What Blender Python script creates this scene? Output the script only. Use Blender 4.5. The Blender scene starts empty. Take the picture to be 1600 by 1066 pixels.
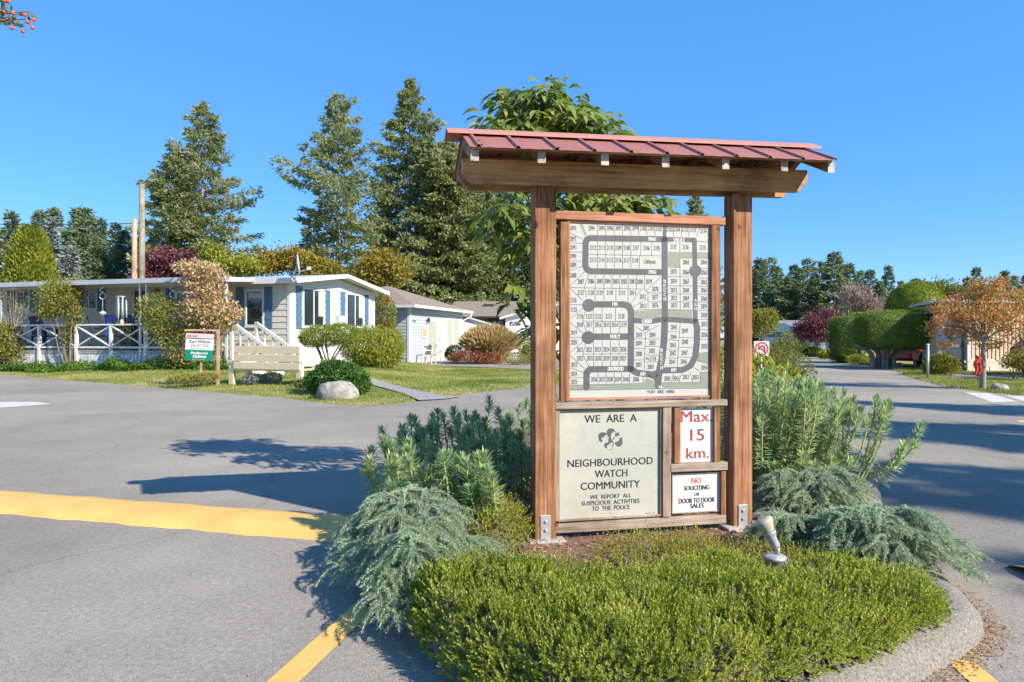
import bpy, math, random
import numpy as np
from mathutils import Vector, Matrix
random.seed(7)
RG = np.random.default_rng(11)
SC = bpy.context.scene
COL = SC.collection
F = 1067.0; HZ = 530.0; CH = 1.2
PI = math.pi

# ---------------------------------------------------------------- survey helpers
def G(u, v, z=0.0):
    Y = (CH - z) * F / (v - HZ)
    return ((u - 800) / F * Y, Y, z)
def at(u, v, Y):
    return ((u - 800) / F * Y, Y, CH - (v - HZ) / F * Y)

# ---------------------------------------------------------------- tagging
def tag(o, label, cat, group=None):
    o['label'] = label; o['category'] = cat
    if group: o['group'] = group
    return o
def empty(name, loc=(0, 0, 0), rz=0.0):
    o = bpy.data.objects.new(name, None); COL.objects.link(o)
    o.location = loc; o.rotation_euler = (0, 0, rz); o.empty_display_size = 0.2
    return o
def thing(name, label, cat, loc=(0, 0, 0), rz=0.0, group=None):
    return tag(empty(name, loc, rz), label, cat, group)
def link(name, me, parent=None, kind=None):
    o = bpy.data.objects.new(name, me); COL.objects.link(o)
    if parent: o.parent = parent
    if kind: o['kind'] = kind
    return o
def dup(root, loc, rz=0.0, scale=(1, 1, 1), label=None, group=None):
    r = root.copy(); COL.objects.link(r); r.location = loc; r.rotation_euler = (0, 0, rz); r.scale = scale
    if label: r['label'] = label
    if group: r['group'] = group
    for ch in list(root.children):
        c = ch.copy(); COL.objects.link(c); c.parent = r
        for g in list(ch.children):
            d = g.copy(); COL.objects.link(d); d.parent = c
    return r

# ---------------------------------------------------------------- mesh builders
def mesh_np(name, V, Q, mat, smooth=False):
    V = np.asarray(V, dtype=np.float32); Q = np.asarray(Q, dtype=np.int32)
    k = Q.shape[1]
    me = bpy.data.meshes.new(name)
    me.vertices.add(len(V)); me.vertices.foreach_set('co', V.ravel())
    me.loops.add(Q.size); me.loops.foreach_set('vertex_index', Q.ravel())
    me.polygons.add(len(Q))
    me.polygons.foreach_set('loop_start', np.arange(0, Q.size, k, dtype=np.int32))
    if smooth: me.polygons.foreach_set('use_smooth', np.ones(len(Q), dtype=bool))
    me.update(calc_edges=True)
    me.materials.append(mat)
    return me

class MB:
    def __init__(s): s.v = []; s.f = []; s.m = []; s.cur = 0; s.sm = []; s.smooth = False
    def face(s, idx): s.f.append(tuple(idx)); s.m.append(s.cur); s.sm.append(s.smooth)
    def add(s, vs, fs):
        b = len(s.v); s.v += [tuple(p) for p in vs]
        for f in fs: s.face([b + i for i in f])
    def hexa(s, p):   # 8 points: bottom 0-3 ccw, top 4-7
        s.add(p, [(3, 2, 1, 0), (4, 5, 6, 7), (0, 1, 5, 4), (1, 2, 6, 5), (2, 3, 7, 6), (3, 0, 4, 7)])
    def box(s, x0, x1, y0, y1, z0, z1):
        s.hexa([(x0, y0, z0), (x1, y0, z0), (x1, y1, z0), (x0, y1, z0), (x0, y0, z1), (x1, y0, z1), (x1, y1, z1), (x0, y1, z1)])
    def bar(s, a, b, w, h, up=(0, 0, 1)):
        a = Vector(a); b = Vector(b); d = (b - a).normalized(); up = Vector(up)
        if abs(d.dot(up)) > .98: up = Vector((0, 1, 0))
        r = d.cross(up).normalized(); u = r.cross(d).normalized()
        P = []
        for q in (a, b):
            for (i, j) in ((-1, -1), (1, -1), (1, 1), (-1, 1)): P.append(q + r * w / 2 * i + u * h / 2 * j)
        s.hexa([P[0], P[1], P[2], P[3], P[4], P[5], P[6], P[7]])
    def tube(s, pts, rad, n=8, cap=True):
        pts = [Vector(p) for p in pts]
        if not hasattr(rad, '__len__'): rad = [rad] * len(pts)
        b = len(s.v); ref = None
        for i, p in enumerate(pts):
            d = (pts[min(i + 1, len(pts) - 1)] - pts[max(i - 1, 0)]).normalized()
            if ref is None:
                ref = Vector((0, 0, 1)) if abs(d.z) < .9 else Vector((1, 0, 0))
            r = d.cross(ref).normalized(); u = r.cross(d).normalized(); ref = u
            for k in range(n):
                a = 2 * PI * k / n
                s.v.append(tuple(p + (r * math.cos(a) + u * math.sin(a)) * rad[i]))
        sm = s.smooth; s.smooth = True
        for i in range(len(pts) - 1):
            for k in range(n):
                k2 = (k + 1) % n
                s.face([b + i * n + k, b + i * n + k2, b + (i + 1) * n + k2, b + (i + 1) * n + k])
        s.smooth = sm
        if cap:
            s.face([b + k for k in range(n)][::-1]); s.face([b + (len(pts) - 1) * n + k for k in range(n)])
    def lathe(s, prof, c=(0, 0, 0), axis=(0, 0, 1), n=20, cap=True):
        ax = Vector(axis).normalized(); c = Vector(c)
        ref = Vector((1, 0, 0)) if abs(ax.x) < .9 else Vector((0, 1, 0))
        r = ax.cross(ref).normalized(); u = ax.cross(r).normalized(); b = len(s.v)
        for (rr, h) in prof:
            for k in range(n):
                a = 2 * PI * k / n
                s.v.append(tuple(c + ax * h + (r * math.cos(a) + u * math.sin(a)) * rr))
        sm = s.smooth; s.smooth = True
        for i in range(len(prof) - 1):
            for k in range(n):
                k2 = (k + 1) % n
                s.face([b + i * n + k, b + i * n + k2, b + (i + 1) * n + k2, b + (i + 1) * n + k])
        s.smooth = sm
        if cap:
            s.face([b + k for k in range(n)][::-1]); s.face([b + (len(prof) - 1) * n + k for k in range(n)])
    def prism(s, poly, fn, t0, t1):      # poly of 2-D points, fn(a,b,t)->xyz
        n = len(poly); b = len(s.v)
        for t in (t0, t1):
            for (a, c) in poly: s.v.append(tuple(fn(a, c, t)))
        s.face([b + i for i in range(n)][::-1]); s.face([b + n + i for i in range(n)])
        for i in range(n):
            j = (i + 1) % n
            s.face([b + i, b + j, b + n + j, b + n + i])
    def build(s, name, mats, parent=None, kind=None, bevel=0.0, recalc=True):
        me = bpy.data.meshes.new(name)
        me.from_pydata(s.v, [], s.f)
        if not isinstance(mats, (list, tuple)): mats = [mats]
        for m in mats: me.materials.append(m)
        me.polygons.foreach_set('material_index', s.m)
        me.polygons.foreach_set('use_smooth', s.sm)
        if recalc:
            import bmesh
            bm = bmesh.new(); bm.from_mesh(me); bmesh.ops.recalc_face_normals(bm, faces=bm.faces); bm.to_mesh(me); bm.free()
        me.update()
        o = link(name, me, parent, kind)
        if bevel:
            md = o.modifiers.new('bevel', 'BEVEL'); md.width = bevel; md.segments = 2; md.limit_method = 'ANGLE'; md.angle_limit = .6
        return o

def poly_sheet(name, pts, mat, kind='structure', z=None):
    mb = MB(); mb.add([(p[0], p[1], p[2] if z is None else z) for p in pts], [tuple(range(len(pts)))])
    me = bpy.data.meshes.new(name)
    me.from_pydata(mb.v, [], mb.f); me.materials.append(mat)
    import bmesh
    bm = bmesh.new(); bm.from_mesh(me); bmesh.ops.triangulate(bm, faces=bm.faces)
    for f in bm.faces:
        f.normal_update()
        if f.normal.z < 0: f.normal_flip()
    bm.to_mesh(me); bm.free()
    return link(name, me, None, kind)

# ---------------------------------------------------------------- materials
MATS = {}
def newmat(name):
    m = bpy.data.materials.new(name); m.use_nodes = True
    nt = m.node_tree; bs = nt.nodes['Principled BSDF']
    MATS[name] = m
    return m, nt, bs
def N(nt, t, **kw):
    n = nt.nodes.new(t)
    for k, v in kw.items():
        if k in n.inputs: n.inputs[k].default_value = v
        else: setattr(n, k, v)
    return n
def ramp(nt, stops):
    r = nt.nodes.new('ShaderNodeValToRGB')
    e = r.color_ramp.elements
    while len(e) < len(stops): e.new(.5)
    for i, (p, c) in enumerate(stops):
        e[i].position = p; e[i].color = (c[0], c[1], c[2], 1)
    return r
def noise(nt, scale, vec=None, detail=4, rough=.6, mapscale=None):
    n = N(nt, 'ShaderNodeTexNoise', Scale=scale, Detail=detail, Roughness=rough)
    tc = nt.nodes.new('ShaderNodeTexCoord')
    if mapscale:
        mp = N(nt, 'ShaderNodeMapping', Scale=mapscale); nt.links.new(tc.outputs['Object'], mp.inputs[0]); nt.links.new(mp.outputs[0], n.inputs['Vector'])
    else: nt.links.new(tc.outputs['Object'], n.inputs['Vector'])
    return n
def bump(nt, bs, src, strength=.3, dist=.01):
    b = N(nt, 'ShaderNodeBump', Strength=strength, Distance=dist)
    nt.links.new(src, b.inputs['Height']); nt.links.new(b.outputs[0], bs.inputs['Normal'])
    return b
def plain(name, col, rough=.6, metal=0.0, var=.12, scale=8, bstr=0.0, spec=.5, coat=0.0):
    m, nt, bs = newmat(name)
    n = noise(nt, scale)
    a = [max(0, c * (1 - var)) for c in col]; b = [c * (1 + var) for c in col]
    r = ramp(nt, [(.3, a), (.7, b)]); nt.links.new(n.outputs[0], r.inputs[0]); nt.links.new(r.outputs[0], bs.inputs['Base Color'])
    bs.inputs['Roughness'].default_value = rough; bs.inputs['Metallic'].default_value = metal
    bs.inputs['Specular IOR Level'].default_value = spec
    if coat: bs.inputs['Coat Weight'].default_value = coat
    if bstr: bump(nt, bs, n.outputs[0], bstr)
    return m
def leafmat(name, cols, trans=.3, rough=.5, nscale=2.0, mix=.45, spec=.3):
    m, nt, bs = newmat(name)
    g = nt.nodes.new('ShaderNodeNewGeometry')
    n = noise(nt, nscale, detail=3)
    st = N(nt, 'ShaderNodeMapRange'); st.inputs[1].default_value = .3; st.inputs[2].default_value = .7
    nt.links.new(n.outputs[0], st.inputs[0])
    mx = N(nt, 'ShaderNodeMix'); mx.inputs[0].default_value = mix
    nt.links.new(g.outputs['Random Per Island'], mx.inputs[2]); nt.links.new(st.outputs[0], mx.inputs[3])
    r = ramp(nt, [(i / (len(cols) - 1) * .8 + .1, c) for i, c in enumerate(cols)])
    nt.links.new(mx.outputs[0], r.inputs[0]); nt.links.new(r.outputs[0], bs.inputs['Base Color'])
    bs.inputs['Roughness'].default_value = rough; bs.inputs['Specular IOR Level'].default_value = spec
    if trans:
        t = N(nt, 'ShaderNodeBsdfTranslucent'); ms = N(nt, 'ShaderNodeMixShader'); ms.inputs[0].default_value = trans
        out = nt.nodes['Material Output']
        hs = N(nt, 'ShaderNodeHueSaturation'); hs.inputs['Value'].default_value = 1.5; hs.inputs['Saturation'].default_value = 1.1
        nt.links.new(r.outputs[0], hs.inputs['Color']); nt.links.new(hs.outputs[0], t.inputs[0])
        nt.links.new(bs.outputs[0], ms.inputs[1]); nt.links.new(t.outputs[0], ms.inputs[2]); nt.links.new(ms.outputs[0], out.inputs[0])
    return m
def wood(name, stops, ms, rough=.75, fine=1.0):
    m, nt, bs = newmat(name)
    n = noise(nt, 1.0, detail=6, rough=.65, mapscale=ms)
    n2 = noise(nt, 3.5, detail=3, rough=.5)
    mx = N(nt, 'ShaderNodeMix'); mx.inputs[0].default_value = .3
    nt.links.new(n.outputs[0], mx.inputs[2]); nt.links.new(n2.outputs[0], mx.inputs[3])
    r = ramp(nt, stops); nt.links.new(mx.outputs[0], r.inputs[0])
    kv = N(nt, 'ShaderNodeTexVoronoi', Scale=4.5); tk = nt.nodes.new('ShaderNodeTexCoord'); nk = noise(nt, 18, detail=2)
    km = N(nt, 'ShaderNodeMix', data_type='RGBA'); km.inputs[0].default_value = .04; nt.links.new(tk.outputs['Object'], km.inputs[6]); nt.links.new(nk.outputs['Color'], km.inputs[7]); nt.links.new(km.outputs[2], kv.inputs['Vector'])
    kr = ramp(nt, [(0.0, (.12, .08, .06)), (.055, (.35, .28, .22)), (.085, (.85, .8, .75)), (.12, (1, 1, 1))]); nt.links.new(kv.outputs['Distance'], kr.inputs[0])
    ns = noise(nt, 1.4, detail=4, rough=.7); sr_ = ramp(nt, [(.36, (.62, .60, .58)), (.5, (1, 1, 1)), (.68, (1.12, 1.12, 1.12))]); nt.links.new(ns.outputs[0], sr_.inputs[0]); cur = r.outputs[0]
    for q_ in (kr, sr_):
        x = N(nt, 'ShaderNodeMix', data_type='RGBA', blend_type='MULTIPLY'); x.inputs[0].default_value = 1; nt.links.new(cur, x.inputs[6]); nt.links.new(q_.outputs[0], x.inputs[7]); cur = x.outputs[2]
    nt.links.new(cur, bs.inputs['Base Color'])
    bs.inputs['Roughness'].default_value = rough; bs.inputs['Specular IOR Level'].default_value = .25
    bump(nt, bs, n.outputs[0], .7 * fine, .005)
    return m
def glass(name, col=(.02, .03, .035), rough=.05):
    m, nt, bs = newmat(name)
    bs.inputs['Base Color'].default_value = (*col, 1); bs.inputs['Roughness'].default_value = rough
    bs.inputs['Specular IOR Level'].default_value = .9
    return m

# ---------------------------------------------------------------- numpy foliage
def unit(A):
    A = np.asarray(A, float); return A / np.maximum(np.linalg.norm(A, axis=-1, keepdims=True), 1e-9)
def rvec(n, rg=RG):
    return unit(rg.normal(size=(n, 3)))
def perp(D, rg=RG):
    R = rvec(len(D), rg); U = unit(np.cross(D, R)); return U, np.cross(D, U)
def diamonds(P, D, L, W, rg=RG, Nn=None, fold=0.0, wide=.5):
    """one quad per leaf"""
    n = len(P); D = unit(D)
    L = np.broadcast_to(L, (n,))[:, None]; W = np.broadcast_to(W, (n,))[:, None]
    if Nn is None: S, T = perp(D, rg)
    else:
        S = unit(np.cross(D, Nn)); T = np.cross(S, D)
    a = P; c = P + D * L
    m = P + D * L * wide + T * L * fold
    V = np.stack([a, m + S * W / 2, c, m - S * W / 2], 1).reshape(-1, 3)
    Q = np.arange(4 * n, dtype=np.int32).reshape(n, 4)
    return V, Q
def leaves6(P, D, L, W, Nn, droop=.3):
    """two-quad-pair leaf, bent along its length: verts base, l1,r1,l2,r2, tip plus centre ribs"""
    n = len(P); D = unit(D); L = np.broadcast_to(L, (n,))[:, None]; W = np.broadcast_to(W, (n,))[:, None]
    S = unit(np.cross(D, Nn)); T = np.cross(S, D)
    dn = np.array([0, 0, -1.0])
    c0 = P; c1 = P + D * L * .35 + dn * L * droop * .08; c2 = P + D * L * .7 + dn * L * droop * .35; c3 = P + D * L * .98 + dn * L * droop * .8
    up = T * W * .16
    V = np.stack([c0, c1 + S * W * .46 + up, c1, c1 - S * W * .46 + up, c2 + S * W * .38 + up, c2, c2 - S * W * .38 + up, c3], 1).reshape(-1, 3)
    base = (np.arange(n) * 8)[:, None]
    f = np.array([[0, 2, 1, 1], [0, 3, 2, 2], [1, 2, 5, 4], [2, 3, 6, 5], [4, 5, 7, 7], [5, 6, 7, 7]])
    quads = np.array([[1, 2, 5, 4], [2, 3, 6, 5]]); tris = np.array([[0, 2, 1], [0, 3, 2], [4, 5, 7], [5, 6, 7]])
    Q = (base[:, None, :] + quads[None]).reshape(-1, 4); Tt = (base[:, None, :] + tris[None]).reshape(-1, 3)
    return V, Q, Tt
def mesh_mixed(name, V, Q, T, mat, smooth=True):
    me = bpy.data.meshes.new(name)
    me.vertices.add(len(V)); me.vertices.foreach_set('co', np.asarray(V, np.float32).ravel())
    idx = np.concatenate([Q.ravel(), T.ravel()]).astype(np.int32)
    me.loops.add(len(idx)); me.loops.foreach_set('vertex_index', idx)
    me.polygons.add(len(Q) + len(T))
    st = np.concatenate([np.arange(len(Q)) * 4, Q.size + np.arange(len(T)) * 3]).astype(np.int32)
    me.polygons.foreach_set('loop_start', st)
    if smooth: me.polygons.foreach_set('use_smooth', np.ones(len(Q) + len(T), dtype=bool))
    me.update(calc_edges=True); me.materials.append(mat)
    return me
class Cloud:
    def __init__(s): s.V = []; s.Q = []; s.n = 0
    def add(s, V, Q): s.V.append(V); s.Q.append(Q + s.n); s.n += len(V)
    def mesh(s, name, mat, smooth=False): return mesh_np(name, np.concatenate(s.V), np.concatenate(s.Q), mat, smooth)
def rosettes(cl, P, A, k, L, W, ang=.9, rg=RG, jit=.25):
    """k needles round axis A at each P"""
    n = len(P); P = np.repeat(P, k, 0); A = np.repeat(unit(A), k, 0)
    U, V = perp(A, rg); th = rg.uniform(0, 2 * PI, n * k)[:, None]
    R = U * np.cos(th) + V * np.sin(th)
    a = (ang + rg.normal(0, jit, n * k))[:, None]
    D = A * np.cos(a) + R * np.sin(a)
    Ls = L * rg.uniform(.7, 1.15, n * k)
    cl.add(*diamonds(P, D, Ls, W, rg, Nn=A + .01))
def wob(P, s, seed=0):
    P = np.asarray(P) * s + seed * 7.31
    x, y, z = P[..., 0], P[..., 1], P[..., 2]
    return (np.sin(x * 1.7 + 2 * np.sin(y * 1.3 + z)) + np.sin(y * 2.1 + 1.5 * np.sin(z * 1.9 + x * .7)) + np.sin(z * 2.3 + 1.7 * np.sin(x * 1.1 - y * .8))) / 3
# ---------------------------------------------------------------- material library
def asphalt_mat():
    m, nt, bs = newmat('asphalt')
    n1 = noise(nt, 160, detail=3, rough=.7); n2 = noise(nt, .35, detail=5, rough=.6); n3 = noise(nt, 38, detail=4, rough=.7)
    n4 = noise(nt, 2.2, detail=4, rough=.6)
    v = N(nt, 'ShaderNodeTexVoronoi', Scale=120.0); tc = nt.nodes.new('ShaderNodeTexCoord'); nt.links.new(tc.outputs['Object'], v.inputs['Vector'])
    r1 = ramp(nt, [(.3, (.155, .138, .115)), (.5, (.300, .270, .229)), (.72, (.47, .425, .36))]); nt.links.new(n1.outputs[0], r1.inputs[0])
    r2 = ramp(nt, [(.3, (.80, .80, .82)), (.7, (1.12, 1.10, 1.07))]); nt.links.new(n2.outputs[0], r2.inputs[0])
    r3 = ramp(nt, [(.3, (.75, .75, .75)), (.65, (1.15, 1.15, 1.15))]); nt.links.new(n3.outputs[0], r3.inputs[0])
    r4 = ramp(nt, [(.3, (.92, .92, .92)), (.7, (1.06, 1.06, 1.05))]); nt.links.new(n4.outputs[0], r4.inputs[0])
    rv = ramp(nt, [(0.0, (.45, .43, .42)), (.16, (1, 1, 1)), (.9, (1, 1, 1)), (1.0, (1.4, 1.4, 1.35))]); nt.links.new(v.outputs['Distance'], rv.inputs[0])
    cur = r1.outputs[0]
    for r in (r2, r3, r4, rv):
        x = N(nt, 'ShaderNodeMix', data_type='RGBA', blend_type='MULTIPLY'); x.inputs[0].default_value = 1
        nt.links.new(cur, x.inputs[6]); nt.links.new(r.outputs[0], x.inputs[7]); cur = x.outputs[2]
    # hairline cracks and darker worn patches
    vc_ = N(nt, 'ShaderNodeTexVoronoi', Scale=.42, feature='DISTANCE_TO_EDGE'); nd = noise(nt, 2.5, detail=5); dm = N(nt, 'ShaderNodeMix', data_type='RGBA'); dm.inputs[0].default_value = .22
    nt.links.new(tc.outputs['Object'], dm.inputs[6]); nt.links.new(nd.outputs['Color'], dm.inputs[7]); nt.links.new(dm.outputs[2], vc_.inputs['Vector'])
    rc = ramp(nt, [(0.0, (.80, .79, .78)), (.003, (.94, .94, .94)), (.007, (1, 1, 1))]); nt.links.new(vc_.outputs['Distance'], rc.inputs[0])
    np2 = noise(nt, .12, detail=2, rough=.4); rp = ramp(nt, [(.44, (1, 1, 1)), (.47, (.90, .895, .89)), (.56, (.92, .915, .91)), (.60, (1.03, 1.03, 1.02))]); nt.links.new(np2.outputs[0], rp.inputs[0])
    for r in (rc, rp):
        x = N(nt, 'ShaderNodeMix', data_type='RGBA', blend_type='MULTIPLY'); x.inputs[0].default_value = 1
        nt.links.new(cur, x.inputs[6]); nt.links.new(r.outputs[0], x.inputs[7]); cur = x.outputs[2]
    nt.links.new(cur, bs.inputs['Base Color'])
    bs.inputs['Roughness'].default_value = .9; bs.inputs['Specular IOR Level'].default_value = .25
    ad = N(nt, 'ShaderNodeMath', operation='ADD'); nt.links.new(n1.outputs[0], ad.inputs[0]); nt.links.new(n3.outputs[0], ad.inputs[1])
    bump(nt, bs, ad.outputs[0], .55, .006)
    return m
def grass_mat():
    m, nt, bs = newmat('lawn_ground')
    n1 = noise(nt, .6, detail=5); n2 = noise(nt, 14, detail=5, rough=.75)
    mx = N(nt, 'ShaderNodeMix'); mx.inputs[0].default_value = .5
    nt.links.new(n1.outputs[0], mx.inputs[2]); nt.links.new(n2.outputs[0], mx.inputs[3])
    r = ramp(nt, [(.38, (.13, .165, .04)), (.5, (.25, .25, .08)), (.6, (.44, .37, .19))])
    nt.links.new(mx.outputs[0], r.inputs[0]); nt.links.new(r.outputs[0], bs.inputs['Base Color'])
    bs.inputs['Roughness'].default_value = .9; bs.inputs['Specular IOR Level'].default_value = .1
    bump(nt, bs, n2.outputs[0], .8, .03)
    return m
def paint_mat(name, col, wear=.5, under=(.1, .095, .09)):
    m, nt, bs = newmat(name)
    n = noise(nt, 55, detail=5, rough=.75); n2 = noise(nt, 4, detail=3)
    r = ramp(nt, [(wear - .16, under), (wear - .08, tuple(c * .8 for c in col)), (wear + .15, col)]); nt.links.new(n.outputs[0], r.inputs[0])
    r2 = ramp(nt, [(.3, (.85, .85, .85)), (.7, (1.05, 1.05, 1.05))]); nt.links.new(n2.outputs[0], r2.inputs[0])
    x = N(nt, 'ShaderNodeMix', data_type='RGBA', blend_type='MULTIPLY'); x.inputs[0].default_value = 1
    nt.links.new(r.outputs[0], x.inputs[6]); nt.links.new(r2.outputs[0], x.inputs[7]); nt.links.new(x.outputs[2], bs.inputs['Base Color'])
    bs.inputs['Roughness'].default_value = .7
    bump(nt, bs, n.outputs[0], .3, .004)
    return m
M_ASPH = asphalt_mat(); M_GRASSG = grass_mat()
M_YEL = paint_mat('yellow_paint', (.74, .45, .12), .42, (.30, .24, .15))
M_WPAINT = paint_mat('white_road_paint', (.62, .60, .54), .44)
M_KERB = plain('kerb_asphalt', (.205, .188, .162), .92, var=.5, scale=90, bstr=.8)
M_CONC = plain('concrete', (.36, .33, .29), .9, var=.2, scale=14, bstr=.3)
M_PATH = plain('path_concrete', (.27, .26, .245), .9, var=.2, scale=6, bstr=.2)
M_SOIL = plain('mulch_soil', (.17, .095, .06), .95, var=.5, scale=35, bstr=.9)
M_CHIP = leafmat('bark_chip', [(.12, .055, .032), (.29, .155, .095), (.42, .25, .165), (.56, .40, .28)], trans=0, rough=.9, mix=.2)
M_DEBRIS = leafmat('fallen_litter', [(.20, .09, .03), (.38, .20, .07), (.45, .33, .17)], trans=0, rough=.9, mix=.1)
W_POST = wood('cedar_post', [(.34, (.07, .025, .012)), (.44, (.20, .085, .038)), (.53, (.31, .15, .073)), (.64, (.45, .26, .145))], (55, 55, 2.2))
W_RAIL = wood('cedar_rail', [(.30, (.16, .06, .035)), (.5, (.38, .17, .10)), (.7, (.52, .29, .19))], (3, 60, 60))
W_BEAM = wood('cedar_beam', [(.30, (.13, .06, .025)), (.42, (.34, .18, .08)), (.55, (.48, .28, .13)), (.7, (.60, .40, .21))], (2.2, 45, 45))
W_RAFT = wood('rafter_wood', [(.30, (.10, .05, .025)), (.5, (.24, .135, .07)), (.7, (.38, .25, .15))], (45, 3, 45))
W_GREYH = wood('weathered_rail', [(.30, (.12, .085, .06)), (.5, (.30, .235, .18)), (.7, (.47, .39, .31))], (3, 70, 70))
W_GREYV = wood('weathered_stile', [(.30, (.12, .085, .06)), (.5, (.29, .22, .165)), (.7, (.45, .36, .28))], (70, 70, 3))
W_END = wood('weathered_end_grain', [(.35, (.16, .14, .12)), (.5, (.40, .37, .33)), (.66, (.58, .54, .49))], (30, 30, 30))
M_ROOF = plain('red_metal_roof', (.30, .115, .088), .55, metal=.0, var=.12, scale=5, spec=.5)
M_CAP = plain('red_ridge_cap', (.43, .19, .135), .5, var=.08, scale=5)
M_UNDER = plain('roof_underside', (.16, .10, .06), .8, var=.4, scale=20)
M_GALV = plain('galvanised_steel', (.46, .48, .49), .5, metal=.6, var=.15, scale=25)
M_SIGNW = plain('sign_white', (.43, .42, .385), .4, var=.04, scale=3)
M_SIGNW2 = plain('sign_white_clean', (.60, .585, .55), .35, var=.03, scale=3)
def crackle():
    m, nt, bs = newmat('aged_sign_face')
    v = N(nt, 'ShaderNodeTexVoronoi', Scale=5.5, feature='DISTANCE_TO_EDGE')
    n = noise(nt, 6, detail=3); tc = nt.nodes.new('ShaderNodeTexCoord')
    mx = N(nt, 'ShaderNodeMix', data_type='RGBA'); mx.inputs[0].default_value = .25
    nt.links.new(tc.outputs['Object'], mx.inputs[6]); nt.links.new(n.outputs['Color'], mx.inputs[7]); nt.links.new(mx.outputs[2], v.inputs['Vector'])
    r = ramp(nt, [(0.0, (.36, .355, .31)), (.008, (.415, .41, .36)), (.05, (.43, .425, .37))])
    nt.links.new(v.outputs['Distance'], r.inputs[0])
    n2 = noise(nt, 3, detail=5); r2 = ramp(nt, [(.3, (.88, .88, .86)), (.7, (1.08, 1.07, 1.05))]); nt.links.new(n2.outputs[0], r2.inputs[0])
    x = N(nt, 'ShaderNodeMix', data_type='RGBA', blend_type='MULTIPLY'); x.inputs[0].default_value = 1
    nt.links.new(r.outputs[0], x.inputs[6]); nt.links.new(r2.outputs[0], x.inputs[7]); nt.links.new(x.outputs[2], bs.inputs['Base Color'])
    bs.inputs['Roughness'].default_value = .38
    return m
M_AGED = crackle()
M_INK = plain('black_ink', (.028, .028, .03), .5, var=.2, scale=30)
M_INKG = plain('charcoal_ink', (.085, .085, .095), .5, var=.15, scale=12)
M_INKW = plain('white_ink', (.72, .70, .65), .5, var=.03)
M_INKR = plain('faded_red_ink', (.42, .09, .10), .5, var=.15, scale=40)
M_INKO = plain('orange_red_ink', (.62, .12, .07), .5, var=.05)
M_MAPG = plain('map_green', (.21, .24, .18), .5, var=.05)
M_MAPG2 = plain('map_pale_green', (.36, .38, .28), .5, var=.05)
M_WHITE = plain('white_vinyl', (.64, .64, .62), .5, var=.03, scale=2)
M_TRIM = plain('white_trim', (.62, .62, .60), .45, var=.03, scale=4)
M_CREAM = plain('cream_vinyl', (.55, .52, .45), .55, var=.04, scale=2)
M_LBLUE = plain('pale_blue_vinyl', (.37, .41, .42), .5, var=.04, scale=2)
M_SHUT = plain('blue_shutter', (.07, .15, .24), .55, var=.08, scale=8)
M_GREYM = plain('grey_awning', (.42, .44, .46), .5, var=.08, scale=3)
M_ALU = plain('aluminium', (.62, .63, .63), .4, metal=.3, var=.05)
M_SHING = plain('shingle_roof', (.225, .178, .143), .95, var=.35, scale=22, bstr=.6)
M_GLASS = glass('window_glass')
M_CURT = plain('curtain', (.55, .52, .44), .8, var=.1, scale=8)
M_DARK = plain('dark_interior', (.03, .03, .032), .6, var=.3)
M_BROWN = plain('brown_door', (.26, .07, .03), .6, var=.2)
M_DECKW = plain('weathered_deck', (.40, .37, .32), .85, var=.25, scale=14)
M_BENCH = plain('cream_bench_paint', (.92, .71, .43), .55, var=.06, scale=7, bstr=.1)
M_ROCK = plain('granite', (.28, .262, .238), .9, var=.45, scale=9, bstr=.9)
M_BEIGE = plain('beige_siding', (.60, .46, .32), .6, var=.06, scale=3)
M_SKIRT = plain('beige_skirt', (.62, .52, .38), .7, var=.08, scale=4)
M_POLE = wood('pole_wood', [(.3, (.14, .12, .08)), (.5, (.25, .22, .155)), (.7, (.34, .31, .23))], (20, 20, 1))
M_POLE2 = wood('new_pole_wood', [(.3, (.28, .17, .10)), (.5, (.42, .28, .18)), (.7, (.52, .38, .27))], (20, 20, 1))
M_BLACK = plain('black_rubber', (.02, .02, .02), .8, var=.2)
M_REDP = plain('red_car_paint', (.50, .025, .03), .25, var=.04, coat=.6)
M_DKP = plain('dark_car_paint', (.04, .045, .06), .25, var=.04, coat=.6)
M_TAIL = plain('tail_light', (.35, .01, .01), .2, var=.05)
M_CHAIRB = plain('blue_chair_paint', (.02, .11, .45), .5, var=.08)
M_CHAIRW = plain('beige_plastic', (.62, .56, .45), .5, var=.06)
M_LAMPW = plain('cream_lamp_glass', (.40, .37, .28), .45, var=.05)
M_LAMPG = plain('grey_cast_metal', (.40, .40, .42), .5, metal=.3, var=.3, scale=40, bstr=.3)
M_CONDUIT = plain('grey_conduit', (.42, .43, .50), .45, var=.15, scale=12)
M_GREENS = plain('sign_green', (.0, .20, .115), .45, var=.03)
M_PINK = plain('sign_pink', (.66, .46, .44), .5, var=.05)
M_BARK = plain('bark', (.17, .13, .10), .95, var=.5, scale=16, bstr=.8)
M_BARKL = plain('pale_bark', (.24, .21, .17), .95, var=.4, scale=16, bstr=.6)
M_BARKC = plain('conifer_bark', (.30, .25, .20), .95, var=.4, scale=6, bstr=.6)
M_HTWIG = plain('heath_twig', (.10, .095, .045), .95, var=.6, scale=70, bstr=1.0)
M_CTWIG = plain('cedar_twig', (.20, .20, .15), .9, var=.3, scale=20)
M_TWIG = plain('twig', (.12, .085, .06), .95, var=.3, scale=20)
M_RED = plain('red_cloth', (.55, .05, .035), .8, var=.2, scale=20)
M_PURP = plain('purple_ink', (.16, .04, .22), .6, var=.2)
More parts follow.
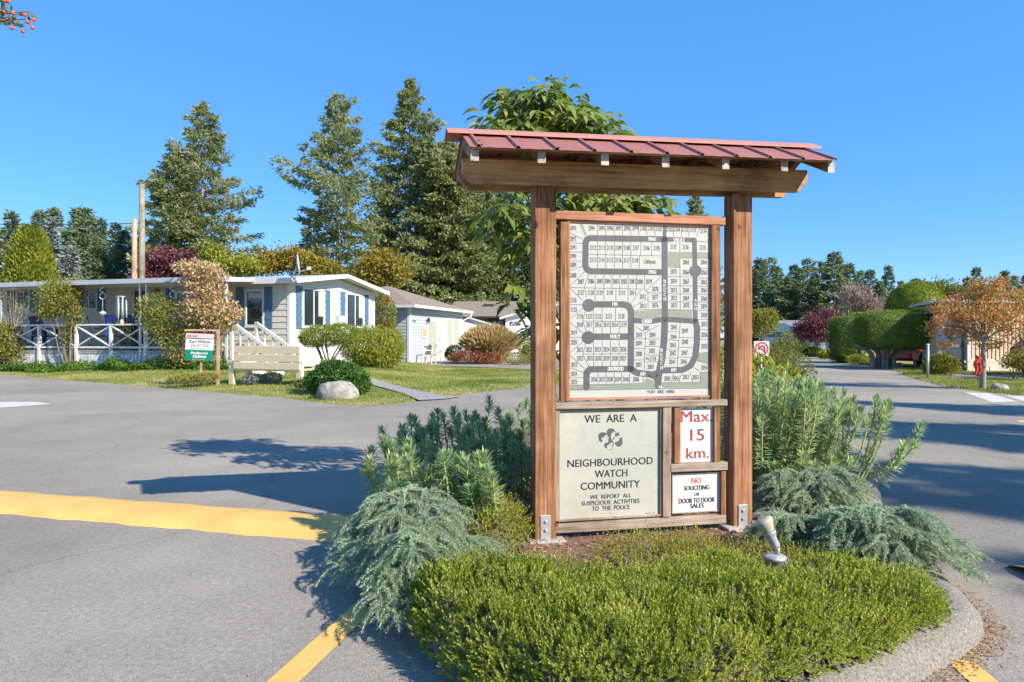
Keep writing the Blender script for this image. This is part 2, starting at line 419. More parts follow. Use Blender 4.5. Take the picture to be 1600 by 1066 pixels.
# leaves
L_CON = leafmat('conifer_needles', [(.09, .12, .05), (.18, .22, .085), (.29, .31, .13), (.38, .36, .18)], .4, nscale=.5)
L_COND = leafmat('dark_conifer_needles', [(.07, .105, .06), (.13, .18, .09), (.21, .25, .12)], .35, nscale=.5)
L_CONB = leafmat('blue_spruce_needles', [(.09, .12, .12), (.19, .23, .22), (.30, .33, .31)], .1, nscale=.6)
L_CONF = leafmat('far_conifer_needles', [(.085, .125, .07), (.16, .21, .10), (.26, .29, .13)], .35, nscale=.3)
L_ARB = leafmat('arborvitae', [(.08, .11, .012), (.17, .20, .02), (.28, .29, .04)], .25, nscale=1)
L_GOLD = leafmat('golden_leaves', [(.11, .12, .02), (.26, .21, .03), (.40, .27, .045)], .3, nscale=.8)
L_OLIVE = leafmat('olive_leaves', [(.06, .085, .02), (.14, .16, .035), (.25, .24, .06)], .3, nscale=1)
L_PLUM = leafmat('plum_leaves', [(.07, .02, .035), (.16, .05, .065), (.26, .11, .11)], .25, nscale=.8)
L_PINKB = leafmat('pinkish_twigs', [(.20, .14, .12), (.32, .24, .20), (.42, .34, .28)], .1, nscale=1)
L_DOG = leafmat('large_green_leaves', [(.06, .11, .025), (.13, .19, .04), (.24, .29, .07), (.40, .38, .14)], .35, nscale=2.5, rough=.4, spec=.4)
L_EUPH = leafmat('spurge_leaves', [(.16, .26, .13), (.26, .37, .19), (.40, .48, .24), (.50, .52, .18)], .4, nscale=5, mix=.3)
L_EUPHY = leafmat('spurge_lower_leaves', [(.13, .18, .03), (.30, .31, .06), (.46, .38, .08)], .3, nscale=4)
L_CED = leafmat('blue_cedar_needles', [(.18, .26, .205), (.29, .385, .275), (.43, .52, .345), (.53, .58, .31)], .4, nscale=7, mix=.3)
L_HEATH = leafmat('heath_leaves', [(.08, .135, .02), (.19, .265, .032), (.36, .39, .06), (.52, .47, .14)], .4, nscale=6, mix=.4)
L_HEATHY = leafmat('yellow_heath_leaves', [(.12, .15, .02), (.26, .27, .035), (.42, .38, .07)], .3, nscale=8, mix=.4)
L_HEDGE = leafmat('hedge_leaves', [(.05, .10, .02), (.11, .175, .03), (.20, .25, .05)], .25, nscale=3)
L_HEDGEY = leafmat('bright_hedge_leaves', [(.08, .12, .012), (.17, .22, .02), (.27, .30, .035)], .25, nscale=2)
L_SHRUB = leafmat('shrub_leaves', [(.025, .07, .015), (.06, .14, .025), (.12, .22, .04)], .25, nscale=4)
L_BAMB = leafmat('yellow_green_leaves', [(.12, .15, .02), (.26, .28, .035), (.38, .36, .06)], .3, nscale=3)
L_SALM = leafmat('salmon_leaves', [(.14, .20, .045), (.30, .29, .09), (.54, .34, .20), (.58, .40, .26), (.55, .48, .24)], .35, nscale=2.5)
L_VINE = leafmat('vine_leaves', [(.09, .12, .02), (.22, .23, .04), (.40, .32, .08)], .35, nscale=2.5)
L_ROWAN = leafmat('rowan_leaves', [(.15, .18, .045), (.28, .27, .07), (.46, .27, .10), (.55, .20, .08), (.50, .36, .18)], .35, nscale=2.0)
L_BERRY = plain('orange_berries', (.62, .13, .03), .4, var=.2, scale=30)
L_PHOT = leafmat('red_tipped_leaves', [(.08, .13, .02), (.20, .24, .04), (.45, .16, .08)], .3, nscale=4)
L_REDL = leafmat('red_low_leaves', [(.16, .055, .03), (.30, .10, .055), (.34, .22, .09)], .3, nscale=4)
L_PAMP = leafmat('dry_grass_blades', [(.30, .26, .07), (.46, .33, .15), (.60, .42, .26)], .25, nscale=3)
L_GRASS = leafmat('grass_blades', [(.09, .14, .025), (.16, .22, .04), (.32, .31, .10), (.50, .41, .20)], .35, nscale=.45, mix=.65)
L_DEAD = leafmat('dead_sprigs', [(.14, .09, .06), (.27, .19, .13), (.38, .30, .20)], .1, nscale=5)
L_HEDGELIT = leafmat('lit_hedge_leaves', [(.08, .13, .022), (.16, .22, .04), (.26, .31, .065)], .3, nscale=3)  # lighter hedge leaves: sunlight on the wide block put into the colour
L_GCOV = leafmat('ground_cover_leaves', [(.03, .08, .012), (.08, .17, .022), (.15, .25, .035)], .3, nscale=3)
from mathutils import geometry
def in_poly(P, poly):
    x, y = P[:, 0], P[:, 1]; r = np.zeros(len(P), bool); n = len(poly)
    for i in range(n):
        x0, y0 = poly[i][0], poly[i][1]; x1, y1 = poly[i - 1][0], poly[i - 1][1]
        if y0 == y1: continue
        c = ((y0 > y) != (y1 > y)) & (x < (x1 - x0) * (y - y0) / (y1 - y0) + x0)
        r ^= c
    return r
# ---------------------------------------------------------------- ground, roads, kerb
gm = MB(); gm.add([(-900, -60, -.012), (900, -60, -.012), (900, 1500, -.012), (-900, 1500, -.012)], [(0, 1, 2, 3)])
gm.build('ground', M_GRASSG, kind='structure')
road = [(-45, -8, 0), (-45, 36, 0), G(-200, 575), G(0, 585), G(140, 597), G(300, 610), G(440, 622), G(520, 632), G(590, 634), G(650, 628), G(700, 620.5),
        G(760, 612), G(828, 605.5), (2.2, 17.5, 0), (4, 21, 0), (9.3, 30, 0), (18.5, 50, 0), G(1228, 545), (90, 190, 0), (100, 190, 0), G(1296, 548), G(1345, 565), G(1392, 576), G(1425, 590), G(1480, 604),
        G(1540, 612), G(1600, 618), (13, 12.6, 0), (30, 11.5, 0), (45, 11, 0), (45, -8, 0)]
poly_sheet('road', road, M_ASPH, z=0.0)
poly_sheet('driveway', [G(560, 567), G(650, 570.5), G(760, 574.5), G(860, 579.5), (5, 25, 0), (7, 29, 0), (7, 40.0, 0), G(720, 560), G(640, 566.5), G(560, 564)], M_ASPH, z=0.012)
poly_sheet('driveway', [G(1458, 583.5), G(1600, 586.5), G(1750, 588), (26, 19.5, 0), G(1600, 592.5), G(1490, 592)], M_ASPH, z=0.004)
LB = [(-60, 36), G(-200, 575), G(0, 585), G(140, 597), G(300, 610), G(440, 622), G(520, 632), G(590, 634), G(650, 628), G(700, 620.5), G(760, 612), G(828, 605.5), (2.2, 17.5), (2, 34), (-60, 42)]
LB = [(p[0], p[1]) for p in LB]
def sms(t): t = np.clip(t, 0, 1); return t * t * (3 - 2 * t)
def TZ(P):
    P = np.atleast_2d(np.asarray(P, float))[:, :2]; D = np.full(len(P), 1e9)
    for i in range(len(LB) - 4):
        a = np.array(LB[i]); b = np.array(LB[i + 1]); ab = b - a; t_ = np.clip(((P - a) @ ab) / (ab @ ab), 0, 1); D = np.minimum(D, np.linalg.norm(P - (a + t_[:, None] * ab), axis=1))
    D = np.where(in_poly(P, LB), D, 0)
    return .22 * sms(D / 3.5) * sms((-P[:, 0] - 2.6) / 2.6) * (1 - sms((P[:, 1] - 29) / 4))
def GT(u, v):
    z = 0.0
    for _ in range(12):
        p = G(u, v, z); z = .5 * z + .5 * float(TZ([p])[0])
    return G(u, v, z)
gx_ = np.arange(-40, 2.2, .4); gy_ = np.arange(12.5, 34.5, .4); GXX, GYY = np.meshgrid(gx_, gy_); PP = np.c_[GXX.ravel(), GYY.ravel()]; ZZ = TZ(PP); idx = np.arange(len(PP)).reshape(GXX.shape)
Q = np.stack([idx[:-1, :-1], idx[:-1, 1:], idx[1:, 1:], idx[1:, :-1]], -1).reshape(-1, 4); Q = Q[ZZ[Q].max(1) > 0]
link('lawn', mesh_np('lawn', np.c_[PP, ZZ - .010], Q, M_GRASSG, True), kind='structure')
def drape(pts, dz): return [(p[0], p[1], float(TZ([p])[0]) + dz) for p in pts]
poly_sheet('path', drape([G(570, 598.5), G(600, 601), G(645, 610), G(690, 618.5), G(720, 621), G(694, 625), G(655, 627), G(628, 615), G(597, 608), G(565, 603.5)], .02), M_PATH)
# painted markings
def sheetquad(name, pts, mat, z=.004, label=None):
    return poly_sheet(name, pts, mat, z=z)
def painted(pts, label, cat='road marking', name='road_marking', mat=None, group=None):
    o = poly_sheet(name, pts, mat, z=.004, kind=None); tag(o, label, cat, group); return o
A = Vector(G(570, 948)); B = Vector(G(443, 1066)); d = (B - A).normalized(); B = A + d * 3.2; n = Vector((-d.y, d.x, 0))
painted([A + n * .055, A - n * .055, B - n * .06, B + n * .06], 'straight yellow centre line running from blue-green cedar to bottom edge', mat=M_YEL)
A = Vector(G(1490, 1026)); B = A + Vector((-.22, -1.4, 0)); 
painted([G(1476, 1030), G(1522, 1036), Vector(G(1522, 1036)) + Vector((-.12, -1.2, 0)), Vector(G(1476, 1030)) + Vector((-.16, -1.2, 0))], 'short yellow painted patch beside kerb at bottom right corner', mat=M_YEL)
painted([G(-80, 628.5), G(55, 628.5), G(82, 631.5), G(0, 637.5), G(-80, 641)], 'white crosswalk bar on asphalt at left edge', mat=M_WPAINT, group='white crosswalk bars')
painted([G(1507, 613.5), G(1545, 615), G(1592, 628), G(1550, 629)], 'whole white crosswalk bar below orange berry tree', mat=M_WPAINT, group='white crosswalk bars')
painted([G(1570, 618.5), G(1610, 619.5), G(1640, 630), G(1606, 629)], 'partly cut off white crosswalk bar at right edge', mat=M_WPAINT, group='white crosswalk bars')
painted([G(1590, 657.5), G(1640, 657), G(1640, 661.5), G(1590, 660)], 'thin yellow line end at right edge beyond tree shadows', mat=M_YEL)
# raised yellow hump crossing the road, interrupted by the island
def hump(x0, x1, label):
    mb = MB(); mb.smooth = True
    def cy(x): return 5.02 + (x + 3.76) * -.265
    xs = np.linspace(x0, x1, 60); prof = [(-.27, -.006), (-.23, .022), (-.12, .042), (0, .048), (.12, .042), (.23, .022), (.27, -.006)]
    b = 0
    for x in xs:
        for (o, z) in prof:
            j = .012 * math.sin(x * 9.1 + o * 20) + .008 * math.sin(x * 23.7)
            mb.v.append((x, cy(x) + o * 1.03 + (j if abs(o) > .2 else 0), z))
    k = len(prof)
    for i in range(len(xs) - 1):
        for j in range(k - 1): mb.face([i * k + j, (i + 1) * k + j, (i + 1) * k + j + 1, i * k + j + 1])
    o = mb.build('speed_hump', M_YEL); tag(o, label, 'speed hump', 'yellow speed humps either side of island')
hump(-9, -.95, 'long yellow painted raised hump crossing asphalt left of island')
hump(2.60, 8, 'yellow painted hump just visible at right edge beyond cedar')

# island
isl = [(.45, 1.96), (.8, 2.02), (1.12, 2.2), (1.42, 2.40), (1.70, 2.58), (1.93, 2.78), (2.03, 3.02), (2.18, 3.7), (2.5, 4.6), (2.9, 5.4), (3.45, 6.6), (4.1, 8.5), (4.8, 10.5), (4.7, 12.3),
       (3.2, 13.0), (1.3, 11.6), (.1, 9), (-.6, 7), (-1.0, 5.6), (-1.08, 4.6), (-.95, 3.8), (-.64, 3.15), (-.30, 2.65), (-.04, 2.3), (.20, 2.03)]
def chaikin(P, k=3):
    P = [np.array(p, float) for p in P]
    for _ in range(k):
        Q = []
        for i in range(len(P)):
            a, b = P[i], P[(i + 1) % len(P)]
            Q += [a * .75 + b * .25, a * .25 + b * .75]
        P = Q
    return P
isl = chaikin(isl, 3); NI = len(isl)
isl_n = []
for i in range(NI):
    t = isl[(i + 1) % NI] - isl[i - 1]; t /= np.linalg.norm(t); isl_n.append(np.array((-t[1], t[0])))   # inward for ccw
kb = MB(); kb.smooth = True
prof = [(-.012, -.004), (.0, .04), (.035, .08), (.08, .098), (.14, .100), (.175, .088), (.19, .03)]
for i in range(NI):
    for (o, z) in prof:
        p = isl[i] + isl_n[i] * (o + .004 * math.sin(i * 1.7)); kb.v.append((p[0], p[1], z + .003 * math.sin(i * 2.3 + o * 30)))
k = len(prof)
for i in range(NI):
    for j in range(k - 1):
        i2 = (i + 1) % NI; kb.face([i * k + j, i2 * k + j, i2 * k + j + 1, i * k + j + 1])
kb.build('kerb', M_KERB, kind='structure')
ISLZ = .10
poly_sheet('island_soil', [(isl[i] + isl_n[i] * .17).tolist() + [0] for i in range(NI)], M_SOIL, z=ISLZ - .012)
isl_in = [isl[i] + isl_n[i] * .17 for i in range(NI)]
P = np.c_[RG.uniform(-1.1, 4, 26000), RG.uniform(2.2, 8, 26000)]; P = P[in_poly(P, isl_in)]
n = len(P); P3 = np.c_[P, ISLZ - .008 + RG.uniform(0, .018, n)]
D = unit(np.c_[RG.normal(size=(n, 2)), RG.normal(0, .25, n)])
V, Q = diamonds(P3, D, RG.uniform(.012, .04, n), RG.uniform(.005, .013, n), Nn=unit(np.c_[RG.normal(0, .4, (n, 2)), np.ones(n)]))
link('bark_mulch', mesh_np('bark_mulch', V, Q, M_CHIP), kind='stuff')
# litter in the gutter and on the road
pts = []
for i in range(NI):
    p = isl[i]
    if p[1] < 4.0 and p[0] > 1.0:
        m = 40 if p[0] > 1.5 else 22
        for _ in range(m): pts.append(p - isl_n[i] * abs(random.gauss(.0, .045)) + np.array([random.gauss(0, .02), random.gauss(0, .02)]))
    elif p[1] < 3.4:
        for _ in range(6): pts.append(p - isl_n[i] * abs(random.gauss(.0, .08)))
for _ in range(420): pts.append(np.array([random.uniform(-4, 4.5), random.uniform(2.2, 9)]))
for _ in range(260): pts.append(np.array([random.gauss(2.3, .5), random.gauss(2.9, .6)]))
P = np.array(pts); P = P[~in_poly(P, [q.tolist() for q in isl])]
n = len(P); P3 = np.c_[P, RG.uniform(.003, .008, n)]
V, Q = diamonds(P3, unit(np.c_[RG.normal(size=(n, 2)), np.zeros(n)]), RG.uniform(.008, .026, n), RG.uniform(.003, .008, n), Nn=unit(np.c_[RG.normal(0, .2, (n, 2)), np.ones(n)]))
link('fallen_litter', mesh_np('fallen_litter', V, Q, M_DEBRIS), kind='stuff')
# grass blades
def blades(name, poly, n, h=(.03, .07), w=.014, keep=None):
    xs = [p[0] for p in poly]; ys = [p[1] for p in poly]
    P = np.c_[RG.uniform(min(xs), max(xs), n * 3), RG.uniform(min(ys), max(ys), n * 3)]
    P = P[in_poly(P, poly)]
    if keep is not None: P = P[keep(P)]
    P = P[:n]; m = len(P)
    P3 = np.c_[P, TZ(P) - .01]
    D = unit(np.c_[RG.normal(0, .45, (m, 2)), np.ones(m)])
    V, Q = diamonds(P3, D, RG.uniform(h[0], h[1], m), w, wide=.35)
    link(name, mesh_np(name, V, Q, L_GRASS), kind='stuff')
lawnA = [G(-60, 579), G(0, 584.5), G(140, 596.5), G(300, 609.5), G(440, 621.5), G(520, 631.5), G(590, 633.5), G(650, 627), G(628, 615), G(565, 603), G(540, 585), G(350, 580), G(200, 578), G(0, 575), G(-60, 573)]
lawnB = [G(600, 600.5), G(690, 617.5), G(705, 619), G(760, 611.5), G(835, 604), G(900, 596), G(860, 580.5), G(760, 575.5), G(640, 571.5), G(560, 569), G(560, 590)]
blades('grass', lawnA, 80000, (.03, .075), .013)
blades('grass', lawnB, 60000, (.03, .07), .016)
lawnC = [G(1392, 576.5), G(1425, 591), G(1480, 605), G(1540, 613), G(1600, 619), G(1680, 621), G(1680, 592), G(1600, 593), G(1490, 592.5), G(1458, 583), G(1400, 574)]
lawnD = [G(1458, 583), G(1700, 587.5), G(1700, 580), G(1480, 578)]
blades('grass', lawnC, 40000, (.04, .11), .015)
blades('grass', lawnD, 25000, (.05, .09), .02)
# ---------------------------------------------------------------- notice board in the island
TH = math.radians(11.8); SO = Vector((.126, 3.74, 0)); SE = Vector((math.cos(TH), math.sin(TH), 0)); SN = Vector((-math.sin(TH), math.cos(TH), 0))
def SP(u, v, d):           # pixel -> (s, z) on the board plane at depth d
    k = (u - 800) / F; ox = SO.x + SN.x * d; oy = SO.y + SN.y * d
    s = (k * oy - ox) / (SE.x - k * SE.y); Y = oy + s * SE.y
    return s, CH - (v - HZ) / F * Y
board = thing('notice_board', 'tall cedar notice board with red metal roof, street plan and white notices', 'notice board', SO, TH)
PW = .121; PD = .115; PT = 2.05; PB = .085
# text tools
_tc = {}
def glyphs(s, bold):
    key = (s, bold)
    if key in _tc: return _tc[key]
    cu = bpy.data.curves.new('t', 'FONT'); cu.body = s; cu.size = 1; cu.offset = bold; cu.resolution_u = 3
    ob = bpy.data.objects.new('t', cu); COL.objects.link(ob)
    dg = bpy.context.evaluated_depsgraph_get(); ev = ob.evaluated_get(dg); me = ev.to_mesh()
    V = np.array([v.co[:] for v in me.vertices]); Fs = [tuple(p.vertices) for p in me.polygons]
    ev.to_mesh_clear(); bpy.data.objects.remove(ob); bpy.data.curves.remove(cu)
    _tc[key] = (V, Fs); return V, Fs
CAPH = {}
def capheight(bold):
    if bold not in CAPH:
        V, _ = glyphs('H', bold); CAPH[bold] = (V[:, 1].min(), V[:, 1].max())
    return CAPH[bold]
def put_text(mb, s, x0, x1, zb, zt, fn, bold=.01, slant=0.0):
    """fit s between x0..x1 and zb..zt; fn(x,z)->xyz"""
    V, Fs = glyphs(s, 0.0)
    if not len(V): return
    c0, c1 = capheight(0.0); a0, a1 = V[:, 0].min(), V[:, 0].max()
    X = x0 + (V[:, 0] - a0) / (a1 - a0) * (x1 - x0); Z = zb + (V[:, 1] - c0) / (c1 - c0) * (zt - zb)
    X = X + slant * (Z - zb)
    sh = bold * (zt - zb) * 1.6
    for q, dx in enumerate((0.0,) if bold < .004 else (-sh, sh)):
        mb.add([fn(x + dx, z + q * 1e-4) for x, z in zip(X, Z)], Fs)
def sign_text(mb, s, u0, u1, vb, vt, d, bold=.01):
    uc = (u0 + u1) / 2
    s0 = SP(u0, vb, d)[0]; s1 = SP(u1, vb, d)[0]; zb = SP(uc, vb, d)[1]; zt = SP(uc, vt, d)[1]
    put_text(mb, s, s0, s1, zb, zt, lambda x, z: (x, d - (z * 1e3 % .1) * 0, z), bold)
# posts
def post(s0, lab=None):
    mb = MB()
    n = 14
    for i in range(n):
        z0 = PB + (PT - PB) * i / n; z1 = PB + (PT - PB) * (i + 1) / n
        mb.v += []
    mb.box(s0, s0 + PW, 0, PD, PB, PT)
    o = mb.build('post', W_POST, board, bevel=.006); return o
s1p = SP(1147, 800, 0)[0]
pl = post(0.0); pr = post(s1p - .002)
SR = s1p - .002
# steel brackets with bolts
for (s0, w) in ((.030, .058), (SR + .028, .058)):
    mb = MB(); mb.box(s0, s0 + w, -.006, -.0005, .10, .232)
    o = mb.build('bracket', M_GALV, board, bevel=.0015)
    mb = MB()
    for z in (.150, .198): mb.lathe([(.009, 0), (.009, .006), (.006, .009)], (s0 + w / 2, -.006, z), (0, -1, 0), 6)
    mb.build('bolt', M_GALV, o)
    mb = MB(); mb.box(s0, s0 + w, PD + .0005, PD + .006, .10, .232); mb.build('bracket', M_GALV, board)
# footing
mb = MB(); mb.box(SR - .06, SR + .20, -.05, .17, .02, .108); mb.build('footing', M_CONC, board, bevel=.01)
mb = MB(); mb.box(-.04, .17, -.04, .16, .02, .100); mb.build('footing', M_CONC, board, bevel=.01)
# tilt of the roof frame (it sits slightly higher at the right)
KT = .020
def rz(s, z): return z + KT * s
def slbox(mb, s0, s1, d0, d1, z0, z1):     # box following the tilt
    mb.hexa([(s0, d0, rz(s0, z0)), (s1, d0, rz(s1, z0)), (s1, d1, rz(s1, z0)), (s0, d1, rz(s0, z0)), (s0, d0, rz(s0, z1)), (s1, d0, rz(s1, z1)), (s1, d1, rz(s1, z1)), (s0, d1, rz(s0, z1))])
BB = SP(848, 289, -.042)[1]; BT = SP(760, 247, -.042)[1]
bs0 = SP(722, 270, -.042)[0]; bs1 = SP(1262, 270, -.042)[0]
for (d0, d1) in ((-.042, -.002), (PD + .002, PD + .042)):
    mb = MB(); c = .055
    poly = [(bs0, BT), (bs0, BB + c * 1.1), (bs0 + c, BB), (bs1 - c, BB), (bs1, BB + c * 1.1), (bs1, BT)]
    mb.prism([(a, rz(a, z)) for a, z in poly], lambda a, z, t: (a, t, z), d0, d1)
    mb.build('beam', W_BEAM, board, bevel=.003)
# roof geometry
RDC = PD / 2; RUN = .335; ZE = 2.165; ZRI = 2.328; sL = -.400; sR = 1.675
pit = math.atan2(ZRI - ZE, RUN)
# rafters
rs = [SP(742, 240, -.24)[0]] + [SP(u, 240, -.24)[0] for u in (847, 946, 1041, 1135, 1227, 1300)]
def rz2(s, dd, zz): return (s, dd, rz(s, zz))
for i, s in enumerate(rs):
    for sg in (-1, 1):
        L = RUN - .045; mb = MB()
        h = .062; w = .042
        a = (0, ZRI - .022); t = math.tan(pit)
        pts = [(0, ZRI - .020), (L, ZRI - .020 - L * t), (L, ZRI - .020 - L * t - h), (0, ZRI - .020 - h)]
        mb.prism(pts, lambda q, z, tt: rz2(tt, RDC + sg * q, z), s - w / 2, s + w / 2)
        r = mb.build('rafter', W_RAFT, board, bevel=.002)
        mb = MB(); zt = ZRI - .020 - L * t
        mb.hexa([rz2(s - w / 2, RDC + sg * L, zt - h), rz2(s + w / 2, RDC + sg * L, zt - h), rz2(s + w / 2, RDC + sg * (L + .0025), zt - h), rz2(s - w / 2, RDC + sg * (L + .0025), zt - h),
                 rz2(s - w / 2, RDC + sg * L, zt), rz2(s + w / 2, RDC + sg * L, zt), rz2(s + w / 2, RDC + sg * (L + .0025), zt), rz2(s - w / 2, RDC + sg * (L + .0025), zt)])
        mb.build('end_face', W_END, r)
# battens (purlins) below sheets
for sg in (-1, 1):
    for q in (.07, .18, .28):
        mb = MB(); t = math.tan(pit); zc = ZRI - q * t
        p = [(q - .03, zc + .03 * t - .004), (q + .03, zc - .03 * t - .004), (q + .03, zc - .03 * t - .019), (q - .03, zc + .03 * t - .019)]
        P8 = []
        for s in (sL + .02, sR - .02): P8.append([rz2(s, RDC + sg * a, z) for a, z in p])
        mb.add(P8[0] + P8[1], [(0, 1, 2, 3), (7, 6, 5, 4), (0, 4, 5, 1), (1, 5, 6, 2), (2, 6, 7, 3), (3, 7, 4, 0)])
        mb.build('batten', W_BEAM, board)
# roof sheets with standing ribs
nr = 11
ribs = np.linspace(sL + .045, sR - .02, nr)
for sg in (-1, 1):
    mb = MB(); t = math.tan(pit)
    xs = [sL]
    for r in ribs:
        for o_, z_ in ((-.014, 0), (-.007, .014), (.007, .014), (.014, 0)): xs.append((r + o_, z_))
    xs = [(sL, 0)] + xs[1:] + [(sR, 0)]
    # light corrugation between ribs
    full = []
    for i in range(len(xs) - 1):
        full.append(xs[i])
        if xs[i + 1][0] - xs[i][0] > .05:
            m = 4
            for k_ in range(1, m):
                full.append((xs[i][0] + (xs[i + 1][0] - xs[i][0]) * k_ / m, .0015 * (k_ % 2)))
    full.append(xs[-1])
    for (q) in (0.0, RUN):
        for (s, z) in full: mb.v.append(rz2(s, RDC + sg * q, ZRI - q * t + z))
    m = len(full)
    for (q) in (0.0, RUN):
        for (s, z) in full: mb.v.append(rz2(s, RDC + sg * q, ZRI - q * t + z - .0025))
    for i in range(m - 1):
        mb.face([i, i + 1, m + i + 1, m + i]); mb.face([2 * m + i, 3 * m + i, 3 * m + i + 1, 2 * m + i + 1]); mb.face([m + i, m + i + 1, 3 * m + i + 1, 3 * m + i])
    mb.face([0, m, 3 * m, 2 * m]); mb.face([m - 1, 3 * m - 1, 4 * m - 1, 2 * m - 1])
    sh = mb.build('roof_sheet', M_ROOF, board)
    mb = MB()
    for r in ribs[::2]:
        for q in (.30, .19): mb.lathe([(.006, 0), (.006, .003), (.004, .007)], rz2(r + .022, RDC + sg * q, ZRI - q * t), (0, sg * math.sin(pit), math.cos(pit)), 6)
    mb.build('screws', M_DARK, sh)
# ridge cap
mb = MB(); c0 = SP(697, 203, RDC)[0]; c1 = SP(1271, 228, RDC)[0]; t = math.tan(pit)
pr_ = [(-.085, ZRI - .085 * t + .020), (-.078, ZRI - .078 * t + .024), (-.012, ZRI + .022), (0, ZRI + .027), (.012, ZRI + .022), (.078, ZRI - .078 * t + .024), (.085, ZRI - .085 * t + .020)]
for s in (c0, c1):
    for (a, z) in pr_: mb.v.append(rz2(s, RDC + a, z))
for s in (c0, c1):
    for (a, z) in pr_: mb.v.append(rz2(s, RDC + a, z - .003))
k = len(pr_)
for i in range(k - 1): mb.face([i, i + 1, k + i + 1, k + i]); mb.face([2 * k + i, 3 * k + i, 3 * k + i + 1, 2 * k + i + 1])
for i in (0, k - 1): mb.face([i, k + i, 3 * k + i, 2 * k + i])
mb.face([0] + list(range(0, k)) [1:] + [2 * k + i for i in range(k)][::-1]); mb.face(list(range(k, 2 * k)) + [3 * k + i for i in range(k)][::-1])
mb.build('ridge_cap', M_CAP, board, recalc=True)

# frame members given by pixels
def fbox(name, u0, v0, u1, v1, d0, d1, mat, bevel=.0025, shave=0.0):
    uc = (u0 + u1) / 2; vc = (v0 + v1) / 2
    s0 = SP(u0, vc, d0)[0]; s1 = SP(u1, vc, d0)[0]; za = SP(uc, v1, d0)[1]; zb = SP(uc, v0, d0)[1]
    mb = MB(); mb.box(s0, s1, d0, d1, za, zb)
    return mb.build(name, mat, board, bevel=bevel)
sPl = PW; 
fbox('rail', 868, 333.5, 1134, 347, .012, .055, W_RAIL)
fbox('rail', 867.5, 627, 1137, 637, .004, .060, W_GREYH)
fbox('rail', 868.5, 812, 1135, 826, .012, .055, W_GREYH).name = 'rail'
fbox('stile', 876, 346.5, 889, 627, .016, .050, W_POST)
fbox('stile', 1112, 352, 1126, 627, .016, .050, W_POST)
fbox('stile', 1036, 637, 1048.5, 808, .010, .055, W_GREYV)
fbox('stile', 868.5, 637, 875, 815, .016, .050, W_GREYV)
fbox('rail', 1048.5, 724, 1137.5, 736.5, .006, .057, W_GREYH)
fbox('stile', 1054, 637, 1063.5, 724, .014, .050, W_POST)
fbox('stile', 1116.5, 637, 1125.5, 724, .014, .050, W_POST)
fbox('stile', 1127, 736.5, 1134.5, 806, .014, .050, W_POST)
def moulding(u0, v0, u1, v1, wpx, d0, d1, mat):
    z0 = SP((u0 + u1) / 2, v1, d0)[1]; z1 = SP((u0 + u1) / 2, v0, d0)[1]; s0 = SP(u0, v0, d0)[0]; s1 = SP(u1, v0, d0)[0]
    w = wpx * 3.9 / F; mb = MB()
    mb.box(s0 - w, s0, d0, d1, z0 - w, z1 + w); mb.box(s1, s1 + w, d0, d1, z0 - w, z1 + w)
    mb.box(s0 + .0005, s1 - .0005, d0 + .001, d1, z1, z1 + w - .0005); mb.box(s0 + .0005, s1 - .0005, d0 + .001, d1, z0 - w + .0005, z0)
    return mb.build('moulding', mat, board, bevel=.001)
DP = .034
def panel(name, u0, v0, u1, v1, mat, d=DP, label=None):
    uc = (u0 + u1) / 2
    s0 = SP(u0, v0, d)[0]; s1 = SP(u1, v0, d)[0]; z0 = SP(uc, v1, d)[1]; z1 = SP(uc, v0, d)[1]
    mb = MB(); mb.box(s0 - .004, s1 + .004, d, d + .010, z0 - .004, z1 + .004)
    o = mb.build(name, mat, board)
    if label: o['label'] = label
    return o
mp = panel('map_panel', 889.5, 350, 1111.5, 620.5, M_SIGNW, label='street plan panel with grey roads and numbered lots')
moulding(890.5, 351, 1110, 620, 3.6, .024, .044, W_RAIL)
wp = panel('watch_panel', 875.5, 641, 1031.5, 808.5, M_AGED, label='aged white neighbourhood watch notice')
moulding(875, 641, 1032, 808.5, 3.0, .020, .044, W_GREYV)
xp = panel('speed_panel', 1064.5, 639.5, 1115, 721, M_SIGNW2, label='white maximum speed notice with red lettering')
np_ = panel('soliciting_panel', 1052, 741, 1126, 800, M_SIGNW2, label='white no soliciting notice')
moulding(1051.5, 740.5, 1127, 800, 1.6, .024, .044, W_GREYV)
mb = MB()
for (u, v) in ((954, 646.5), (954, 801)):
    s, z = SP(u, v, DP); mb.lathe([(.0035, 0), (.0035, .002), (.0015, .003)], (s, DP, z), (0, -1, 0), 8)
mb.build('screws', M_GALV, wp)
mb = MB()
for (u, v) in ((1056, 797), (1122, 797), (1056, 744)):
    s, z = SP(u, v, DP); mb.lathe([(.003, 0), (.003, .002), (.0015, .003)], (s, DP, z), (0, -1, 0), 8)
mb.build('screws', M_GALV, np_)
DT = DP - .0012
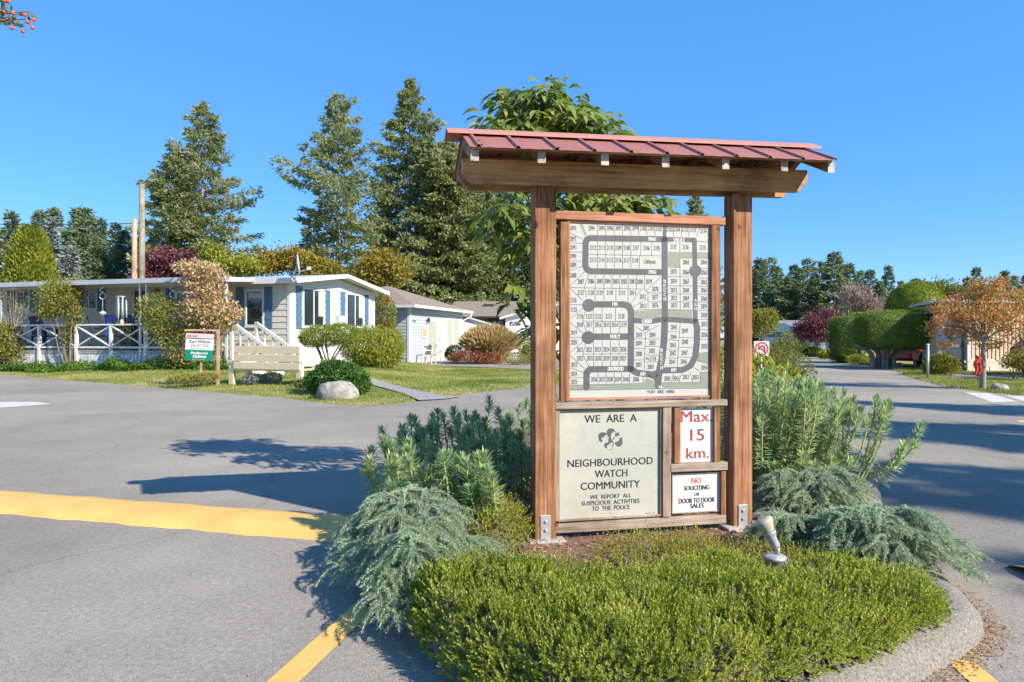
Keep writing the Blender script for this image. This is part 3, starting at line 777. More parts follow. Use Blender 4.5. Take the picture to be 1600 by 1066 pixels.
# --- watch panel lettering
def W3(X, Y): return 860 + X / 4.845, 620 + Y / 4.845
def t3(mb, s, X0, X1, Yb, cap, bold=.012):
    u0, vb = W3(X0, Yb); u1, vt = W3(X1, Yb - cap); sign_text(mb, s, u0, u1, vb, vt, DT, bold)
mb = MB()
t3(mb, 'WE  ARE  A', 258, 655, 193, 56); t3(mb, 'NEIGHBOURHOOD', 130, 776, 522, 54); t3(mb, 'WATCH', 337, 583, 608, 54); t3(mb, 'COMMUNITY', 230, 678, 696, 54)
t3(mb, 'WE  REPORT  ALL', 300, 612, 769, 30); t3(mb, 'SUSPICIOUS  ACTIVITIES', 237, 675, 814, 31); t3(mb, 'TO  THE  POLICE', 315, 601, 857, 32)
t3(mb, 'IBM NW 1-86', 720, 792, 885, 7, 0)
mb.build('lettering', M_INK, wp, recalc=False)
mb = MB(); t3(mb, 'Max.', 987, 1228, 190, 84, .02); t3(mb, '15', 1060, 1165, 332, 86, .02); t3(mb, 'km.', 1030, 1200, 466, 80, .02); mb.build('lettering', M_INKR, xp, recalc=False)
mb = MB(); t3(mb, 'NO', 1070, 1143, 656, 42, .025); mb.build('red_lettering', M_INKO, np_, recalc=False)
mb = MB(); t3(mb, 'SOLICITING', 1012, 1203, 706, 33, .03); t3(mb, 'OR', 1090, 1129, 751, 24, .02); t3(mb, 'DOOR TO DOOR', 973, 1243, 803, 36, .03); t3(mb, 'SALES', 1060, 1162, 841, 33, .03)
mb.build('lettering', M_INK, np_, recalc=False)
# emblem: four faces
def poly_on(mb, pts, fn, d):
    from mathutils.geometry import tessellate_polygon
    Pp = []
    for (x, y) in pts:
        u, v = fn(x, y); s, z = SP(u, v, d); Pp.append(Vector((s, d, z)))
    mb.add(Pp, [tuple(t_) for t_ in tessellate_polygon([Pp])])
def E(X, Y): return 925 + X / 17.77, 655 + Y / 17.77
def smooth_poly(p, k=2): return [tuple(q) for q in chaikin(p, k)]
mb = MB()
poly_on(mb, smooth_poly([(175, 480), (200, 400), (270, 362), (350, 370), (420, 395), (405, 425), (350, 470), (320, 515), (290, 505), (262, 520), (265, 565), (298, 590), (285, 635), (240, 640), (200, 590)]), E, DT)
poly_on(mb, smooth_poly([(415, 390), (425, 300), (480, 258), (560, 255), (625, 290), (655, 350), (640, 380), (600, 325), (545, 395), (520, 470), (530, 545), (600, 625), (600, 700), (590, 790), (545, 845), (485, 880), (495, 845), (560, 820), (585, 740), (585, 650), (545, 640), (470, 715), (440, 720), (415, 760), (420, 810), (395, 825), (345, 760), (335, 700), (375, 650), (445, 665), (470, 590), (455, 560), (480, 520), (430, 440)]), E, DT)
poly_on(mb, [(655, 385), (725, 378), (768, 345), (748, 420), (785, 465), (715, 455), (670, 500), (645, 470)], E, DT)
poly_on(mb, smooth_poly([(590, 515), (635, 515), (635, 545), (600, 572), (588, 550)], 1), E, DT)
poly_on(mb, smooth_poly([(640, 650), (690, 620), (740, 625), (770, 530), (830, 498), (858, 520), (835, 560), (858, 650), (830, 730), (755, 778), (690, 745), (645, 700)]), E, DT)
for (cx, cy) in ((403, 503), (590, 383), (530, 728), (722, 495)): poly_on(mb, [(cx - 15, cy), (cx, cy - 10), (cx + 15, cy), (cx, cy + 10)], E, DT)
mb.build('emblem', M_INKG, wp, recalc=False)
# --- street plan
def M1(X, Y): return 880 + X / 6.4, 340 + Y / 6.4
O2 = 832
DR = DP - .0010; DG = DP - .0005; DL = DP - .0007; DW = DP - .0016
def pol1(mb, pts, d): poly_on(mb, pts, M1, d)
def thick(mb, pts, w, d, capn=8):
    pts = [np.array(p, float) for p in pts]
    for i in range(len(pts) - 1):
        a, b = pts[i], pts[i + 1]; t_ = b - a; L_ = np.linalg.norm(t_)
        if L_ < 1e-6: continue
        n_ = np.array((-t_[1], t_[0])) / L_ * w / 2
        pol1(mb, [a + n_, b + n_, b - n_, a - n_], d)
    if capn:
        for j, p in enumerate(pts): pol1(mb, [p + w / 2 * np.array((math.cos(q), math.sin(q))) for q in np.linspace(0, 2 * PI, 14)[:-1]], d - .00004 * (j % 2 + 1))
mb = MB()
for pts in ([(1050, 342), (1290, 345), (1290, 403), (1168, 403), (1165, 495), (1050, 490)], [(1340, 347), (1468, 350), (1468, 403), (1340, 403)],
            [(712, 110 + O2), (985, 82 + O2), (985, 150 + O2), (930, 172 + O2), (712, 170 + O2)], [(1050, 92 + O2), (1290, 97 + O2), (1290, 182 + O2), (1130, 166 + O2), (1050, 165 + O2)],
            [(1345, 530 + O2), (1470, 512 + O2), (1470, 635 + O2), (1335, 600 + O2)], [(62, 848 + O2), (205, 845 + O2), (205, 890 + O2), (62, 893 + O2)],
            [(262, 842 + O2), (800, 830 + O2), (830, 768 + O2), (905, 800 + O2), (925, 878 + O2), (262, 888 + O2)], [(985, 820 + O2), (1370, 815 + O2), (1370, 720 + O2), (1470, 705 + O2), (1470, 868 + O2), (985, 874 + O2)],
            [(160, 60), (192, 60), (240, 178), (218, 182)]): pol1(mb, pts, DG)
mb.build('green_areas', M_MAPG, mp, recalc=False)
mb = MB()
def R2(*p): return [(x, y + O2) for x, y in p]
thick(mb, [(1015, 217), (270, 205), (238, 218), (225, 250), (222, 480), (236, 515), (270, 537), (1015, 547)], 60, DR)
thick(mb, [(1015, 218), (1313, 224), (1320, 535), (1322, 1030)], 46, DR)
thick(mb, [(1012, 68), (1012, 215)], 28, DR, 0)
thick(mb, [(1015, 215), (1018, 1030)], 60, DR)
thick(mb, [(1322, 533), (1323, 534)], 122, DR)
thick(mb, R2((255, 45), (256, 46)), 128, DR); thick(mb, R2((255, 36), (600, 36), (655, 52), (678, 100), (680, 300), (676, 682)), 62, DR)
thick(mb, R2((680, 197), (890, 205), (960, 190), (1020, 186), (1150, 192), (1320, 205)), 52, DR)
thick(mb, R2((250, 368), (251, 369)), 130, DR); thick(mb, R2((250, 360), (680, 358)), 64, DR)
thick(mb, R2((233, 868), (235, 720), (265, 686), (676, 682), (740, 722), (900, 738), (965, 715)), 62, DR)
thick(mb, R2((1018, 190), (1010, 400), (988, 590), (962, 700), (950, 800), (950, 850)), 66, DR)
thick(mb, R2((1322, 200), (1340, 270), (1338, 420), (1322, 560), (1275, 650), (1200, 690), (1000, 697)), 60, DR)
thick(mb, R2((840, 742), (915, 775), (950, 850)), 26, DR)
mb.build('plan_roads', M_INKG, mp, recalc=False)
# lot lines
mb = MB()
def ln(*pts, w=4.5): thick(mb, pts, w, DL, 0)
for x in (343, 427, 510, 594, 678, 757, 838, 918, 1001): ln((x, 62), (x, 178))
for x in (1030, 1103, 1183, 1258): ln((x, 66), (x, 190))
ln((1370, 92), (1335, 190)); ln((1335, 235), (1470, 245)); ln((62, 150), (195, 215)); ln((62, 245), (193, 262)); ln((62, 342), (193, 348)); ln((62, 432), (193, 436)); ln((62, 528), (195, 490)); ln((62, 692), (218, 540)); ln((262, 562), (212, 690), (235, 800))
for x in (343, 427, 512, 594, 678): ln((x, 232), (x, 505))
ln((780, 235), (776, 378)); ln((888, 240), (885, 382)); ln((764, 385), (760, 508)); ln((255, 368), (985, 384)); ln((1168, 248), (1168, 342)); ln((1335, 245), (1335, 405))
ln((1168, 405), (1172, 830 + 90)); ln((1052, 498), (1168, 498)); ln((1170, 405), (1290, 405)); ln((1340, 405), (1468, 405))
for y in (590, 680, 762, 842, 920): ln((1052, y), (1292, y + 4))
for y in (505, 605, 688, 768, 845, 928, 1018, 1118, 1216): ln((1350, y), (1470, y + 4))
ln((320, 572), (320, 830)); ln((408, 572), (408, 830)); ln((490, 575), (488, 708)); ln((568, 575), (566, 710)); ln((650, 578), (650, 860)); ln((735, 580), (733, 712)); ln((815, 580), (812, 718)); ln((528, 712), (528, 830)); ln((62, 700), (812, 716), (848, 752)); ln((975, 595), (825, 735)); ln((848, 752), (985, 760)); ln((848, 752), (850, 905)); ln((852, 842), (985, 842)); ln((780, 725), (672, 862)); ln((850, 812), (700, 890)); ln((850, 920), (985, 915), w=3); ln((708, 936), (850, 915))
ln((62, 700), (195, 825)); ln((62, 868), (190, 874)); ln((62, 1020), (195, 910)); ln((225, 935), (195, 1035), (232, 1135)); ln((62, 1040), (195, 1155)); ln((195, 1035), (645, 1040)); ln((62, 1200), (185, 1200)); ln((62, 1355), (200, 1240)); ln((225, 1265), (198, 1370), (255, 1490)); ln((62, 1372), (220, 1515)); ln((198, 1366), (640, 1362)); ln((62, 1500), (205, 1550)); ln((62, 1600), (203, 1600)); ln((62, 1676), (203, 1676))
for x in (303, 390, 523): ln((x, 900), (x, 1035))
for x in (305, 390, 474, 560): ln((x, 1035), (x, 1160)); ln((x, 1225), (x, 1490))
for x in (348, 428, 510, 586, 665): ln((x, 1552), (x, 1668))
ln((265, 1672), (798, 1660), (800, 1590)); ln((735, 1095), (825, 1155), (955, 1075)); ln((825, 1155), (810, 1520))
for y, a, b in ((1212, 700, 825), (1308, 700, 820), (1425, 700, 815)): ln((a, y), (b, y))
for y, a, b in ((1214, 825, 968), (1290, 822, 965), (1374, 820, 958), (1445, 815, 945)): ln((a, y), (b, y))
ln((1172, 1050), (1160, 1200), (1142, 1490)); 
for y, a, b in ((1140, 1045, 1165), (1225, 1042, 1160), (1322, 1035, 1155), (1403, 1030, 1148)): ln((a, y), (b, y + 4))
for y, a, b in ((1200, 1165, 1305), (1298, 1158, 1295), (1395, 1150, 1285)): ln((a, y), (b, y + 3))
ln((1110, 1555), (1080, 1650)); ln((1190, 1553), (1155, 1650)); ln((1268, 1545), (1298, 1650)); ln((1315, 1500), (1370, 1550)); ln((990, 1652), (1370, 1648), (1370, 1552), (1470, 1540)); ln((1340, 1435), (1470, 1465)); ln((1350, 1360), (1470, 1345))
ln((62, 1727), (1470, 1706), w=5)
mb.build('lot_lines', M_INKG, mp, recalc=False)
# numbers
LOTS = """2093 100 105;2094 285 105;2095 387 105;2096 470 105;2097 555 105;2098 638 105;2099 722 105;2100 800 108;2101 880 108;2102 958 112;2103 1065 118;2104 1140 118;2132 1220 120;2133 1300 122;2134 1405 135
2092 100 210;2091 100 297;2090 100 385;2089 100 472;2088 102 578;2087 178 640;2112 300 300;2111 387 300;2110 470 300;2109 553 302;2108 637 302;2107 728 302;2106 835 303;2105 937 305
2113 300 422;2114 385 422;2115 470 424;2116 553 425;2117 637 427;2118 720 428;2137 1105 292;2136 1225 294;2135 1398 300;2065 1230 445;2064 1408 445;2075 1107 540;2066 1228 545;2063 1412 548;2074 1107 635;2067 1230 640;2062 1410 645
2073 1107 725;2068 1230 725;2061 1410 727;2072 1110 803;2069 1230 805;2060 1410 810;2086 280 635;2085 367 635;2084 445 636;2083 527 637;2082 610 638;2081 693 638;2080 768 640;2079 858 640;2078 922 715;2077 922 795
2127 178 750;2128 278 750;2129 367 750;2130 468 750;2131 585 752;2013 697 752;2012 797 790;2126 103 825;2125 107 920;2124 170 987;2123 260 987;2122 350 987;2121 457 987;2120 583 987;2018 167 1072;2017 262 1072;2016 350 1072;2015 435 1072;2014 517 1072;2119 603 1072
2019 108 1149;2020 108 1247;2021 167 1322;2022 260 1320;2023 347 1318;2024 433 1318;2025 517 1318;2026 602 1316;2032 170 1407;2031 268 1407;2030 350 1407;2029 433 1407;2028 517 1407;2027 600 1407;2033 110 1472;2034 110 1562;2035 110 1642
2036 310 1617;2037 390 1617;2038 467 1617;2039 547 1617;2040 628 1617;2006 730 1617;2005 832 1104;2010 760 1172;2004 893 1172;2009 757 1257;2003 893 1252;2008 757 1362;2002 890 1332;2118 900 1410;2007 757 1472;2001 875 1493;2045 1110 1097;2049 1218 1132;2044 1105 1192;2043 1100 1275
2048 1218 1242;2042 1097 1357;2047 1215 1352;2041 1090 1442;2046 1207 1440;2050 1042 1610;2051 1130 1610;2052 1228 1594;2053 1325 1597;2054 1412 1500;2055 1413 1287;2056 1413 1172;2057 1412 1067;2058 1410 974;2059 1410 887;2071 1110 877;2070 1232 877;2076 922 877;2011 800 882"""
mb = MB()
def t1(mb, s, X0, X1, Yb, cap, bold=.0):
    u0, vb = M1(X0, Yb); u1, vt = M1(X1, Yb - cap); sign_text(mb, s, u0, u1, vb, vt, DW, bold)
for it in LOTS.replace('\n', ';').split(';'):
    s, x, y = it.split(); x = float(x); y = float(y); t1(mb, s, x - 31, x + 31, y + 23, 46)
t1(mb, 'Clubhouse', 808, 925, 460, 46); t1(mb, 'Bldg', 828, 862, 1420, 24)
mb.build('lot_numbers', M_INKG, mp, recalc=False)
mb = MB(); t1(mb, 'YOU  ARE  HERE', 840, 1113, 925 + O2, 30, .01); mb.build('lettering', M_INKG, mp, recalc=False)
mb = MB()
for s, a, b, y, c in (('PINE', 857, 930, 235, 37), ('PINE', 857, 930, 564, 38), ('SPRUCE', 1102, 1218, 244, 38), ('FIR', 493, 547, 53 + O2, 40), ('CHERRY', 788, 890, 225 + O2, 40), ('HOLLY', 473, 570, 377 + O2, 40),
                      ('DOGWOOD', 447, 603, 702 + O2, 42), ('ASH', 770, 820, 750 + O2, 38), ('ASH', 1078, 1130, 708 + O2, 36)): t1(mb, s, a, b, y, c, .02)
for i, ch in enumerate('BEECH'):
    t1(mb, ch, 1005, 1028, 655 + i * 44, 34, .02); t1(mb, ch, 974, 998, 512 + O2 + i * 44, 34, .02)
for ch, y in (('A', 845), ('S', 887), ('H', 928)): t1(mb, ch, 1313, 1335, y, 32, .02)
for (x, y) in ((962, 868 + O2 - 8), (982, 868 + O2 - 8)): pol1(mb, [(x - 10, y + 8), (x, y - 14), (x + 10, y + 8)], DW)
mb.build('street_names', M_INKW, mp, recalc=False)

# ---------------------------------------------------------------- spotlight beside the board
lx, ly = 1.205, 3.13; 
lamp = thing("spotlight", "small cream and grey spotlight on round junction box beside right post", "spotlight", (lx, ly, .108)); lamp.scale = (.92, .92, .92)
mb = MB(); mb.lathe([(.049, .0), (.052, .015), (.052, .09), (.056, .092), (.056, .104), (.050, .110), (.02, .116)], n=28); mb.lathe([(.016, 0), (.016, .012), (.010, .013)], (-.018, -.050, .045), (-.3, -1, 0), 14)
mb.lathe([(.012, 0), (.012, .012), (.008, .013)], (-.052, -.01, .04), (-1, -.2, 0), 12)
mb.build('junction_box', M_LAMPG, lamp)
mb = MB(); mb.lathe([(.011, 0), (.011, .004), (.004, .0045)], (-.0215, -.0625, .045), (-.3, -1, 0), 12)
for q in (10, 25, 40):
    a = math.radians(-90 + q); mb.lathe([(.005, 0), (.005, .003)], (.0525 * math.cos(a), .0525 * math.sin(a), .05), (math.cos(a), math.sin(a), 0), 8)
mb.build('plugs', M_DARK, lamp)
dirv = Vector((-.44, .12, .92)).normalized(); b0 = Vector((.012, .0, .116))
mb = MB(); mb.tube([b0, b0 + Vector((.002, 0, .02)), b0 + Vector((-.003, 0, .036))], .012, 10); mb.lathe([(.016, 0), (.022, .015), (.022, .055), (.030, .075), (.034, .082), (.034, .088)], b0 + Vector((0, 0, .028)), dirv, 22)
mb.build('lamp_holder', M_LAMPG, lamp)
mb = MB(); mb.lathe([(.024, .0), (.030, .012), (.046, .055), (.048, .064), (.044, .072), (.02, .078)], b0 + Vector((0, 0, .028)) + dirv * .084, dirv, 26); mb.build('bulb', M_LAMPW, lamp)
mb = MB(); s0 = Vector(SO) + SE * (SR + PW + .012) + SN * .05
pts = [s0 + Vector((0, 0, .10)), s0 + Vector((.0, -.0, .145)), s0 + Vector((.03, -.05, .165)), s0 + Vector((.07, -.14, .15)), s0 + Vector((.10, -.24, .12)), s0 + Vector((.105, -.36, .10)), Vector((lx + .045, ly + .02, .11))]
def catmull(P, k=6):
    P = [Vector(p) for p in P]; out = []
    for i in range(len(P) - 1):
        p0 = P[max(i - 1, 0)]; p1 = P[i]; p2 = P[i + 1]; p3 = P[min(i + 2, len(P) - 1)]
        for j in range(k):
            t_ = j / k
            out.append(.5 * ((2 * p1) + (p2 - p0) * t_ + (2 * p0 - 5 * p1 + 4 * p2 - p3) * t_ * t_ + (3 * p1 - p0 - 3 * p2 + p3) * t_ ** 3))
    out.append(P[-1]); return out
mb.tube(catmull(pts), .012, 10); o = mb.build('conduit', M_CONDUIT); tag(o, 'bent grey plastic conduit running from right post to spotlight', 'conduit')
# ---------------------------------------------------------------- foreground planting
def drop_out(P):
    L_ = [q.tolist() for q in isl]; d = dist_in(P, L_[::3]); return np.where(in_poly(P, L_), 0, .08 * np.clip(d / .12, 0, 1))
def mound(name, label, cat, poly, hfun, spacing, mat, nl, leafL, leafW, h, seed, stem=None, z0=ISLZ, loose=1.0, group=None, upright=.8, core_mat=None):
    """ground-hugging shrub: dense upright sprigs over a bumpy height field inside poly"""
    rg = np.random.default_rng(seed)
    xs = [p[0] for p in poly]; ys = [p[1] for p in poly]
    area = (max(xs) - min(xs)) * (max(ys) - min(ys)); n = int(area / spacing ** 2)
    P = np.c_[rg.uniform(min(xs), max(xs), n), rg.uniform(min(ys), max(ys), n)]; P = P[in_poly(P, poly)]
    Z = hfun(P); keep = Z > .01; P = P[keep]; Z = Z[keep]
    e = .02; gx = (hfun(P + [e, 0]) - hfun(P - [e, 0])) / (2 * e); gy = (hfun(P + [0, e]) - hfun(P - [0, e])) / (2 * e)
    # more sprigs where steep
    k = np.clip(np.sqrt(1 + gx ** 2 + gy ** 2), 1, 5); rep = np.floor(k + rg.uniform(0, 1, len(k))).astype(int)
    P = np.repeat(P, rep, 0) ; gx = np.repeat(gx, rep); gy = np.repeat(gy, rep); P = P + rg.normal(0, spacing * .5, P.shape); Z = hfun(P)
    keep = Z > .005; P, Z, gx, gy = P[keep], Z[keep], gx[keep], gy[keep]
    m = len(P)
    Nn = unit(np.c_[-gx, -gy, np.ones(m)])
    A = unit(Nn * 1.0 + np.c_[np.zeros((m, 2)), np.ones(m)] * upright + rg.normal(0, .33 * loose, (m, 3)))
    depth = rg.choice([1, 1, 1, 1, 2.6], m) * rg.uniform(-.022, .010, m) * loose
    pat = wob(np.c_[P, P[:, 0] * .5] , 8.5, seed) + .6 * wob(np.c_[P, P[:, 1]], 21, seed + 2)
    live = (pat < .72) | (rg.uniform(0, 1, m) < .6); dead = (pat > .55) & (rg.uniform(0, 1, m) < .5) | (rg.uniform(0, 1, m) < .02)
    B = np.c_[P, z0 - drop_out(P) + Z] + Nn * depth[:, None]
    root = thing(name, label, cat, (float(P[:, 0].mean()), float(P[:, 1].mean()), z0), group=group)
    off = np.array([P[:, 0].mean(), P[:, 1].mean(), z0]); B = B - off
    cl = Cloud()
    Ls = h * rg.uniform(.5, 1.25, m) * np.where(rg.uniform(0, 1, m) < .05, 1.5, 1)
    dc = Cloud(); bd, ad = B[dead], A[dead]; k_d = len(bd)
    for j in range(5): U, _v = perp(ad, rg); dc.add(*diamonds(bd + ad * (j * h * .16), unit(ad + U * .7), h * .5 * rg.uniform(.5, 1.1, k_d), .0022, rg))
    if k_d: link('dead_sprigs', dc.mesh('dead_sprigs', L_DEAD), root)
    keep = live & ~(dead & (pat > .55)); B, A, Ls = B[keep], A[keep], Ls[keep]; m = len(B)
    for j in range(nl):
        t_ = (j + rg.uniform(0, 1, m)) / nl
        Q0 = B + A * (t_ * Ls)[:, None]
        U, Vv = perp(A, rg); a = (.95 - .6 * t_ + rg.normal(0, .15, m))[:, None]
        D = A * np.cos(a) + U * np.sin(a)
        cl.add(*diamonds(Q0, D, leafL * rg.uniform(.7, 1.2, m), leafW, rg, Nn=A + .003))
    link('foliage', cl.mesh('foliage', mat), root)
    # woody inner mass
    gxn = np.linspace(min(xs), max(xs), 70); gyn = np.linspace(min(ys), max(ys), 50)
    GX, GY = np.meshgrid(gxn, gyn); PP = np.c_[GX.ravel(), GY.ravel()]; HZ_ = np.where(in_poly(PP, poly), hfun(PP), 0)
    ZZ = np.where(HZ_ > .045, HZ_ - .062 - drop_out(PP) + .016 * wob(np.c_[PP, PP[:, 0]], 22, 3), -.05)
    Vv = np.c_[PP - off[:2], ZZ]; idx = np.arange(70 * 50).reshape(50, 70)
    Q = np.stack([idx[:-1, :-1], idx[:-1, 1:], idx[1:, 1:], idx[1:, :-1]], -1).reshape(-1, 4)
    Q = Q[ZZ[Q].min(1) > -.045]
    link('stems', mesh_np('stems', Vv, Q, core_mat or M_HTWIG, True), root)
    return root
def dist_in(P, poly):
    D = np.full(len(P), 1e9); n = len(poly)
    for i in range(n):
        a = np.array(poly[i][:2]); b = np.array(poly[(i + 1) % n][:2]); ab = b - a
        t_ = np.clip(((P - a) @ ab) / (ab @ ab), 0, 1); D = np.minimum(D, np.linalg.norm(P - (a + t_[:, None] * ab), axis=1))
    return D
def dome(poly, H, r, bumps=.03, bs=9, seed=1):
    def f(P):
        d = dist_in(P, poly); ins = in_poly(P, poly); d = np.where(ins, d, 0)
        q = np.clip(d / r, 0, 1); base = H * np.sqrt(1 - (1 - q) ** 2)
        w = wob(np.c_[P, np.zeros(len(P)) + seed], bs, seed) + .5 * wob(np.c_[P, np.zeros(len(P))], bs * 2.3, seed + 3)
        return np.where(ins, base + bumps * w * np.clip(q * 2, 0, 1), 0)
    return f
fp = chaikin([(-.44, 3.02), (-.43, 2.80), (-.345, 2.55), (-.18, 2.28), (.05, 2.06), (.48, 2.0), (.82, 2.10), (1.08, 2.24), (1.32, 2.38), (1.55, 2.53), (1.69, 2.66), (1.74, 2.80), (1.60, 2.92), (1.32, 3.04), (1.15, 3.22), (.95, 3.20), (.75, 3.08), (.55, 2.98), (.3, 2.94), (.05, 2.94), (-.25, 3.06)], 2)
def front_h(P): return dome(fp, .152, .15, .050, 5.5, 2)(P) * np.interp(P[:, 1], [2.0, 2.75, 3.0, 3.3], [1, .95, .62, .35]) * (1 - .85 * np.exp(-((P[:, 0] - 1.15) / .10) ** 2) * np.clip((P[:, 1] - 2.70) / .2, 0, 1))
mound('heath_shrub', 'broad low clipped green heath shrub filling front of island', 'shrub', fp, front_h, .0122, L_HEATH, 15, .0125, .0056, .044, 21, upright=.5)
f2 = chaikin([G(910, 862, .14)[:2], G(940, 882, .14)[:2], G(1000, 900, .14)[:2], G(1100, 880, .14)[:2], G(1115, 850, .14)[:2], G(1020, 838, .14)[:2], G(985, 832, .14)[:2], G(950, 838, .14)[:2]], 2)
mound('heath_shrub', 'yellow-green loose heath clump on mulch below the white notices', 'shrub', f2, dome(f2, .045, .12, .030, 14, 5), .025, L_HEATHY, 12, .012, .005, .06, 22, loose=1.6)
f3 = chaikin([(1.02, 3.25), (1.05, 3.5), (1.25, 3.66), (1.42, 3.55), (1.62, 3.3), (1.70, 3.05), (1.45, 3.0), (1.2, 3.12)], 2)
mound('heath_shrub', 'yellow-green heath clump around the spotlight base', 'shrub', f3, dome(f3, .035, .12, .02, 12, 8), .020, L_HEATHY, 12, .012, .005, .05, 23, loose=1.4)
f4 = chaikin([(-.62, 4.45), (-.60, 3.95), (-.42, 3.55), (-.15, 3.38), (.02, 3.42), (.10, 3.62), (.06, 3.8), (-.02, 4.1), (-.15, 4.5)], 2)
mound('heath_shrub', 'tall feathery yellow-green heath left of the left post', 'shrub', f4, dome(f4, .24, .3, .05, 9, 11), .017, L_HEATHY, 13, .013, .005, .075, 24, loose=1.8)
f5 = chaikin([(.75, 3.5), (.72, 3.3), (.98, 3.22), (1.12, 3.42), (1.08, 3.72), (.85, 3.74)], 2)
mound('heath_shrub', 'small yellow-green heath clump beneath the no soliciting notice', 'shrub', f5, dome(f5, .04, .1, .02, 13, 9), .020, L_HEATHY, 12, .012, .005, .05, 28, loose=1.6)

# weeping blue cedar: arching limbs hung with drooping needle-clad branchlets
def cedar(name, label, cen, limbs, seed, hang=(.10, .24), per=16, group=None):
    rg = np.random.default_rng(seed); rnd = random.Random(seed)
    root = thing(name, label, 'shrub', cen, group=group)
    cl = Cloud(); br = MB(); c = np.array(cen)
    P_all = []; A_all = []
    for (ex, ey, hz, base) in limbs:
        b = np.array(base) - c; e = np.array((ex, ey, ISLZ)) - c
        n = 22; ts = np.linspace(0, 1, n); apex = hz
        pts = []
        for t_ in ts:
            p = b * (1 - t_) + e * t_
            p[2] = (b[2]) * (1 - t_) + (e[2] + .02) * t_ + apex * math.sin(PI * min(1, t_ ** .75)) * 1.0
            p[:2] += .02 * np.array((math.sin(t_ * 9 + ex * 5), math.cos(t_ * 8 + ey * 7)))
            pts.append(p)
        pts = np.array(pts); br.tube([tuple(p) for p in pts], [.0055 * (1 - .8 * t_) + .001 for t_ in ts], 5)
        L_ = np.linalg.norm(pts[-1] - pts[0])
        nb = int(per * max(.5, L_ / .6))
        dirl = (pts[-1] - pts[0]); dirl[2] = 0; dirl /= np.linalg.norm(dirl) + 1e-6; side = np.array((-dirl[1], dirl[0], 0))
        for k in range(nb):
            t_ = rnd.uniform(.08, 1) ; i = min(n - 2, int(t_ * (n - 1))); p0 = pts[i] + (pts[i + 1] - pts[i]) * (t_ * (n - 1) - i)
            Lb = rnd.uniform(*hang) * (1 - .25 * t_); s = rnd.choice((-1, 1)) * rnd.uniform(.25, 1)
            out = dirl * rnd.uniform(.3, 1.0) + side * s; out = out / np.linalg.norm(out)
            m = max(6, int(Lb / .009)); q = p0.copy(); v = out * .8 + np.array((0, 0, rnd.uniform(.0, .45))); v = v / np.linalg.norm(v)
            seg = [];
            for j in range(m):
                seg.append(q.copy()); v = v + np.array((0, 0, -rnd.uniform(.05, .11))); v /= np.linalg.norm(v); q = q + v * .009
                if q[2] + c[2] < .02: v[2] = max(v[2], 0); q[2] = .02 - c[2]
            seg = np.array(seg); P_all.append(seg); d_ = np.gradient(seg, axis=0); A_all.append(unit(d_))
            br.tube([tuple(seg[0]), tuple(seg[m // 2]), tuple(seg[-1])], [.0022, .0016, .0008], 4, cap=False)
        tt_ = np.linspace(.05, 1, 75) * (n - 1); i_ = np.clip(tt_.astype(int), 0, n - 2); pf = pts[i_] + (pts[i_ + 1] - pts[i_]) * (tt_ - i_)[:, None]
        P_all.append(pf); A_all.append(unit(np.gradient(pf, axis=0)))
    P_ = np.concatenate(P_all); A_ = np.concatenate(A_all)
    rosettes(cl, P_, A_, 8, .0195, .0036, .85, rg)
    link('foliage', cl.mesh('foliage', L_CED), root); br.build('branches', M_CTWIG, root, recalc=False)
    return root
rnd = random.Random(3)
# left cedar
lim = []
for k in range(64):
    a = rnd.uniform(math.radians(128), math.radians(300)); r = rnd.uniform(.2, .56)
    cx_, cy_ = -.46, 3.78
    ex = cx_ + math.cos(a) * r * .95; ey = cy_ + math.sin(a) * r * 1.35
    lim.append((ex, ey, rnd.uniform(.06, .17) + .06 * (1 - r / .62), (cx_ + rnd.uniform(-.10, .10), cy_ + rnd.uniform(-.30, .30), ISLZ + rnd.uniform(.05, .17))))
for k in range(26):
    lim.append((rnd.uniform(-.56, -.26), rnd.uniform(2.88, 3.3), rnd.uniform(.10, .20), (-.42 + rnd.uniform(-.15, .15), 3.5 + rnd.uniform(-.15, .2), ISLZ + rnd.uniform(.1, .2))))
for k in range(34):
    lim.append((rnd.uniform(-.54, -.27), rnd.uniform(2.66, 3.0), rnd.uniform(.10, .20), (-.44 + rnd.uniform(-.15, .12), 3.3 + rnd.uniform(-.15, .2), ISLZ + rnd.uniform(.08, .18))))
for k in range(12):
    lim.append((rnd.uniform(-.2, .05), rnd.uniform(2.95, 3.3), rnd.uniform(.02, .07), (-.35, 3.4, ISLZ + .08)))
for k in range(8):
    lim.append((rnd.uniform(-.35, .12), rnd.uniform(4.0, 4.4), rnd.uniform(.14, .24), (-.45, 4.1, ISLZ + .1)))
cedar('weeping_cedar', 'blue-green weeping cedar spilling over kerb at left of island', (-.5, 3.75, ISLZ), lim, 5, per=21)
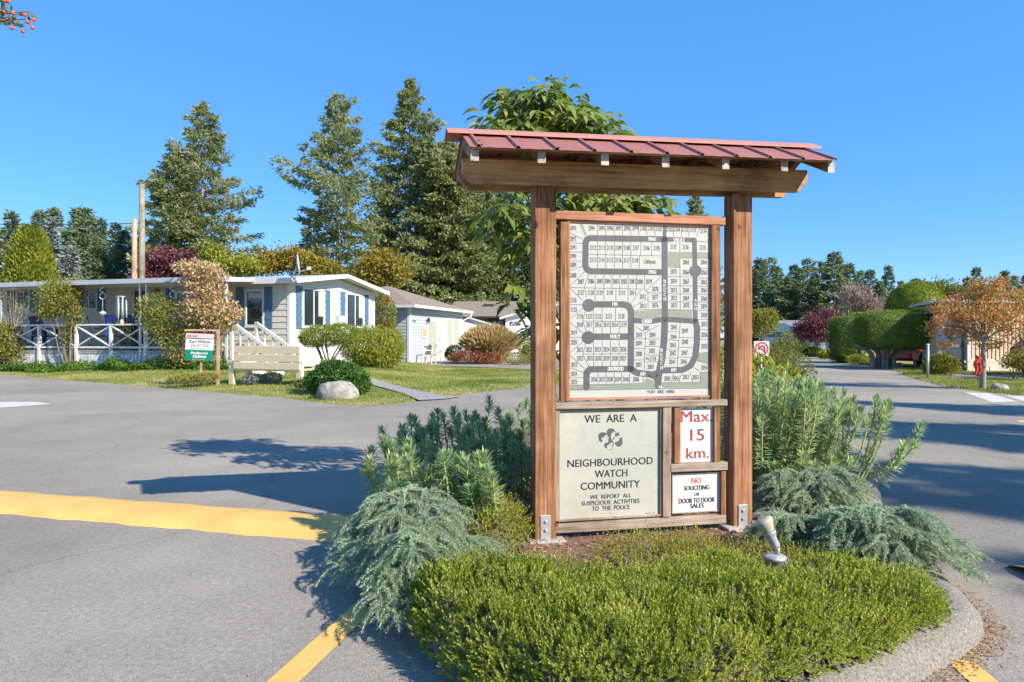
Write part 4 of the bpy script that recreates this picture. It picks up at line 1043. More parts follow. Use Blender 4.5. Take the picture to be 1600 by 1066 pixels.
# right cedars
def cedar_r(label, cx_, cy_, rx, ry, hz, n, seed, a0=0, a1=360, lift=.0):
    rr = random.Random(seed); L_ = []
    for k in range(n):
        a = math.radians(rr.uniform(a0, a1)); r = rr.uniform(.35, 1)
        L_.append((cx_ + math.cos(a) * r * rx, cy_ + math.sin(a) * r * ry, rr.uniform(.4, 1) * hz, (cx_ + rr.uniform(-.2, .2) * rx, cy_ + rr.uniform(-.25, .25) * ry, ISLZ + rr.uniform(.02, .10) + lift)))
    return cedar('weeping_cedar', label, (cx_, cy_, ISLZ), L_, seed, per=20, hang=(.09, .20))
cedar_r('large blue-green weeping cedar nearest the kerb at right of island', 1.86, 3.42, .43, .36, .20, 95, 31)
cedar_r('blue-green weeping cedar with raised shoot behind the larger right cedar', 1.84, 4.25, .40, .34, .24, 70, 32)
cedar_r('low spreading arm of blue-green cedar just right of spotlight', 1.52, 3.62, .30, .12, .14, 20, 33, lift=-.02)

# spurge with bottle-brush stems
def spurge(label, spots, seed, lean, hrange, group='blue-green spurge clumps'):
    rg = np.random.default_rng(seed); rr = random.Random(seed)
    cen = (sum(s[0] for s in spots) / len(spots), sum(s[1] for s in spots) / len(spots), ISLZ)
    root = thing('spurge_plant', label, 'spurge', cen, group=group); c = np.array(cen)
    st = MB(); cu = Cloud(); cy = Cloud()
    for (x, y, h, lx_, ly_) in spots:
        n = 24; p0 = np.array((x, y, ISLZ - .01)) - c
        end = p0 + np.array((lx_, ly_, h)); mid = p0 + np.array((lx_ * .75, ly_ * .75, h * .35))
        ts = np.linspace(0, 1, n)[:, None]; pts = (1 - ts) ** 2 * p0 + 2 * ts * (1 - ts) * mid + ts ** 2 * end
        st.tube([tuple(p) for p in pts[::3]] + [tuple(pts[-1])], [.0055] * len(pts[::3]) + [.003], 6, cap=False)
        Lc = np.linalg.norm(np.diff(pts, axis=0), axis=1).sum()
        A = unit(np.gradient(pts, axis=0))
        m = 76; tt = rg.uniform(.38, 1.0, m) ** .8; tt = np.concatenate([tt, rg.uniform(.86, 1.0, 50)])
        i = np.clip((tt * (n - 1)).astype(int), 0, n - 2); P_ = pts[i] + (pts[i + 1] - pts[i]) * ((tt * (n - 1) - i)[:, None]); A_ = A[i]
        U, V_ = perp(A_, rg); ang = (1.35 - .95 * np.clip((tt - .84) / .16, 0, 1) + rg.normal(0, .18, len(tt)))[:, None]
        D = A_ * np.cos(ang) + U * np.sin(ang) - np.array((0, 0, .15)) * (1 - tt)[:, None]
        Ls = rg.uniform(.055, .088, len(tt)) * np.where(tt > .97, .72, 1)
        cu.add(*diamonds(P_, unit(D), Ls, .0115, rg, Nn=A_ + .01, fold=.0, wide=.62))
        m = 18; tt = rg.uniform(.12, .55, m); i = np.clip((tt * (n - 1)).astype(int), 0, n - 2); P_ = pts[i]; A_ = A[i]; U, V_ = perp(A_, rg)
        D = U + A_ * .1 - np.array((0, 0, .45)); cy.add(*diamonds(P_, unit(D), rg.uniform(.03, .055, m), .008, rg, Nn=A_ + .01))
    link('foliage', cu.mesh('foliage', L_EUPH), root); link('lower_leaves', cy.mesh('lower_leaves', L_EUPHY), root)
    st.build('stems', plain('spurge_stem_' + str(seed), (.34, .36, .14), .6), root, recalc=False)
    return root
rr = random.Random(9)
sp = []
for k in range(100):
    x = rr.uniform(-.75, .45); y = rr.uniform(4.35, 5.7); h = rr.uniform(.28, .50) + .14 * (y - 4.4) * .8
    sp.append((x, y, min(h, .70) * (1 if x > -.45 else .85), rr.uniform(-.24, .08), rr.uniform(-.26, .08)))
for k in range(44):
    x = rr.uniform(-.74, -.02); sp.append((x, 3.80 + .71 * (.13 - x) - rr.uniform(.0, .36), rr.uniform(.28, .50), rr.uniform(-.20, .06), rr.uniform(-.20, -.04)))
spurge('blue-green spurge clump behind cedar, left of the left post', sp, 41, 0, 0)
sp = []
for k in range(40):
    sp.append((rr.uniform(.2, 1.3), rr.uniform(5.0, 6.2), rr.uniform(.45, .65), rr.uniform(-.15, .15), rr.uniform(-.1, .1)))
spurge('spurge clump hidden directly behind the notice board', sp, 44, 0, 0)
sp = []
for k in range(150):
    x = rr.uniform(1.40, 2.35); y = rr.uniform(4.6, 5.7); h = rr.uniform(.48, .88) * (1 - .32 * max(0, x - 1.75))
    sp.append((x, y, h, rr.uniform(-.10, .24) + .10 * (x - 1.6), rr.uniform(-.25, .08)))
for k in range(16): sp.append((rr.uniform(1.45, 2.1), rr.uniform(4.55, 4.8), rr.uniform(.22, .42), rr.uniform(-.08, .2), rr.uniform(-.22, 0)))
sp += [(2.3, 5.0, .52, .52, -.30), (2.25, 4.9, .40, .50, -.25), (2.2, 5.0, .62, .22, -.25), (2.0, 4.9, .80, .14, -.15), (2.3, 5.1, .30, .42, -.3)]
spurge('tall blue-green spurge clump right of the right post', sp, 42, 0, 0)

# generic leaf cluster bush: clumps of leaves on shells
def bush(name, label, cat, loc, blobs, mat, nleaf, lL, lW, seed, stems=None, group=None, droop=.0, up=.3, core=True, partname='foliage', shell=.75, parent=None):
    """blobs: (x,y,z,rx,ry,rz) local; leaves spread through the outer volume of each"""
    rg = np.random.default_rng(seed)
    root = thing(name, label, cat, loc, group=group) if parent is None else parent
    cl = Cloud(); vol = np.array([b[3] * b[4] + b[4] * b[5] + b[3] * b[5] for b in blobs]); vol = vol / vol.sum()
    for b, w in zip(blobs, vol):
        n = max(12, int(nleaf * w)); d = rvec(n, rg); r = rg.uniform(shell, 1.04, n) + .10 * wob(d * 3, 1.6, seed)
        P_ = np.array(b[:3]) + d * r[:, None] * np.array(b[3:6])
        P_ = P_[P_[:, 2] + loc[2] > -.02] if parent is None else P_; d = d[:len(P_)] if len(d) != len(P_) else d
        m = len(P_); dd = unit(P_ - np.array(b[:3]))
        D = unit(dd * .7 + np.array((0, 0, up - droop)) + rg.normal(0, .55, (m, 3)))
        cl.add(*diamonds(P_, D, lL * rg.uniform(.7, 1.25, m), lW, rg, Nn=unit(dd + rg.normal(0, .5, (m, 3))), fold=.05))
    link(partname, cl.mesh(partname, mat), root)
    if stems is not None:
        mb = MB()
        for (pts, r0, r1) in stems: mb.tube(pts, list(np.linspace(r0, r1, len(pts))), 7, cap=False)
        mb.build('stems' if name.find('tree') < 0 else 'trunk', M_BARK if stems else M_TWIG, root, recalc=False)
    return root
def auto_stems(blobs, n, seed, r=.01, base=(0, 0, 0), spread=.1):
    rr = random.Random(seed); S = []
    for k in range(n):
        b = blobs[k % len(blobs)]; p0 = Vector(base) + Vector((rr.uniform(-spread, spread), rr.uniform(-spread, spread), 0)); p3 = Vector(b[:3]) + Vector([rr.uniform(-.5, .5) * q for q in b[3:6]])
        m1 = p0.lerp(p3, .35) + Vector((rr.uniform(-.08, .08), rr.uniform(-.08, .08), .06)); m2 = p0.lerp(p3, .7) + Vector((rr.uniform(-.08, .08), rr.uniform(-.08, .08), .05))
        S.append(([p0, m1, m2, p3], r, r * .3))
    return S

# large-leaved tree behind the board
def bigleaf_tree():
    rg = np.random.default_rng(77); rr = random.Random(77)
    bx, by = .42, 5.35
    root = thing('broadleaf_tree', 'young broadleaf tree with large drooping leaves rising behind the notice board', 'tree', (bx, by, ISLZ))
    tr = MB(); V_all = []; Q_all = []; T_all = []; nv = 0
    trunk = [(0, 0, -.05), (.03, .02, .7), (-.02, .0, 1.4), (.02, .03, 2.1), (.03, 0, 2.7)]
    tr.tube(trunk, [.035, .03, .024, .016, .008], 10, cap=False)
    ends = []
    # targets in pixels (u,v) + depth
    tg = [(775, 330, 5.0), (765, 350, 5.1), (790, 320, 4.9), (810, 345, 5.0), (800, 400, 5.2), (812, 450, 5.1), (815, 480, 5.0), (820, 370, 4.8), (780, 375, 5.3), (805, 300, 5.3),
          (820, 160, 5.2), (790, 175, 5.1), (770, 190, 5.0), (850, 155, 5.1), (875, 150, 5.3), (835, 185, 5.0), (880, 180, 5.0), (900, 195, 5.2), (925, 200, 5.1), (860, 205, 5.4), (812, 205, 5.2), (965, 208, 5.0), (790, 205, 4.9), (935, 190, 5.5), (800, 150, 5.3), (835, 148, 5.0), (862, 140, 5.2), (895, 165, 5.3), (845, 170, 5.3), (785, 160, 5.2), (910, 178, 5.0), (950, 203, 5.2), (760, 205, 5.3), (825, 200, 5.0), (880, 200, 5.5),
          (880, 305, 5.0), (900, 318, 5.1), (925, 312, 5.0), (945, 320, 5.2), (970, 312, 5.0), (995, 315, 5.2), (1020, 308, 5.1), (1000, 330, 5.3), (890, 330, 5.3), (960, 335, 5.4), (1030, 322, 5.0), (915, 335, 5.5), (985, 300, 5.4), (855, 230, 5.2), (820, 260, 5.3), (900, 240, 5.3), (940, 250, 5.3),
          (830, 520, 5.2), (1180, 470, 5.6), (1150, 440, 5.5)][:-2]
    for (u, v, Y) in tg:
        p = Vector(at(u, v, Y)) - Vector((bx, by, ISLZ))
        h = max(.5, min(2.5, p.z - .35)); b = Vector((.02, .01, h)); m = b.lerp(p, .5) + Vector((0, 0, .10))
        pts = catmull([b, m, p], 4); tr.tube(pts, list(np.linspace(.012, .003, len(pts))), 5, cap=False)
        ends.append((p, (p - m).normalized()))
        for q in (.45, .75):
            ends.append((pts[int(q * (len(pts) - 1))], (p - b).normalized()))
    P_ = []; D_ = []
    for (p, d) in ends:
        k = rr.randint(13, 18)
        for j in range(k):
            a = rr.uniform(0, 2 * PI); o = Vector((math.cos(a), math.sin(a), rr.uniform(-.7, .45))); dd = (d * .35 + o).normalized()
            P_.append(tuple(p + dd * rr.uniform(.0, .07) + Vector((rr.uniform(-.08, .08), rr.uniform(-.08, .08), rr.uniform(-.06, .06))))); D_.append(tuple(dd))
    P_ = np.array(P_); D_ = np.array(D_); n = len(P_); Nn = unit(np.c_[rg.normal(0, .35, (n, 2)), np.ones(n)] - D_ * .3)
    V, Q, T = leaves6(P_, D_, rg.uniform(.095, .165, n), rg.uniform(.042, .068, n), Nn, droop=.7)
    link('crown', mesh_mixed('crown', V, Q, T, L_DOG), root); tr.build('trunk', M_BARK, root, recalc=False)
bigleaf_tree()

# shrubs further back in the island, right of the board
def isl_bush(label, u, v, Y, blobs, mat, n, lL, lW, seed, **kw):
    x, y, z = at(u, v, Y); return bush('shrub', label, 'shrub', (x, y, ISLZ), blobs, mat, n, lL, lW, seed, **kw)
bl = [(0, 0, .47, .4, .4, .40), (.35, .1, .40, .3, .3, .36), (-.35, .1, .5, .35, .3, .42), (.05, .3, .5, .35, .3, .36)]
isl_bush('broad-leaved yellow-green shrub behind the tall right spurge', 1185, 600, 8.0, bl, L_BAMB, 2600, .10, .035, 51, stems=auto_stems(bl, 8, 1))
bl = [(0, 0, .55, .45, .45, .5), (.5, .4, .45, .4, .4, .42), (-.6, .3, .5, .45, .45, .45)]
isl_bush('rounded olive shrub at far end of island beside road', 1205, 580, 11.4, bl, L_OLIVE, 7000, .05, .02, 52, stems=auto_stems(bl, 8, 2))
# ---------------------------------------------------------------- buildings
AZ = math.atan2(.96, .28)
D1 = Vector((.28, .96, 0)); D2 = Vector((-.96, .28, 0))
class Wall:
    """a vertical face in a building's local frame: origin + a*along + o*out"""
    def __init__(s, root, org, along, out):
        s.root = root; s.org = Vector(org); s.al = Vector(along); s.out = Vector(out)
        R = Matrix.Rotation(root.rotation_euler.z, 3, 'Z'); s.R = R
        s.wo = Vector(root.location) + R @ s.org; s.wa = R @ s.al
    def pt(s, a, z, o=0): return s.org + s.al * a + s.out * o + Vector((0, 0, z))
    def px(s, u, v):
        k = (u - 800) / F
        a = (k * s.wo.y - s.wo.x) / (s.wa.x - k * s.wa.y); Y = s.wo.y + a * s.wa.y
        return a, CH - (v - HZ) / F * Y
    def box(s, mb, a0, a1, z0, z1, o0, o1):
        P = []
        for z in (z0, z1):
            for (a, o) in ((a0, o0), (a1, o0), (a1, o1), (a0, o1)): P.append(s.pt(a, z, o))
        mb.hexa(P)
    def laps(s, mb, a0, a1, z0, z1, pitch=.18, top=None):
        z = z0
        while z < z1 - .001:
            zt = min(z + pitch, z1)
            if top: 
                # clip the strip against a sloping top: split along a
                m = 12
                for i in range(m):
                    b0 = a0 + (a1 - a0) * i / m; b1 = a0 + (a1 - a0) * (i + 1) / m; q0 = min(zt, top(b0)); q1 = min(zt, top(b1))
                    if q0 <= z and q1 <= z: continue
                    q0 = max(q0, z); q1 = max(q1, z)
                    mb.add([s.pt(b0, z, .022), s.pt(b1, z, .022), s.pt(b1, q1, .003), s.pt(b0, q0, .003)], [(0, 1, 2, 3)])
            else: mb.add([s.pt(a0, z, .022), s.pt(a1, z, .022), s.pt(a1, zt, .003), s.pt(a0, zt, .003)], [(0, 1, 2, 3)])
            mb.add([s.pt(a0, z, .003), s.pt(a1, z, .003), s.pt(a1, z, .022), s.pt(a0, z, .022)], [(0, 1, 2, 3)])
            z = zt
def window(W, u0, v0, u1, v1, parent, split=.5, fw=.055, curtain=False, vals=None):
    if vals: a0, a1, z0, z1 = vals
    else:
        a0, zt = W.px(u0, v0); a1, zb = W.px(u1, v1); a0, a1 = min(a0, a1), max(a0, a1)
        za = W.px((u0 + u1) / 2, v0)[1]; zb = W.px((u0 + u1) / 2, v1)[1]; z0, z1 = zb, za
    w = thing_part('window', parent)
    mb = MB()
    W.box(mb, a0, a0 + fw, z0, z1, .004, .05); W.box(mb, a1 - fw, a1, z0, z1, .004, .05)
    W.box(mb, a0 + fw, a1 - fw, z0, z0 + fw, .004, .049); W.box(mb, a0 + fw, a1 - fw, z1 - fw, z1, .004, .049)
    if split:
        am = a0 + (a1 - a0) * split; W.box(mb, am - .02, am + .02, z0 + fw, z1 - fw, .004, .046)
    W.box(mb, a0 - .02, a1 + .02, z0 - .03, z0, .004, .065)
    mb.build('frame', M_TRIM, w)
    mb = MB(); W.box(mb, a0 + fw, a1 - fw, z0 + fw, z1 - fw, .0235, .028); mb.build('pane', M_GLASS, w)
    if curtain:
        mb = MB(); h = (z1 - z0)
        cw = (a1 - a0) * .22
        for k in range(8): 
            b = a1 - fw - cw + cw * k / 8; W.box(mb, b, b + cw / 8 * .8, z0 + fw + h * .25, z1 - fw, .0265, .029 + .002 * (k % 2))
        mb.build('curtain', M_CURT, w)
    return (a0, a1, z0, z1)
def thing_part(name, parent):
    o = bpy.data.objects.new(name, None); COL.objects.link(o); o.parent = parent; return o
def shutter(W, u0, v0, u1, v1, parent):
    a0 = W.px(u0, v0)[0]; a1 = W.px(u1, v0)[0]; a0, a1 = min(a0, a1), max(a0, a1); uc = (u0 + u1) / 2
    z1 = W.px(uc, v0)[1]; z0 = W.px(uc, v1)[1]; mb = MB()
    n = 4; w = (a1 - a0) / n
    for k in range(n): W.box(mb, a0 + k * w + .004, a0 + (k + 1) * w - .004, z0, z1, .004, .030)
    W.box(mb, a0, a1, z0 + .25, z0 + .33, .031, .037); W.box(mb, a0, a1, z1 - .33, z1 - .25, .031, .037); W.box(mb, a0, a1, z0 + .001, z1 - .001, .004, .016)
    mb.build('shutter', M_SHUT, parent)

# ======== mobile home on the left
C0 = (-6.5, 20, 0)
mh = thing('mobile_home', 'white mobile home with blue shutters and covered front porch', 'house', C0, AZ)
LH = 15.6; WX = 5.2
We = Wall(mh, (0, 0, 0), (1, 0, 0), (0, -1, 0)); Ws = Wall(mh, (0, 0, 0), (0, 1, 0), (-1, 0, 0))
zE = 2.93; zR = 3.26
def gtop(a): return zE - .04 + (zR - zE) * (1 - abs(a - WX / 2) / (WX / 2))
mb = MB(); We.laps(mb, .10, WX - .08, .62, 3.3, top=gtop); mb.build('wall', M_WHITE, mh, recalc=False)['label'] = 'white clapboard gable end wall'
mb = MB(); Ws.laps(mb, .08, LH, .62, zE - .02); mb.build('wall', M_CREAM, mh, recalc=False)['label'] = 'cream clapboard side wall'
mb = MB()
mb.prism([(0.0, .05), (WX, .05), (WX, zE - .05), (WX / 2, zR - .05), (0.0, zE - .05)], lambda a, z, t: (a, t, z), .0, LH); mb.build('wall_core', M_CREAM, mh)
for a in (-.012, WX - .09):
    mb = MB(); We.box(mb, a, a + .10, .60, zE - .02 if a < 1 else zE, -.03, .022); mb.build('corner_trim', M_TRIM, mh)
mb = MB(); Ws.box(mb, -.0, .085, .60, zE - .02, .004, .024); mb.build('corner_trim', M_TRIM, mh)
# skirting
mb = MB(); We.box(mb, 0.0, WX, -.02, .60, .002, .012); Ws.box(mb, 0.0, LH, -.02, .60, .002, .012)
for k in range(40): We.box(mb, k * .13, k * .13 + .03, -.02, .598, .0125, .02)
mb.build('skirting', M_WHITE, mh)
# roof slabs with overhang
OH = .32; OG = .42
for sgn in (0, 1):
    mb = MB()
    if sgn == 0: P0 = [(-OH, zE - .02), (WX / 2, zR + .02), (WX / 2, zR + .07), (-OH, zE + .03)]
    else: P0 = [(WX / 2 + .0, zR + .02), (WX + OH, zE - .02), (WX + OH, zE + .03), (WX / 2, zR + .07)]
    mb.prism(P0, lambda a, z, t: (a, t, z), -OG, LH); mb.build('roof', M_GREYM, mh)
mb = MB()
for P0 in ([(-OH - .02, zE - .12), (WX / 2, zR - .055), (WX / 2, zR + .055), (-OH - .02, zE + .01)], [(WX / 2, zR - .055), (WX + OH + .02, zE - .12), (WX + OH + .02, zE + .01), (WX / 2, zR + .055)]):
    mb.prism(P0, lambda a, z, t: (a, t, z), -OG - .03, -OG - .002)
mb.box(-OH - .05, -OH - .021, -OG - .03, LH, zE - .12, zE + .02); mb.build('fascia', M_TRIM, mh)
mb = MB()
for P0 in ([(-OH, zE - .055), (WX / 2, zR - .03), (WX / 2, zR + .018), (-OH, zE - .022)], [(WX / 2, zR - .03), (WX + OH, zE - .055), (WX + OH, zE - .022), (WX / 2, zR + .018)]):
    mb.prism(P0, lambda a, z, t: (a, t, z), -OG, -.02)
mb.build('soffit', M_TRIM, mh)
# windows
window(We, 471.5, 451, 505, 512, mh, .5, curtain=True); shutter(We, 461.5, 447, 470.5, 514, mh); shutter(We, 507.5, 454, 515, 514, mh)
window(We, 539.5, 459, 566.5, 512, mh, .5, curtain=True); shutter(We, 531, 456, 538.5, 510, mh); shutter(We, 569, 461, 575, 508, mh)
mb = MB(); a0, z1 = We.px(520, 493); a1, z0 = We.px(531, 506); We.box(mb, a0, a1, z0, z1, .004, .22); mb.build('vent_box', M_ALU, mh)
window(Ws, 384, 452.5, 413.5, 510.5, mh, None, fw=.06); shutter(Ws, 369, 449, 381.5, 513, mh); shutter(Ws, 413.5, 448, 426, 513, mh)
mb = MB(); a0, z1 = Ws.px(389, 455); a1, _ = Ws.px(411, 455)
for k in range(10):
    b0 = min(a0, a1) + abs(a1 - a0) * k / 10; Ws.box(mb, b0, b0 + abs(a1 - a0) / 10 * .85, z1 - .22, z1 - .07, .027, .031)
mb.build('valance', M_CURT, mh)
window(Ws, 127.5, 456, 153.5, 484.5, mh, .5); shutter(Ws, 153.5, 452, 165, 487.5, mh)
window(Ws, 28, 455, 48, 484, mh, .5); shutter(Ws, 48.5, 453, 60, 487, mh); shutter(Ws, 12, 452, 24, 487, mh)
shutter(Ws, 259.5, 451, 272, 490, mh); window(Ws, 276, 455, 312, 490, mh, .5)
# door
dr = thing_part('door', mh); a0, _ = Ws.px(233, 455); a1, _ = Ws.px(212, 455); mb = MB(); Ws.box(mb, a0, a1, .88, 2.72, .024, .048); mb.build('door_leaf', M_DARK, dr)
mb = MB(); Ws.box(mb, a0 - .07, a0, .88, 2.79, .004, .055); Ws.box(mb, a1, a1 + .07, .88, 2.79, .004, .055); Ws.box(mb, a0, a1, 2.721, 2.79, .004, .054); mb.build('frame', M_CREAM, dr)
mb = MB(); a_, z_ = Ws.px(247, 456); mb.lathe([(.02, 0), (.05, .03), (.11, .06), (.09, .10), (.02, .14)], Ws.pt(a_, z_ - .05, .10), (0, 0, 1), 12); mb.tube([Ws.pt(a_, z_ + .05, .02), Ws.pt(a_, z_ + .08, .1)], .012, 6)
mb.build('porch_lamp', plain('brass', (.35, .24, .08), .4, metal=.6), mh)
mb = MB(); a_, z_ = Ws.px(209, 459); Ws.box(mb, a_ - .03, a_ + .03, z_ - .05, z_ + .05, .016, .05); mb.build('door_bell', M_DARK, mh)
mb = MB(); a_, z_ = We.px(456, 462); We.box(mb, a_ - .03, a_ + .04, z_ - .09, z_ + .09, .023, .05); mb.build('house_number_plate', M_CURT, mh)
# awning over porch
AX = -1.47
Wa = Wall(mh, (AX, 0, 0), (0, 1, 0), (-1, 0, 0))
ay0 = Wa.px(356, 435)[0]; ay1 = LH
mb = MB(); n = 40
mb.prism([(AX - .10, 2.885), (-.30, 2.96), (-.30, 2.99), (AX - .10, 2.915)], lambda a, z, t: (a, t, z), ay0, ay1)
mb.build('awning', M_GREYM, mh)
mb = MB(); mb.box(AX - .16, AX - .101, ay0 - .02, ay1, 2.80, 2.935); mb.build('gutter', M_GREYM, mh)
mb = MB(); mb.prism([(AX - .10, 2.78), (-.30, 2.88), (-.30, 2.958), (AX - .10, 2.884)], lambda a, z, t: (a, t, z), ay0 - .018, ay0 - .001); mb.build('awning_end', M_GREYM, mh)
Wr = Wall(mh, (AX + .05, 0, 0), (0, 1, 0), (-1, 0, 0))
def post_at(u, w=.055, mat=M_TRIM, z0=0, name='porch_post', double=False):
    a = Wr.px(u, 500)[0]; mb = MB(); mb.box(AX + .02, AX + .02 + w, a - w / 2, a + w / 2, z0, 2.86); mb.build(name, mat, mh)
for u in (1, 111): post_at(u, .055, M_ALU)
for u in (219, 229): post_at(u, .045, M_ALU)
post_at(352.5, .075)
# deck
dy0 = Wr.px(362, 540)[0]; dy1 = LH - .8
mb = MB(); mb.box(AX + .04, -.03, dy0, dy1, .78, .85)
for k in range(int((dy1 - dy0) / .14)): mb.box(AX + .03, -.03, dy0 + k * .14, dy0 + k * .14 + .13, .851, .872)
mb.build('deck', M_DECKW, mh)
mb = MB()
y = dy0
while y < dy1: mb.box(AX + .055, AX + .07, y, y + .10, -.02, .775); y += .125
mb.box(AX + .072, AX + .085, dy0, dy1, -.02, .775); mb.build('deck_skirt', plain('old_white_boards', (.62, .60, .55), .85, var=.25, scale=6), mh)
rail = thing_part('porch_railing', mh)
mb = MB(); mb.box(AX - .01, AX + .09, dy0, dy1, 1.60, 1.645); mb.build('top_rail', plain('peeling_white_paint', (.70, .67, .60), .8, var=.2, scale=12), rail)
mpw = MATS['peeling_white_paint']
mb = MB(); mb.box(AX + .01, AX + .05, dy0, dy1, .93, .985); mb.build('bottom_rail', mpw, rail)
us = [355, 310, 268, 228, 174, 120, 62, 4, -60]
ys_ = [Wr.px(u, 520)[0] for u in us]; ys_ = [y for y in ys_ if y < dy1]
for y in ys_:
    mbp = MB(); mbp.box(AX - .005, AX + .075, y - .04, y + .04, .45, 1.598); mbp.build('rail_post', mpw, rail)
for i in range(len(ys_) - 1):
    mb = MB(); a, b = ys_[i] + .04, ys_[i + 1] - .04
    mb.bar((AX + .02, a, 1.0), (AX + .02, b, 1.585), .03, .055, up=(1, 0, 0)); mb.bar((AX + .051, a, 1.585), (AX + .051, b, 1.0), .028, .055, up=(1, 0, 0)); mb.build('cross_brace', mpw, rail)
# stairs with white handrails
st = thing_part('porch_steps', mh)
sy0 = dy0; yE = Wr.px(412, 541)[0]
for xo in (AX + .05, -.35):
    mb = MB(); mb.box(xo - .04, xo + .04, sy0 - .04, sy0 + .04, 0, 1.70)
    mb.bar((xo, sy0, 1.66), (xo, yE - .35, .80), .08, .09); mb.box(xo - .04, xo + .04, yE - .40, yE - .32, 0, .84); mb.build('handrail', M_TRIM, st)
    mb = MB()
    for k in range(1, 5):
        t_ = k / 5; y = sy0 + (yE - .35 - sy0) * t_; mb.box(xo - .018, xo + .018, y - .018, y + .018, .85 - .85 * t_, 1.62 - .86 * t_)
    mb.build('balusters', M_TRIM, st)
for k in range(4):
    mb = MB(); z = .85 - (k + 1) * .17; y1_ = sy0 - k * .29; mb.box(AX + .09, -.40, y1_ - .30, y1_, z - .04, z); mb.build('tread', M_DECKW, st)
mb = MB()
for xo in (AX + .09, -.40): mb.prism([(sy0, .8), (sy0 - 1.2, .05), (sy0 - 1.2, -.02), (sy0, -.02)], lambda a, z, t: (t, a, z), xo - .02, xo + .02)
mb.build('stringer', M_TRIM, st)
# satellite dish
sx, sy_, sz = at(455, 436, 19.35)
dish = thing('satellite_dish', 'small grey satellite dish on mast at roof corner of mobile home', 'satellite dish', (sx, sy_, sz))
mb = MB(); mb.tube([(-.08, .12, -.04), (0, 0, .02), (.13, 0, .24), (.14, 0, .34)], .022, 8); mb.tube([(.05, .02, -.06), (0, 0, .02)], .02, 8); mb.build('mast', M_ALU, dish)
mb = MB(); mb.lathe([(.0, .0), (.12, .008), (.22, .028), (.29, .055), (.285, .062), (.215, .036), (.12, .018), (0, .012)], (.15, .0, .42), (1, .22, .10), 28, cap=False); mb.build('reflector', plain('dish_grey', (.42, .42, .45), .5), dish)
mb = MB(); mb.tube([(.16, 0, .22), (.40, -.10, .22), (.55, -.16, .28)], .014, 8); mb.box(.50, .60, -.20, -.12, .24, .33); mb.build('feed_arm', M_ALU, dish)
mb = MB(); zz = at(453, 453, 19.7); q = Vector(zz)
# hanging ornaments under the awning
def hook(u, v0, v1, lab, kind):
    a, z = Wa.px(u, v0); p = mh.matrix_basis @ Vector((AX, a, 0)) if False else (Matrix.Rotation(AZ, 3, 'Z') @ Vector((AX + .05, a, 0)) + Vector(C0))
    r = thing('hanging_ornament' if kind != 'chime' else 'wind_chime', lab, 'ornament' if kind != 'chime' else 'wind chime', (p.x, p.y, 2.79))
    mb = MB(); mb.smooth = True
    if kind == 'spiral':
        pts = [Vector((.10 * t_ * (1 - t_) * 4 * math.cos(t_ * 9), 0, -.02 - t_ * .32)) for t_ in np.linspace(0, .55, 10)]
        pts += [Vector((.09 * math.cos(q_), 0, -.32 + .09 * math.sin(q_))) for q_ in np.linspace(2.2, 8, 16)]
        mb.tube(pts, .014, 6); mb.build('hook', M_TRIM, r)
        if v1:
            mb = MB(); L_ = (v1 - v0) / F * 20.5; mb.tube([(0, 0, -.35), (0, 0, -L_)], .006, 5); mb.lathe([(.01, 0), (.10, -.06), (.09, -.10), (.01, -.16)], (0, 0, -L_ * .72), n=10); mb.build('pendant', plain('pale_blue_glass' + str(u), (.35, .45, .48), .3), r)
    else:
        mb.tube([(0, 0, 0), (0, 0, -.4)], .005, 5); mb.lathe([(.16, 0), (.16, -.02)], (0, 0, -.34), n=14)
        for k in range(7):
            q_ = k / 7 * 2 * PI; L_ = .55 + .05 * (k % 3); mb.tube([(.13 * math.cos(q_), .13 * math.sin(q_), -.36), (.13 * math.cos(q_), .13 * math.sin(q_), -.36 - L_)], .018, 7)
        mb.tube([(0, 0, -.4), (0, 0, -1.05)], .005, 5); mb.lathe([(.03, 0), (.05, -.08), (.02, -.16)], (0, 0, -1.02), n=10); mb.build('tubes', plain('pale_aqua_metal', (.50, .58, .58), .4), r)
hook(158, 440, 494, 'white spiral hook with hanging glass ornament by first porch window', 'spiral')
hook(188, 440, 488, 'pale tubular wind chime hanging under the porch roof', 'chime')
hook(268, 440, 0, 'plain white spiral hook right of the brass porch lamp', 'spiral')
# porch furniture
def w_of(xl, yl, z): 
    v = Matrix.Rotation(AZ, 3, 'Z') @ Vector((xl, yl, 0)) + Vector(C0); return (v.x, v.y, z)
def porch_chair(label, yl, mat, rz, xl=-.75, group='chairs on the porch'):
    r = thing('chair', label, 'chair', w_of(xl, yl, .873), AZ + rz, group=group)
    mb = MB(); mb.box(-.24, .24, -.24, .24, .40, .44); mb.build('seat', mat, r)
    mb = MB()
    for k in range(6): mb.bar((-.22 + k * .088, .22, .46), (-.22 + k * .088, .33, 1.02), .055, .02)
    mb.bar((-.26, .33, 1.02), (.26, .33, 1.02), .03, .06); mb.build('backrest', mat, r)
    for (x, y, l) in ((-.22, -.22, 1), (.22, -.22, 1), (-.22, .24, 0), (.22, .24, 0)):
        mb = MB(); mb.box(x - .022, x + .022, y - .022, y + .022, 0, .62 if l else .44); mb.build('leg', mat, r)
    for s in (-1, 1):
        mb = MB(); mb.bar((s * .26, -.26, .63), (s * .26, .26, .66), .06, .025); mb.build('armrest', mat, r)
    return r
M_NAVY = plain('navy_paint', (.02, .035, .09), .5)
porch_chair('bright blue slatted porch chair between rail posts', Wr.px(152, 530)[0], M_CHAIRB, 2.2)
porch_chair('bright blue porch chair nearest the twin awning posts', Wr.px(201, 530)[0], M_CHAIRB, 1.1)
porch_chair('dark navy porch chair at far left behind the railing', Wr.px(38, 530)[0], M_NAVY, 1.6)
